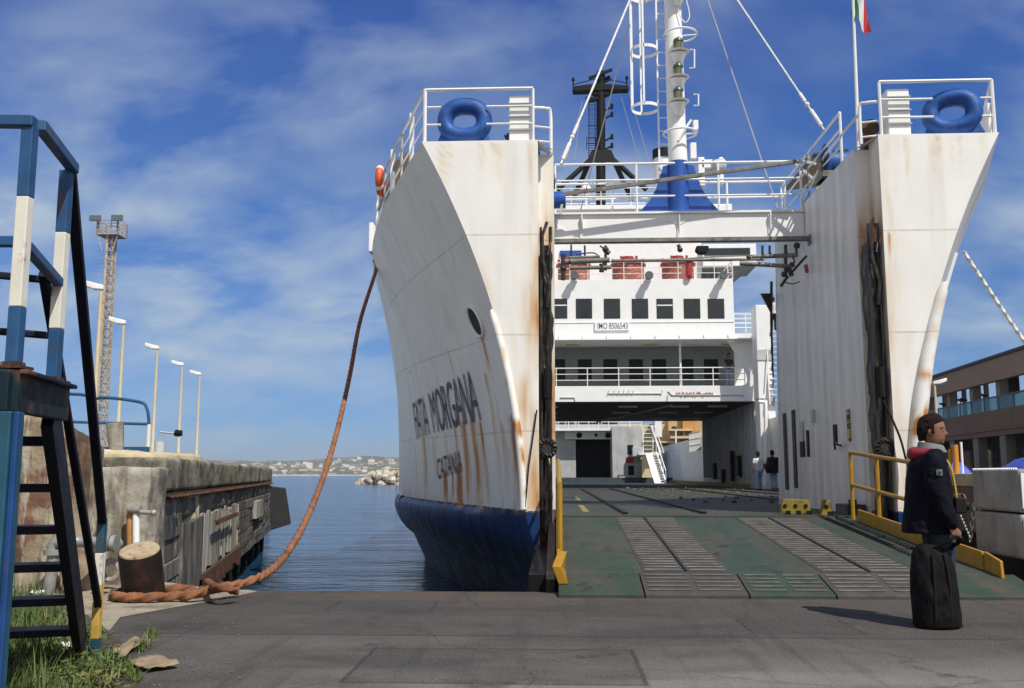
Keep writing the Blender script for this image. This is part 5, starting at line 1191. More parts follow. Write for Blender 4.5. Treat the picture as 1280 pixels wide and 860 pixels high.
# pale concrete-filled tube beside the railing
c = P(146, 562, 13.7); a = MB(); a.cyl((c.x, 13.7, 1.55), (c.x-.05, 13.7, P(143, 529, 13.7).z), .095, .125, 16)
tag(a.build('short_post', CONC, smooth=True), 'short leaning pale concrete post on the yellowish block behind the railing', 'post')
c = P(199, 575, 15.5); a = MB(); a.cyl((c.x, 15.5, 1.0), (c.x, 15.5, P(199, 552, 15.5).z), .09, .085, 12)
tag(a.build('short_post', LGREY, smooth=True), 'short grey pipe post standing at the pier edge right of the railing', 'post')
t = thing('swing_barrier', 'thin grey barrier arm with a black clamp by the second lamp from the right', 'barrier', (P(216, 542, 17).x, 17, 1.3))
a = MB(); a.cyl(P(200, 540, 17), P(219, 542, 17), .02, n=6); a.cyl(P(206, 541, 17), P(203, 549, 17), .006, n=4); a.build('arm', LGREY, t)
a = MB(); a.cyl(P(219, 541, 17), P(225, 542, 17), .06, n=8); a.cyl(P(226, 538, 17), P(226, 545, 17), .03, n=6); a.build('clamp', BLACK, t)

# pipes at the foot of the wall
PIPE = mat('dull_galvanised_pipe', (.30, .30, .27), .5, .3, var=.3, vs=5)
t = thing('water_pipe', 'grey water pipe with an elbow running along the foot of the stained wall', 'pipe', P(70, 740, 9.9)+Vector((0, 0, 0)))
a = MB(); Yp = 10.2
a.tube(catmull([P(60, 745, Yp), P(66, 700, Yp), P(67, 682, Yp), P(76, 677, Yp), P(100, 677, Yp), P(148, 680, Yp+.6)], 5), [.062]*26, 10); a.build('pipe', PIPE, t, smooth=True)
a = MB()
for px, py, r in ((66, 690, .095), (78, 677, .085), (135, 679, .085), (143, 679.5, .09)): c = P(px, py, Yp); a.cyl(c+Vector((-.025, 0, 0)), c+Vector((.025, 0, 0)), r, n=12) if px > 70 else a.cyl(c+Vector((0, 0, -.03)), c+Vector((0, 0, .03)), r, n=12)
a.build_each('flange', PIPE, t, smooth=True)
a = MB(); c = P(138, 713, 10.9); a.tube([c+Vector((.09*math.cos(u), 0, .11*math.sin(u))) for u in [2*math.pi*k/16 for k in range(16)]], .035, 8, closed=True)
tag(a.build('old_tyre_ring', CONC, smooth=True), 'small pale ring leaning on the wall left of the bollard', 'ring')
t = thing('standpipe', 'short orange and white standpipe with a grey tap on the wall behind the bollard', 'pipe', P(168, 690, 11.25))
a = MB(); a.cyl(P(163, 700, 11.25), P(163, 636, 11.25), .045, n=12); a.build('rusty_pipe', mat('orange_rust_pipe', (.42, .20, .05), .7, var=.3, vs=6), t, smooth=True)
a = MB(); a.cyl(P(170, 700, 11.22), P(170, 641, 11.22), .042, n=12); a.build('white_pipe', WHITEC, t, smooth=True)
a = MB(); a.cyl(P(163, 637, 11.2), P(176, 637, 11.2), .05, n=10); a.cyl(P(174, 640, 11.2), P(194, 641, 11.2), .028, n=8); a.ball(P(192, 641, 11.2), .04, 8, 6); a.build('tap', PIPE, t, smooth=True)

# bollard
bb = G(181, 749); bt = P(174.5, 689, bb.y-.20)
t = thing('bollard', 'thick dark rusty bollard leaning left, its top filled with pale concrete', 'bollard', (bb.x, bb.y, 0))
ax = (bt-bb); 
a = MB(); a.tube([bb+Vector((0, 0, -.02)), bb.lerp(bt, .96), bt], [.208, .212, .206], 28); a.build('body', RUSTD, t, smooth=True)
a = MB(); n_ = ax.normalized(); a.tube([bt+n_*.003, bt+n_*.018, bt+n_*.03], [.200, .194, .13], 24); a.build('concrete_fill', mat('stained_concrete_fill', (.36, .28, .17), .9, var=.3, vs=9, dirt=((.12, .07, .04), .9, 7, (1, 1, 1), .52, .62)), t, smooth=True)
# mooring rope to the port bow
ck = hs(-1, 24.6, ZT, -.05)
a = MB(); a.box(ck.x-.05, ck.x+.05, 24.1, 25.4, ZT-.02, ZT+.75); a.build('bulwark_plate', WHITE, ship, bevel=.01)
rp_ = [(461, 305, 24.6), (458, 345, 23.6), (450, 402, 21.8), (437, 470, 19.6), (421, 540, 17.4), (402, 602, 15.5), (380, 655, 13.9), (358, 692, 12.6), (338, 713, 11.7)]
pts = [hs(-1, 24.7, ZT-.12, -.02), hs(-1, 24.5, ZT-.45, .06)]+[P(*q) for q in rp_[2:]]+[G(318, 724, .10), G(295, 731, .06), G(268, 735, .06)]
g1, g2 = bb+Vector((.10, .36, .06)), bb+Vector((-.30, .12, .06))
pts2 = pts+[G(235, 742, .06), bb+Vector((.36, .34, .06)), bb+Vector((.1, .31, .07)), bb+Vector((-.2, .22, .06)), bb+Vector((-.31, -.02, .06)), bb+Vector((-.16, -.28, .06)), bb+Vector((.12, -.33, .06)), bb+Vector((.42, -.22, .06)), G(240, 744, .075), G(262, 737, .12), G(285, 733, .13), G(300, 730, .14)]
cr = catmull(pts2, 44)
a = MB(); a.tube(cr, .043, 15, 3, .20, .22)
tag(a.build('mooring_rope', ROPEO, smooth=True, angle=80), 'thick orange brown mooring rope from the leaning bollard up to the port bow', 'rope')
# second slack turn lying on the apron
pts = [G(197, 735, .06), G(225, 728, .06), G(255, 722, .07), G(285, 722, .09), G(300, 728, .10)]
# tail of the splice
a = MB(); a.tube(catmull([G(258, 727, .12), G(268, 733, .17), G(282, 735, .17), G(296, 739, .12)], 20), .038, 12, 3, .18, .2)
tag(a.build('rope_tail', ROPEO, smooth=True, angle=80), 'frayed brown rope tail lying over the mooring rope at the apron edge', 'rope')
# starboard mooring rope with its own bollard out on the quay road
q0, q1 = hs(1, 19.6, P(1203, 313, 19.6).z, .0), Vector((12.9, 20.6, .35))
q0 = P(1204, 314, 19.6); ml = [q0.lerp(q1, k/40)-Vector((0, 0, .5*math.sin(math.pi*k/40))) for k in range(41)]
a = MB(); ml = [ml[0].lerp(ml[1], 0)]+[p for p in catmull(ml, 6)][1:]; a.tube(ml, .033, 9, 3, .22, .40); tag(a.build('mooring_rope', ROPEW, smooth=True, angle=80), 'white twisted mooring rope from the starboard bow down to the right', 'rope')
a = MB(); a.tube([(12.9, 20.6, -.02), (12.9, 20.6, .42), (12.9, 20.6, .43), (12.9, 20.6, .52)], [.2, .18, .28, .26], 18); tag(a.build('bollard', RUSTD, smooth=True), 'dark mushroom bollard on the right hand quay holding the white rope', 'bollard')

# ---- street lamps
def make_lamp(h):
    t = thing('street_lamp', 'x', 'street lamp', (0, 0, 0), 'street lamps along the quays')
    a = MB(); a.tube([(0, 0, 0), (0, 0, 1.2), (0, 0, 1.25), (0, 0, h)], [.11, .11, .085, .06], 12); a.build('pole', LAMPP, t, smooth=True)
    a = MB(); a.loft([[Vector((x, y*wd, z)) for y, z in ((-1, z0), (1, z0), (1, z1), (-1, z1))] for x, wd, z0, z1 in ((.08, .09, h-.10, h+.06), (-.25, .15, h-.08, h+.14), (-.62, .13, h+.06, h+.24))]); hd = a.build('lamp_head', LAMPH, t, bevel=.03)
    a = MB(); a.prism([(-.2, -.11, h-.088), (-.55, -.10, h+.03), (-.55, .10, h+.03), (-.2, .11, h-.088)], (-.004, 0, -.02)); a.build('lens', mat('lamp_cover', (.55, .55, .5), .3), hd)
    return t
lamp = make_lamp(6.15)
LB = 1.55
for i, (px, py, lab) in enumerate(((127, 357, 'tallest looking street lamp in front of the floodlight tower, leftmost of the row'), (155, 401, 'second street lamp of the row from the left, right of the floodlight tower'), (197, 433, 'middle one of the five cream street lamps on the mole'), (228, 454, 'fourth cream street lamp from the left on the mole'), (250, 466, 'smallest farthest street lamp, rightmost of the five on the mole'))):
    Y = 20.0
    for _ in range(30): Y *= (LB+6.2-CAMH)/(P(px, py, Y).z-CAMH)
    p = P(px, py, Y)
    o = lamp if i == 0 else dup(lamp, (0, 0, 0))
    o.location = (p.x, Y, LB); o['label'] = lab
Y = 50.0
for _ in range(30): Y *= (6.2-CAMH)/(P(1168, 477, Y).z-CAMH)
o = dup(lamp, (P(1168, 477, Y).x, Y, 0), math.pi, 'single street lamp standing in front of the brown terminal building')

# ---- floodlight tower
FY = 125.0; fx = P(132, 430, FY).x; ftop = P(132, 296, FY).z
t = thing('floodlight_tower', 'tall rusty lattice floodlight tower with two lamp banks behind the street lamps', 'tower', (fx, FY, 1.5))
a = MB(); LATM = mat('rusty_cream_lattice', (.46, .38, .27), .7, var=.3, vs=2, dirt=((.26, .12, .06), .7, 1.2, (1, 1, 1), .56, .66))
hw0, hw1 = .60, .45
def lp(k, z): u = (z-1.5)/(ftop-1.5); h = lerp(hw0, hw1, u); return Vector((fx+(-h if k in (0, 3) else h), FY+(-h if k < 2 else h), z))
NS = 26
for k in range(4):
    a.beam(lp(k, 1.5), lp(k, ftop), .16, .16)
    for i in range(NS):
        z0, z1 = lerp(1.5, ftop, i/NS), lerp(1.5, ftop, (i+1)/NS); k2 = (k+1) % 4
        a.beam(lp(k, z0), lp(k2, z1), .07, .07); a.beam(lp(k2, z0), lp(k, z1), .07, .07); a.beam(lp(k, z1), lp(k2, z1), .07, .07)
a.build('lattice', LATM, t)
a = MB()
z = 4
while z < ftop: a.beam((fx-1.2, FY-.75, z), (fx+.8, FY-.75, z), .06, .06); z += 1.05
a.beam((fx-.15, FY-1.0, 2), (fx-.15, FY-1.0, ftop), .30, .1); a.build('climbing_ladder', LATM, t)
a = MB(); a.box(fx-1.5, fx+1.5, FY-1.4, FY+1.4, ftop, ftop+.14); rails(a, [(fx-1.45, FY-1.4, ftop+.1), (fx+1.45, FY-1.4, ftop+.1), (fx+1.45, FY+1.4, ftop+.1), (fx-1.45, FY+1.4, ftop+.1), (fx-1.45, FY-1.4, ftop+.1)], 1.9, 4, .05, 1.0, .06, .06)
for x in (-1, 1):
    a.beam((fx+x*1.4, FY-1.2, ftop+.1), (fx+x*.7, FY-1, ftop-2.2), .10, .10); a.beam((fx+x*1.3, FY-1.3, ftop), (fx+x*1.3, FY-1.3, ftop+2.3), .12, .12)
a.build('platform', LATM, t)
for x in (-1, 1):
    a = MB(); a.loft([[Vector((fx+x*(1.5+dx), FY-1.5+dy, ftop+2.1+dz)) for dx, dz in ((-.8*k, -.4*k), (.8*k, -.4*k), (.8*k, .4*k), (-.8*k, .4*k))] for dy, k in ((-.5, 1.0), (.1, .75))]); lb = a.build('lamp_bank', GREY, t)
    a = MB(); a.box(fx+x*1.5-.72, fx+x*1.5+.72, FY-2.03, FY-2.003, ftop+1.76, ftop+2.44); a.build('lens', mat('lamp_lens', (.10, .13, .14), .1), lb)

# ================================================================== BLUE STAIRS AT THE LEFT
A0, B0 = P(17, 456, 4.0), P(67, 470, 4.62); ZPL = 1.73
A0.z = B0.z = ZPL
E0 = G(124, 828)
stair = thing('access_stairs', 'blue and white steel access stairs with handrails in the left foreground', 'stairs', (A0.x, A0.y, 0))
def bpost(name_xy, zbase, ztop, bands):
    a = MB(); z0 = zbase
    for z1, mi in bands: a.mi = mi; a.box(name_xy[0]-.027, name_xy[0]+.027, name_xy[1]-.027, name_xy[1]+.027, z0, z1-.0005); z0 = z1
    return a
zA = P(30, 150, 4.0).z; zB = P(78, 212, 4.62).z; zR = (zA+zB)/2
M4 = [STAIRB, POSTW, mat('worn_yellow_band', (.52, .33, .07), .55, var=.2, vs=8, dirt=((.2, .1, .05), .8, 8, (1, 1, 1), .6, .7))]
for q in (A0, B0): bpost((q.x, q.y), ZPL, zR, ((ZPL+.27, 0), (ZPL+.76, 1), (zR-.02, 0))).build('rail_post', M4, stair, bevel=.004)
a = MB()
LFT = Vector((-1.05, -.26, 0))     # across the platform
Al = A0+LFT*1.1
a.beam((A0.x+.026, A0.y+.028, zR), (B0.x+.02, B0.y+.03, zR), .052, .052); a.beam((A0.x, A0.y+.03, ZPL+.55), (B0.x, B0.y, ZPL+.50), .045, .045)
a.beam((A0.x+.026, A0.y-.01, zR-.002), (Al.x, A0.y-.10, zR+.0), .055, .05); a.beam((A0.x, A0.y, ZPL+.56), (Al.x, A0.y-.1, ZPL+.56), .045, .045)
a.build('top_rail', STAIRB, stair, bevel=.006)
He = P(128, 652, E0.y); Hm = P(123, 757, E0.y)
d1 = Vector((B0.x, B0.y+.03, zR)); 
a = MB(); a.beam(d1, He, .055, .06); a.beam((B0.x-.02, B0.y-.12, ZPL+.53), Hm, .045, .05)
bk = A0+LFT*.8+Vector((0, .75, 0))
a.beam((A0.x-.9, A0.y+.42, ZPL+.56), (B0.x-.05, B0.y+.02, ZPL+.52), .035, .035); a.beam((A0.x-.9, A0.y+.42, ZPL+.28), (B0.x-.05, B0.y+.02, ZPL+.24), .035, .035)
a.build('handrail', STAIRD, stair, bevel=.008)
bpost((He.x, He.y), 0, He.z, ((.16, 0), (.52, 2), (.74, 1), (He.z+.02, 0))).build('end_post', [STAIRT]+M4[1:], stair, bevel=.004)
a = MB()
for q in (A0, B0):
    a.box(q.x-.06, q.x+.06, q.y-.055, q.y+.055, ZPL, ZPL+.012)
    for dx in (-.045, .045): a.cyl((q.x+dx, q.y-.04, ZPL+.012), (q.x+dx, q.y-.04, ZPL+.028), .010, n=6)
    a.box(q.x-.034, q.x+.034, q.y-.034, q.y+.034, ZPL+.012, ZPL+.03)
a.build_each('base_flange', RUSTM, stair)
# platform edge, column
a = MB(); a.beam((A0.x+.03, A0.y-.05, ZPL-.10), (B0.x+.03, B0.y+.06, ZPL-.10), .05, .17); a.beam((A0.x+.03, A0.y-.05, ZPL-.015), (B0.x+.03, B0.y+.06, ZPL-.015), .12, .02); a.beam((A0.x+.03, A0.y-.06, ZPL-.10), (Al.x, A0.y-.16, ZPL-.10), .05, .17)
a.build('edge_beam', mat('rusty_dark_blue', (.005, .018, .028), .6, spec=.25, var=.4, vs=5, dirt=((.14, .06, .03), .9, 5, (1, 1, 1), .55, .68)), stair, bevel=.005)
a = MB(); a.add([(A0.x, A0.y-.05, ZPL-.03), (B0.x, B0.y+.06, ZPL-.03), (B0.x-1.1, B0.y-.1, ZPL-.03), (A0.x-1.2, A0.y-.2, ZPL-.03)], [(0, 1, 2, 3)]); a.prism([(A0.x, A0.y-.05, ZPL-.025), (B0.x, B0.y+.06, ZPL-.025), (B0.x-1.1, B0.y-.1, ZPL-.025), (A0.x-1.2, A0.y-.2, ZPL-.025)], (0, 0, .02)); a.build('platform_deck', STAIRD, stair)
cc = P(16, 600, 3.9)
a = MB(); a.box(cc.x-.10, cc.x, 3.85, 3.96, 0, ZPL-.19); a.build('support_column', STAIRT, stair, bevel=.006)
a = MB(); a.box(cc.x+.001, cc.x+.028, 3.862, 3.885, 0, ZPL-.19); a.build('support_column', mat('lit_side_stair_blue', (.007, .050, .17), .5, var=.25, vs=5, dirt=((.10, .05, .03), .8, 6, (1, 1, .6), .64, .74)), stair, bevel=.006)  # extra strip in brighter blue paints the column's lit side face
# stringers and treads
T0 = Vector((B0.x-.02, B0.y+.02, ZPL-.12)); T1 = Vector((G(101, 826).x, G(101, 826).y, .06)); acr = Vector((-.92, -.32, 0)).normalized()*.72
a = MB(); a.beam(T0, T1, .055, .24); a.beam(T0+acr, T1+acr, .055, .24); a.build('stringer', STAIRD, stair, bevel=.005)
for k in range(6):
    q = T0.lerp(T1, (k+.75)/6.4); a = MB(); sd = (T1-T0); sd.z = 0; sd.normalize()
    f0 = q+acr*.04; a.prism([f0-sd*.10, f0+sd*.12, f0+sd*.12+acr*.93, f0-sd*.10+acr*.93], (0, 0, .045)); a.build('tread', STAIRD, stair)

# ================================================================== RIGHT-HAND SIDE
# dolphin with fender panels
t = thing('fender_dolphin', 'dark quay dolphin with two stacked grey fender panels right of the man', 'fender', (6.3, 12, WZ))
a = MB(); a.box(5.86, 8.9, 11.75, 14.9, -2.5, 1.24); a.build('dolphin_body', mat('near_black_wall', (.022, .02, .018), .8, var=.4, vs=2, bump=(6, .5, (1, 1, 1))), t, bevel=.03)  # one even near-black colour over the whole block
PANEL = mat('grey_fender_plastic', (.27, .27, .25), .6, var=.2, vs=3, dirt=((.10, .10, .09), .7, 2.5, (1, 1, .4), .5, .68), streak=((.45, .45, .42), .5, 6, (1, 1, 3), .6, .7))
p, q = P(1271, 586, 11.6), P(1271, 700, 11.6); xw = p.x
far = 12.85
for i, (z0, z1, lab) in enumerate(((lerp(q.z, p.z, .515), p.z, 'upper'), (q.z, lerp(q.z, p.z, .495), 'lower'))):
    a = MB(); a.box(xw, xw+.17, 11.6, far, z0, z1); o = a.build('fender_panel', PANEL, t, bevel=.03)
    a = MB(); a.box(xw+.03, xw+.16, 11.575, 11.597, z0+.05, z1-.05); a.build('lit_panel_edge', WHITEC, o)  # white plate paints the sunlit end face of the grey panel
    if i == 0:
        a = MB()
        for k in range(22): y = lerp(11.65, far-.05, k/21); a.ball((xw+.01, y, z1-.005), (.02, .022, .022), 6, 5)
        a.build('panel_beading', WHITEC, o)
a = MB(); a.box(xw+.2, 5.95, 11.85, 12.6, .45, 1.1); a.build('fender_block', RUBBER, t)
a = MB(); a.box(5.62, 5.95, 13.3, 14.7, 1.12, 1.30); a.build('timber_cap', mat('pale_timber', (.42, .36, .24), .8, var=.2, vs=4), t, bevel=.02)
a = MB(); a.box(5.64, 5.9, 13.3, 14.7, .5, 1.117); a.build('timber_fender', mat('dark_timber', (.09, .085, .075), .8, var=.3), t, bevel=.02)
a = MB()
for k in range(12):
    c = Vector((5.58-.012*k, 13.15, 1.12-.062*k)); th = (k % 2)*math.pi/2
    a.tube([c+Vector((.022*math.cos(u)*math.cos(th), .022*math.cos(u)*math.sin(th), .042*math.sin(u))) for u in [2*math.pi*j/10 for j in range(10)]], .009, 5, closed=True)
tag(a.build('chain', STEEL, smooth=True), 'short hanging steel chain left of the grey fender panels', 'chain')
# blue tarpaulins
TARP = mat('blue_tarpaulin', (.008, .05, .42), .5, var=.15, vs=3, bump=(5, .4, (1, 1, 1)))
def tarp(name, x0, x1, y0, y1, z0, z1, lab, inset=.25):
    def f(u, v):
        x = lerp(x0, x1, u); y = lerp(y0, y1, v); e = min(sstep(0, inset, u*(x1-x0)), sstep(0, inset, (1-u)*(x1-x0)), sstep(0, inset, v*(y1-y0)), sstep(0, inset, (1-v)*(y1-y0)))
        return Vector((x, y, z0+(z1-z0)*e+.02*fbm((x*3, y*3, z0), 3)*(1 if e > 0 else 0)))
    a = MB(); a.grid(26, 26, f); a.box(x0, x1, y0, y1, z0-.03, z0-.002)
    tag(a.build(name, TARP, smooth=True, angle=60), lab, 'tarpaulin', 'blue tarpaulins on the dolphin')
tarp('tarpaulin', 6.25, 8.6, 12.3, 14.4, 1.275, 1.52, 'larger blue tarpaulin spread on the dolphin above the grey panels', .35)
p = P(1181, 580, 14.75); tarp('tarpaulin', 5.6, 6.15, 14.4, 14.85, 1.275, 1.48, 'small blue tarpaulin heap behind the orange post', .2)
a = MB(); a.box(xw+.18, xw+.30, 11.62, 11.74, .35, 1.30); a.box(xw+.18, 8.9, 11.62, 11.74, 1.25, 1.33); tag(a.build('blue_frame', TARP, bevel=.01), 'bright blue frame at the right picture edge beside the fender panels', 'frame')
t = thing('marker_post', 'short orange marker post with a thin white rod on the dolphin', 'post', P(1194, 580, 14.3))
a = MB(); c = P(1195, 580, 14.3); tp = P(1195, 556, 14.3); a.cyl((c.x, 14.3, 1.27), (c.x, 14.3, tp.z), .042, n=10); a.cyl((c.x-.055, 14.36, 1.27), (c.x-.055, 14.36, tp.z-.06), .022, n=8); a.build('orange_post', mat('orange_post_paint', (.55, .22, .02), .5, var=.15), t, smooth=True)
a = MB(); a.cyl((c.x+.09, 14.3, 1.27), (c.x+.09, 14.3, tp.z+.04), .018, n=8); a.build('white_rod', WHITEC, t, smooth=True)

# ---- terminal building
BX = P(1280, 500, 59); tb = thing('terminal_building', 'long two storey brown terminal building with an open upper gallery and glass parapet', 'building', (BX.x, 59, 0))
BROWN = mat('brown_render', (.15, .092, .065), .85, var=.12, vs=.6, streak=((.10, .07, .055), .6, 1.2, (1, 1, .2), .5, .68)); PIER = mat('grey_pier_concrete', (.18, .168, .15), .85, var=.15, vs=1, streak=((.12, .11, .10), .5, 1.5, (1, 1, .15), .5, .68))
FASC = mat('buff_fascia', (.24, .175, .12), .8, var=.1, vs=.5)
off = Vector((BX.x, 59, 0))
def lb_(mb, x0, x1, y0, y1, z0, z1): return mb.box(x0+off.x, x1+off.x, y0+off.y, y1+off.y, z0, z1)
YA_, YZ_ = -26.0, 46.0; zr = P(1280, 436, 59).z; zo = P(1280, 469, 59).z; zg = P(1280, 489, 59).z; zf = P(1280, 508, 59).z; zb_ = P(1280, 541, 59).z
a = MB(); lb_(a, -.5, 4.6, YA_-.4, YZ_, zr-.18, zr); a.build('roof', mat('dark_roof_edge', (.035, .035, .04), .7), tb)
a = MB(); lb_(a, -.35, .04, YA_-.2, YZ_-.05, zo, zr-.183); a.build('fascia', FASC, tb)
a = MB(); lb_(a, -.12, 4.3, YA_, YZ_-.1, zb_+.002, zf); lb_(a, -.2, 0, YA_, YZ_-.1, zb_+.35, zf+.04); a.build('floor_band', BROWN, tb)
a = MB(); lb_(a, 3.5, 4.25, YA_, YZ_-.1, 0, zb_); a.build('ground_floor_wall', mat('dark_ground_floor', (.05, .05, .048), .8, var=.2), tb)
k0 = -6
for k in range(-6, 9):
    y0 = 2.43+k*4.92
    if y0 < YA_ or y0+1.95 > YZ_: continue
    a = MB(); lb_(a, .0, .55, y0+1.28, y0+1.95, zf+.003, zr-.36); a.build('gallery_pillar', PIER, tb); a = MB(); lb_(a, 3.0, 3.3, y0+2.7, y0+2.95, zf+.003, zr-.36); a.build('rear_post', PIER, tb)
    a = MB(); lb_(a, .0, .6, y0+.9, y0+1.9, 0, zb_); a.build('arcade_pillar', PIER, tb)
a = MB(); lb_(a, .045, 4.2, YA_, YZ_-.1, zr-.35, zr-.19); a.build('gallery_ceiling', PIER, tb)
gp = bpy.data.materials.new('parapet_glass'); gp.use_nodes = True; nt = gp.node_tree; b = nt.nodes['Principled BSDF']
b.inputs['Base Color'].default_value = (.09, .13, .13, 1); b.inputs['Roughness'].default_value = .08
tr = NN(nt, 'ShaderNodeBsdfTransparent'); tr.inputs[0].default_value = (.7, .9, .9, 1); ms = NN(nt, 'ShaderNodeMixShader'); ms.inputs[0].default_value = .5
LK(nt, tr.outputs[0], ms.inputs[1]); LK(nt, b.outputs[0], ms.inputs[2]); LK(nt, ms.outputs[0], nt.nodes['Material Output'].inputs[0])
for k in range(-6, 9):
    y0 = 2.43+k*4.92
    for j in range(2):
        ya = y0+j*2.46
        if ya < YA_ or ya+2.4 > YZ_: continue
        a = MB(); lb_(a, -.16, -.14, ya+.03, ya+2.43, zf+.06, zg-.04); a.build('parapet_glass', gp, tb)
a = MB(); lb_(a, -.2, -.1, YA_, YZ_-.1, zg-.05, zg+.04); lb_(a, -.2, -.1, YA_, YZ_-.1, zf+.043, zf+.08)
y = YA_+.1
while y < YZ_: lb_(a, -.18, -.12, y-.02, y+.02, zf+.08, zg-.05); y += 2.46
a.build('parapet_rail', mat('dark_handrail', (.03, .045, .045), .5), tb)
a = MB(); y0 = 2.43-4.92*0+1.9; lb_(a, 1.2, 1.5, y0+.1, y0+2.6, zo-.75, zr-.36); a.build('gallery_board', BLACK, tb)
for y0 in (5.8, 14.8, 19.8, 15.6, 10.7): 
    a = MB(); a.beam(off+Vector((1.5, y0-.2, zg+.55)), off+Vector((1.5, y0+.9, zg+.75)), .2, .12); a.beam(off+Vector((1.5, y0+.35, zg+.5)), off+Vector((1.5, y0+.35, zo+.29)), .05, .05) if False else a.beam(off+Vector((1.5, y0+.3, zf)), off+Vector((1.5, y0+.3, zg+.7)), .06, .06); a.build('gallery_fan', BLACK, tb) if False else a.build('gallery_sign', BLACK, tb)
for k in range(-5, 9):
    y0 = 2.43+k*4.92+1.9
    if y0+3 > YZ_: continue
    a = MB(); lb_(a, 3.45, 3.497, y0+.3, y0+2.7, .3, zb_-.6); a.build('ground_window', GLASS, tb)
tb.rotation_euler = (0, 0, -R_(4.5))
# yellow buildings beyond the stern
YY = 150.0
yb1 = thing('harbour_building', 'ochre building with balconies and dark windows seen beyond the stern', 'building', (P(830, 545, YY).x, YY, 0))
OC = mat('ochre_render', (.50, .33, .15), .85, var=.12, vs=.3); OCL = mat('pale_ochre_render', (.55, .44, .26), .85, var=.1, vs=.3); OR = mat('orange_render', (.52, .24, .06), .85, var=.1, vs=.3)
def yb(px0, py0, px1, py1, d0, d1, mb): p, q = P(px0, py1, YY+d0), P(px1, py0, YY+d0); return mb.box(p.x, q.x, YY+d0, YY+d1, p.z, q.z)
a = MB(); yb(770, 530, 838, 640, 4, 12, a); a.build('wall', OCL, yb1)
a = MB(); yb(838, 524, 882, 640, 2, 12, a); a.build('wing', OC, yb1)
a = MB(); yb(854, 508, 868, 552, 1, 11, a); a.build('tower', OR, yb1)
a = MB(); yb(822, 551, 846, 553.5, 1.5, 3.9, a); yb(838, 545, 868, 548, .6, 1.9, a); yb(836, 536, 866, 538.5, .5, 1.9, a); yb(842, 558, 868, 561, .3, 1.9, a); a.build_each('balcony', OCL, yb1)
a = MB(); yb(846, 539, 855, 544, 1.9, 2.1, a); yb(856.5, 539, 864, 544, .9, 1.1, a); yb(849, 548, 866, 552, .9, 1.1, a); yb(827, 553, 834, 557, 3.9, 4.1, a); yb(840, 533, 846, 537, 1.9, 2.1, a); a.build_each('window', GLASS, yb1)
a = MB(); yb(819, 520, 827, 546, 0, 4, a); a.build('white_shaft', WHITEC, yb1)

# ================================================================== GROUND DETAILS
# weeds at the foot of the stairs
wd_ = MB()
def blade(mb, p, h, lean, wd, az, seg=3):
    d = Vector((math.cos(az), math.sin(az), 0)); sd = Vector((-d.y, d.x, 0)); L, Rr = [], []
    for k in range(seg+1):
        t_ = k/seg; c = p+d*(lean*t_*t_)+Vector((0, 0, h*t_*(1-.25*t_*lean/max(h, .01)))); w_ = wd*(1-t_)**.7*.5+.0004
        L.append(c-sd*w_); Rr.append(c+sd*w_)
    mb.add(L+Rr, [(k, k+1, seg+1+k+1, seg+1+k) for k in range(seg)])
def inside_weed(x, y):
    q = fbm((x*1.6, y*1.6, 2.2), 3); return q > -.15
cnt = 0
while cnt < 5200:
    px = random.uniform(-60, 190); py = random.uniform(742, 900)
    p = G(px, py); 
    lim = 60+75*sstep(745, 835, py)+50*clamp(fbm((p.x*2, p.y*2, 1), 2)+.1)
    if px > lim+random.uniform(-10, 10): continue
    if py < 770 and px > 95: continue
    if not inside_weed(p.x, p.y) and random.random() < .75: continue
    h = random.uniform(.05, .20)*(1.5 if random.random() < .12 else 1)*(1.25 if px < 60 else .85)
    blade(wd_, p, h, random.uniform(.02, .14), random.uniform(.006, .016), random.uniform(0, 6.28)); cnt += 1
for k in range(1100):   # broad leaves
    px = random.uniform(15, 165); py = random.uniform(785, 880); p = G(px, py)
    if px > 60+95*sstep(745, 835, py): continue
    c = p+Vector((0, 0, random.uniform(.02, .14))); az = random.uniform(0, 6.28); d = Vector((math.cos(az), math.sin(az), random.uniform(-.2, .5))); sd = Vector((-d.y, d.x, random.uniform(-.3, .3))); L = random.uniform(.03, .07)
    wd_.add([c, c+d*L*.5+sd*L*.28, c+d*L, c+d*L*.5-sd*L*.28], [(0, 1, 2, 3)])
for (cx_, cy_) in ((183, 806), (190, 795), (176, 812), (168, 850)):   # small tufts on the apron
    for k in range(70): p = G(cx_+random.gauss(0, 4), cy_+random.gauss(0, 2.5)); blade(wd_, p, random.uniform(.03, .10), random.uniform(.02, .09), .008, random.uniform(0, 6.28))
GRASS = mat('weed_green', (.085, .13, .022), .7, var=.35, vs=3, island=.6, dirt=((.22, .19, .07), .8, 2.5, (1, 1, 1), .55, .65))
o = wd_.build('weeds', GRASS, fixn=False); kind(o, 'stuff'); o['label'] = 'green weeds and grass growing round the foot of the blue stairs'; o['category'] = 'weeds'
# soil under the weeds
a = MB(); cs = [G(x, y) for x, y in ((-80, 905), (150, 905), (176, 850), (150, 800), (110, 770), (60, 750), (-60, 745))]; a.add([(p.x, p.y, .006) for p in cs], [tuple(range(len(cs)))]); kind(a.build('soil', mat('dark_soil', (.065, .05, .032), .95, var=.4, vs=5, dirt=((.16, .13, .09), .8, 6, (1, 1, 1), .55, .7), bump=(20, .8, (1, 1, 1)))))
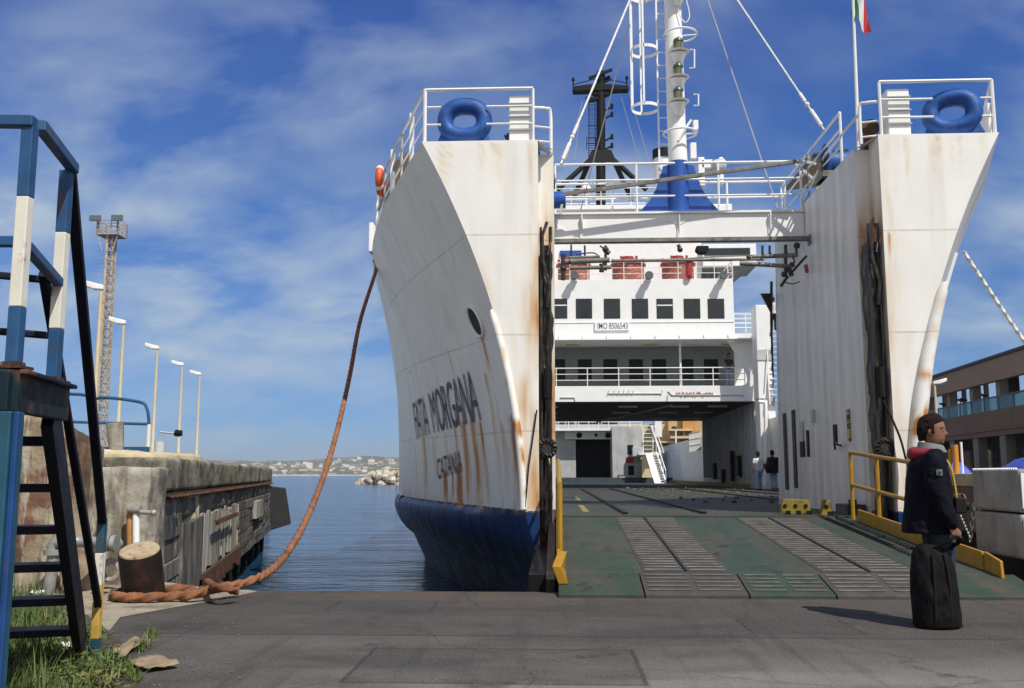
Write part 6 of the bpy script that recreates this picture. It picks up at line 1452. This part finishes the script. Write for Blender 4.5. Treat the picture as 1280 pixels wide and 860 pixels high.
# cardboard scraps and litter
CARD = mat('wet_cardboard', (.27, .20, .12), .9, var=.25, vs=8)
for q, lab in (([(150, 834), (196, 822), (224, 836), (186, 842)], 'torn flat cardboard piece on the asphalt right of the weeds'), ([(138, 820), (170, 800), (178, 808), (152, 826)], 'narrow curled cardboard strip behind the flat cardboard')):
    ps = [G(*k) for k in q]; a = MB(); a.grid(8, 8, lambda u, v: ps[0].lerp(ps[1], u).lerp(ps[3].lerp(ps[2], u), v)+Vector((0, 0, .03+.03*fbm((u*3, v*3, q[0][0]), 3))))
    o = a.build('cardboard_scrap', CARD, smooth=True); so_ = o.modifiers.new('s', 'SOLIDIFY'); so_.thickness = .006; tag(o, lab, 'cardboard')
LIT = mat('white_litter', (.7, .7, .7), .6, var=.1)
for (px, py), lab in (((90, 806), 'crumpled white paper litter among the weeds'), ((47, 741), 'small white litter at the foot of the stained wall')):
    c = G(px, py, .06); a = MB(); a.grid(6, 6, lambda u, v: c+Vector(((u-.5)*.14, (v-.5)*.12, .05*fbm((u*4, v*4, px), 3)))); o = a.build('paper_litter', LIT, smooth=True); so_ = o.modifiers.new('s', 'SOLIDIFY'); so_.thickness = .004; tag(o, lab, 'litter')
a = MB()
for k in range(150):
    p = G(random.uniform(10, 300), random.uniform(742, 860)); 
    if p.y > YQ: continue
    r = random.uniform(.004, .011)
    a.ball((p.x, p.y, r*.6), (r, r*random.uniform(.6, 1), r*.7), 6, 4)
o = a.build('gravel', mat('gravel_stone', (.13, .12, .10), .9, var=.3), smooth=True); kind(o, 'stuff')

# ================================================================== PEOPLE
def limb(mb, pts, rad, n=14, sub=5):
    c = catmull(pts, sub); rr = []
    for i in range(len(c)):
        t_ = i/(len(c)-1)*(len(rad)-1); k = min(int(t_), len(rad)-2); rr.append(lerp(rad[k], rad[k+1], t_-k))
    mb.tube(c, rr, n); mb.ball(c[0], rr[0]*.98, 12, 8); mb.ball(c[-1], rr[-1]*.98, 12, 8)
def rings(mb, secs, n=24):
    """secs: (z, x centre, y centre, rx, ry)"""
    mb.loft([[Vector((cx+rx*math.copysign(abs(math.cos(2*math.pi*k/n))**.85, math.cos(2*math.pi*k/n)), cy+ry*math.copysign(abs(math.sin(2*math.pi*k/n))**.85, math.sin(2*math.pi*k/n)), z)) for k in range(n)] for z, cx, cy, rx, ry in secs])
def person(label, loc, rotz, skin, hair, top, trousers, shoes, armR, armL, legR, legL, vox=.009, jacket=True, headturn=0.0, scale=1.0, hood=None, group=None, collar=None):
    """local frame: faces +x, y to the left; joints given as (x,y,z)"""
    t = thing('person', label, 'person', (0, 0, 0), group)
    Rm = Matrix.Rotation(headturn, 3, 'Z'); hc = Vector((.035, 0, 1.52))
    def H(x, y, z): return hc+(Rm @ (Vector((x, y, z))-hc))*1.07
    b = MB()
    # head
    secs = [(1.535, .040, .048, .050), (1.552, .046, .062, .058), (1.58, .048, .080, .066), (1.615, .044, .090, .072), (1.65, .040, .097, .076), (1.69, .036, .100, .078), (1.725, .032, .096, .075), (1.755, .028, .080, .064), (1.775, .026, .052, .042), (1.784, .025, .02, .018)]
    n = 24
    b.loft([[H(cx+rx*math.cos(2*math.pi*k/n), ry*math.sin(2*math.pi*k/n), z) for k in range(n)] for z, cx, rx, ry in secs])
    b.loft([[H(x, y, z) for x, y, z in ((x0, -w_, z0), (x0, w_, z0), (x1, w_*.5, z0), (x1, -w_*.5, z0))] for x0, x1, w_, z0 in ((.118, .128, .010, 1.672), (.118, .146, .014, 1.645), (.116, .158, .018, 1.628), (.116, .148, .017, 1.617))])   # nose
    b.loft([[H(.112+dx, y, z) for y, z in ((-.026, 1.590+dz), (0, 1.597+dz), (.026, 1.590+dz), (0, 1.583+dz))] for dx, dz in ((0, 0), (.016, 0))])      # lips
    b.ball(H(.100, 0, 1.560), (.026, .03, .022), 10, 6)                                        # chin
    b.ball(H(.100, 0, 1.672), (.030, .055, .012), 12, 6)                                       # brow
    for s in (-1, 1): b.ball(H(.030, s*.078, 1.640), (.020, .012, .032), 10, 6); b.ball(H(.085, s*.045, 1.618), (.028, .022, .022), 10, 6)
    limb(b, [(.0, 0, 1.42), (.018, 0, 1.50), (.032, 0, 1.58)], [.068, .058, .056])
    # trunk and limbs (the shapes under the clothes, one surface)
    rings(b, [(.84, 0, 0, .085, .13), (.95, 0, 0, .105, .155), (1.08, .005, 0, .095, .140), (1.2, .0, 0, .100, .148), (1.33, -.005, 0, .105, .165), (1.43, -.005, 0, .085, .16), (1.47, .0, 0, .06, .09)])
    for arm in (armR, armL): limb(b, arm, [.056, .050, .044, .036, .027])
    for leg in (legR, legL): limb(b, leg, [.085, .078, .055, .052, .036]); a0 = Vector(leg[-1]); limb(b, [a0+Vector((-.03, 0, -.03)), a0+Vector((.06, 0, -.045)), a0+Vector((.15, 0, -.06))], [.035, .035, .025])
    # hands
    for arm in (armR, armL):
        w0 = Vector(arm[-1]); d = (w0-Vector(arm[-2])).normalized(); sgn = -1 if arm is armR else 1
        palm_n = Vector((0, -sgn, 0)); fw = d.cross(palm_n)*sgn*(1 if sgn < 0 else 1); fw = Vector((1, 0, 0)) if fw.x < .2 and abs(d.x) < .5 else fw.normalized()
        if fw.x < 0: fw = -fw
        pc = w0+d*.045
        b.loft([[w0+d*tt+fw*(cx_*ww)+palm_n*(cy_*th) for cx_, cy_ in ((-1, -1), (1, -1), (1, 1), (-1, 1))] for tt, ww, th in ((-.01, .022, .016), (.02, .034, .017), (.085, .040, .014))])
        for k in range(4):
            f0 = w0+d*.08+fw*(.030-.020*k); L = (.072, .080, .074, .058)[k]
            c1 = f0+d*L*.42; c2 = c1+(d*.35+palm_n*.9).normalized()*L*.36; c3 = c2+(-d*.55+palm_n*.7).normalized()*L*.3
            b.tube([f0-d*.015, c1, c2, c3], [.0095, .0092, .0088, .007], 8)
        th0 = w0+d*.03+fw*.026; b.tube([th0, th0+d*.03+fw*.022+palm_n*.012, th0+d*.055+fw*.018+palm_n*.035], [.013, .011, .009], 8)
    body = remesh(b, vox, 3).build('body', skin, t, smooth=True, fixn=False, angle=180)
    # eyes
    a = MB()
    for s in (-1, 1): a.ball(H(.118, s*.032, 1.650), (.008, .014, .007), 8, 6)
    a.build('eyes', mat('dark_eye', (.02, .015, .012), .3), t, smooth=True)
    a = MB()
    for s in (-1, 1): a.tube([H(.122, s*.014, 1.672), H(.124, s*.034, 1.677), H(.108, s*.058, 1.670)], .006, 6)
    a.build('eyebrows', hair, t, smooth=True)
    # hair: cap over skull with fringe edge and sideburns
    b = MB(); hs_ = [(1.575, -.030, .040, .050), (1.61, -.018, .060, .066), (1.65, -.008, .072, .080), (1.685, .004, .086, .084), (1.715, .024, .104, .083), (1.745, .029, .098, .077), (1.772, .027, .078, .062), (1.792, .026, .048, .040), (1.799, .025, .02, .018)]
    b.loft([[H(cx+rx*(1+.03*math.sin(k*5+z*60))*math.cos(2*math.pi*k/n), ry*(1+.03*math.sin(k*7+z*80))*math.sin(2*math.pi*k/n), z+.008*math.cos(2*math.pi*k/n)) for k in range(n)] for z, cx, rx, ry in hs_])
    for s in (-1, 1): b.loft([[H(x+dx, s*(.073+dy), z) for dx, dy in ((-.022, 0), (.02, 0), (.016, .008), (-.022, .012))] for x, z in ((.046, 1.70), (.046, 1.655), (.050, 1.628))])
    m_ = remesh(b, .006, 1)
    for v in m_.v: v += Vector((1, .8, 1))*(.0045*fbm((v.x*45, v.y*45, v.z*30), 3))
    m_.build('hair', hair, t, smooth=True, fixn=False, angle=180)
    # clothes
    b = MB()
    if jacket:
        rings(b, [(.78, -.045, 0, .212, .228), (.84, -.042, 0, .212, .226), (.98, -.032, 0, .202, .214), (1.12, -.022, 0, .188, .205), (1.28, -.02, 0, .172, .208), (1.38, -.018, 0, .150, .21), (1.45, -.01, 0, .098, .17), (1.50, .0, 0, .070, .085), (1.525, .01, 0, .066, .072)])
        sl_ = [.092, .088, .080, .076, .060]
    else:
        rings(b, [(.90, 0, 0, .120, .168), (1.0, .0, 0, .120, .165), (1.12, .0, 0, .116, .160), (1.28, -.005, 0, .122, .180), (1.40, -.005, 0, .112, .19), (1.46, .0, 0, .075, .13), (1.49, .005, 0, .062, .066)])
        sl_ = [.075, .070, .064]
    for arm in (armR, armL):
        q = [Vector(v) for v in arm]
        if jacket: limb(b, q[:-1]+[q[-2].lerp(q[-1], .85)], sl_)
        else: limb(b, [q[0], q[0].lerp(q[1], .6), q[1]], sl_)
    m_ = remesh(b, vox*1.1, 5)
    for v in m_.v:
        k = fbm((v.x*6, v.y*6, v.z*8+v.x*4), 4); v += Vector((k*.010, k*.014, 0))
    jk = m_.build('jacket' if jacket else 'shirt', top, t, smooth=True, fixn=False, angle=180)
    b = MB()
    rings(b, [(.80, 0, 0, .10, .15), (.90, 0, 0, .118, .165), (1.02, 0, 0, .112, .158)])
    for leg in (legR, legL):
        q = [Vector(v) for v in leg]; limb(b, q[:-1]+[q[-1]+Vector((0, 0, -.03))], [.100, .098, .078, .070, .066])
    m_ = remesh(b, vox*1.1, 4)
    for v in m_.v: k = fbm((v.x*10, v.y*10, v.z*6), 4); v += Vector((k*.006, k*.006, 0))
    m_.build('trousers', trousers, t, smooth=True, fixn=False, angle=180)
    for leg in (legR, legL):
        a0 = Vector(leg[-1]); b = MB()
        rings(b, [(0, a0.x+.055, a0.y, .140, .046), (.025, a0.x+.055, a0.y, .142, .048), (.06, a0.x+.035, a0.y, .115, .045), (.10, a0.x-.005, a0.y, .062, .043)], 18); b.v = [v+Vector((0, 0, a0.z-.085)) for v in b.v]; b.build('shoe', shoes, t, smooth=True, angle=50)
    if hood:
        b = MB()
        b.tube([Vector((-.03+.105*math.cos(u)*-1, .105*math.sin(u), 1.485-.03*math.cos(u))) for u in [lerp(-1.9, 1.9, k/14) for k in range(15)]], [.018+.034*math.sin(math.pi*k/14) for k in range(15)], 12)
        b.ball((-.118, 0, 1.475), (.062, .085, .052), 14, 10)
        remesh(b, .011, 4).build('hood', hood, t, smooth=True, fixn=False, angle=180)
    if collar:
        b = MB(); N = 22
        us = [lerp(-2.65, 2.65, k/N) for k in range(N+1)]
        def cp(u, r, z): return Vector((.018-math.cos(u)*r*1.05, math.sin(u)*r, z))
        b.loft([[cp(u, .088, 1.545+.03*abs(u)/2.65*0+.018*math.cos(u)), cp(u, .098, 1.55+.018*math.cos(u)), cp(u, .125, 1.475), cp(u, .105, 1.47)] for u in us])
        b.build('collar', collar, t, smooth=True, angle=60)
    t.location = loc; t.rotation_euler = (0, 0, rotz); t.scale = (scale,)*3
    return t
SKIN = mat('tanned_skin', (.215, .098, .056), .5, var=.12, vs=9); HAIR = mat('dark_brown_hair', (.014, .007, .004), .8, var=.5, vs=40, spec=.2, bump=(60, .6, (1, 1, .5)))
NAVYJ = mat('navy_jacket_cloth', (.0032, .0038, .0085), .85, var=.3, vs=8, spec=.15, bump=(14, .3, (1, 1, 1))); JEAN = mat('blue_grey_trousers', (.014, .026, .040), .8, var=.2, vs=10); SHOE = mat('black_shoe', (.015, .015, .015), .5)
HOODR = mat('red_hood_cloth', (.20, .010, .018), .85, var=.2, vs=8); GCOL = mat('grey_collar_lining', (.15, .16, .15), .8, var=.15, vs=12)
mp_ = G(1174, 782); msc = 1.0
man = person('man in navy jacket with red hood and grey collar holding a tall black bag', (mp_.x, mp_.y, 0), R_(-4), SKIN, HAIR, NAVYJ, JEAN, SHOE,
    [(-.01, -.19, 1.42), (-.035, -.235, 1.27), (-.03, -.245, 1.14), (.03, -.25, .98), (.075, -.255, .855)], [(-.01, .19, 1.42), (-.03, .235, 1.27), (-.01, .245, 1.14), (.10, .21, 1.08), (.20, .13, 1.08)],
    [(.03, -.09, .90), (.05, -.10, .70), (.05, -.10, .49), (.02, -.10, .28), (-.03, -.10, .085)], [(0, .09, .90), (.03, .10, .70), (.04, .10, .49), (.03, .10, .28), (.01, .10, .085)], headturn=R_(-24), hood=HOODR, collar=GCOL, scale=1.0)
WLm = Matrix.Translation((mp_.x, mp_.y, 0)) @ Matrix.Rotation(R_(-4), 4, 'Z')
def mw_(x, y, z): return WLm @ Vector((x, y, z))
# arm badge
a = MB(); 
def bd(u, v): return Vector((-.035+.012+(u-.5)*.05, -.322-.006*math.sin(u*3), 1.30+(v-.5)*.052))
a.grid(4, 4, bd); a.v = [v for v in a.v]; bg_ = a.build('arm_badge', mat('badge_grey', (.10, .14, .135), .7), man, fixn=False); sm_ = bg_.modifiers.new('s', 'SOLIDIFY'); sm_.thickness = .016
a = MB(); a.tube([(-.033, -.336, 1.295), (-.025, -.337, 1.305), (-.014, -.336, 1.302), (-.018, -.336, 1.292)], .004, 5, closed=True); a.build('badge_emblem', BLACK, bg_)
# camera bag / camera hanging in front
t = thing('camera', 'black camera with dangling bright buckles hanging from a strap at the man\'s waist', 'camera', mw_(.17, -.06, 1.02))
a = MB(); c = mw_(.185, -.07, 1.03); a.box(c.x-.045, c.x+.05, c.y-.08, c.y+.08, c.z-.075, c.z+.06); a.cyl((c.x+.04, c.y-.02, c.z-.01), (c.x+.09, c.y-.02, c.z-.015), .042, n=14); a.build('camera_body', BLACK, t, bevel=.012)
a = MB(); a.tube(catmull([mw_(.06, -.06, 1.50), mw_(.135, -.10, 1.36), mw_(.165, -.10, 1.2), mw_(.175, -.10, 1.08)], 5), .010, 6); a.build('strap', mat('yellow_strap', (.50, .33, .05), .7), t)
a = MB(); 
for k in range(7): p = mw_(.19+.01*k, -.13, .93-.028*k); a.ball(p, (.010, .008, .014), 6, 5)
a.build('buckle_chain', mat('bright_buckle', (.6, .62, .64), .3, .6), t, smooth=True)
# duffel bag
bp_ = G(1171, 785); 
t = thing('duffel_bag', 'tall limp black duffel bag standing upright in front of the man\'s legs', 'bag', (bp_.x, bp_.y, 0))
BAG = mat('black_bag_cloth', (.006, .006, .007), .8, var=.4, vs=6, spec=.15, bump=(9, .4, (1, 1, .5)))
b = MB(); rings(b, [(.0, .0, 0, .165, .115), (.02, .005, 0, .188, .135), (.10, .005, 0, .196, .142), (.30, .0, 0, .192, .140), (.48, -.005, 0, .180, .132), (.60, -.01, 0, .160, .115), (.67, -.015, 0, .125, .085), (.70, -.015, 0, .08, .05)], 30)
b.v = [v+Vector((bp_.x, bp_.y, 0)) for v in b.v]; m_ = remesh(b, .012, 4)
for v in m_.v:
    k = fbm((v.x*4, v.y*4, v.z*2.2), 4)+.6*fbm((v.x*11, v.y*11, v.z*5), 3); v += Vector((k*.020, k*.022, 0))
    v.z = max(v.z, .0)
m_.build('bag_body', BAG, t, smooth=True, fixn=False, angle=180)
h_ = mw_(.085, -.262, .765)
a = MB()
for dy in (-.03, .03): a.tube(catmull([(bp_.x-.10, bp_.y+dy, .62), (h_.x-.05, h_.y+dy*.4, .73), (h_.x, h_.y+dy*.2, .768), (h_.x+.05, h_.y+dy*.4, .73), (bp_.x+.08, bp_.y+dy, .63)], 5), .012, 6)
a.build('handle', BAG, t, smooth=True)
a = MB(); a.tube(catmull([(bp_.x-.06, bp_.y-.150, .08), (bp_.x-.055, bp_.y-.152, .3), (bp_.x-.05, bp_.y-.143, .5), (bp_.x-.045, bp_.y-.118, .62)], 6), .009, 6); a.tube(catmull([(bp_.x+.075, bp_.y-.140, .08), (bp_.x+.075, bp_.y-.142, .3), (bp_.x+.065, bp_.y-.133, .5), (bp_.x+.05, bp_.y-.112, .62)], 6), .009, 6); a.build('webbing', mat('dark_grey_webbing', (.010, .010, .011), .8, spec=.2), t, smooth=True)
# people farther away
WSH = mat('pale_shirt', (.58, .57, .56), .85, var=.1, vs=8); BJ = mat('washed_blue_jeans', (.22, .33, .46), .85, var=.2, vs=6); DKS = mat('dark_shirt', (.03, .02, .04), .8, var=.2)
armd = lambda s, f=0: [(-.01, s*.19, 1.42), (-.03, s*.24, 1.27), (-.03, s*.25, 1.14), (.03+f, s*.25, .98), (.08+f, s*.24, .86)]
legd = lambda s, f=0: [(0, s*.09, .90), (f*.4+.01, s*.10, .70), (f*.8+.01, s*.10, .49), (f*.8-.03, s*.10, .28), (f-.04, s*.10, .085)]
c = P(949, 611.5, 45)
person('man seen from behind in pale shirt and light jeans walking on the car deck', (c.x, 45, ZD), R_(95), SKIN, HAIR, WSH, BJ, SHOE, armd(-1, .05), armd(1, -.05), legd(-1, .14), legd(1, -.12), vox=.016, jacket=False, scale=.97)
c = P(967, 611, 43)
person('person in dark clothes with a black shoulder bag half hidden by the bow wall', (c.x, 43, ZD), R_(100), SKIN, HAIR, BLACK, BJ, SHOE, armd(-1), armd(1), legd(-1), legd(1), vox=.018, jacket=True, scale=.97)
a = MB(); a.ball((c.x-.22, 42.75, ZD+1.0), (.20, .16, .27), 12, 8); tag(a.build('shoulder_bag', BLACK, smooth=True), 'black bag carried by the half hidden person beside the bow wall', 'bag')
c = P(912, 482, YS+.55)
person('person in a dark shirt and pale trousers leaning on the balcony rail', (c.x, YS+.62, 5.723), R_(-70), SKIN, HAIR, DKS, mat('pale_blue_trousers', (.30, .35, .42), .8), SHOE, [(-.01, -.19, 1.42), (.05, -.24, 1.30), (.08, -.25, 1.16), (.22, -.2, 1.08), (.32, -.15, 1.05)], [(-.01, .19, 1.42), (.05, .24, 1.30), (.08, .25, 1.16), (.22, .2, 1.08), (.32, .15, 1.05)], legd(-1), legd(1, .06), vox=.018, jacket=False, scale=.95)
c = P(968, 430, 47.4)
person('person in a white shirt and dark trousers on the side stair landing above', (c.x, 47.4, 8.303), R_(60), SKIN, HAIR, WSH, BLACK, SHOE, armd(-1, .1), armd(1), legd(-1), legd(1), vox=.018, jacket=False, scale=.95)
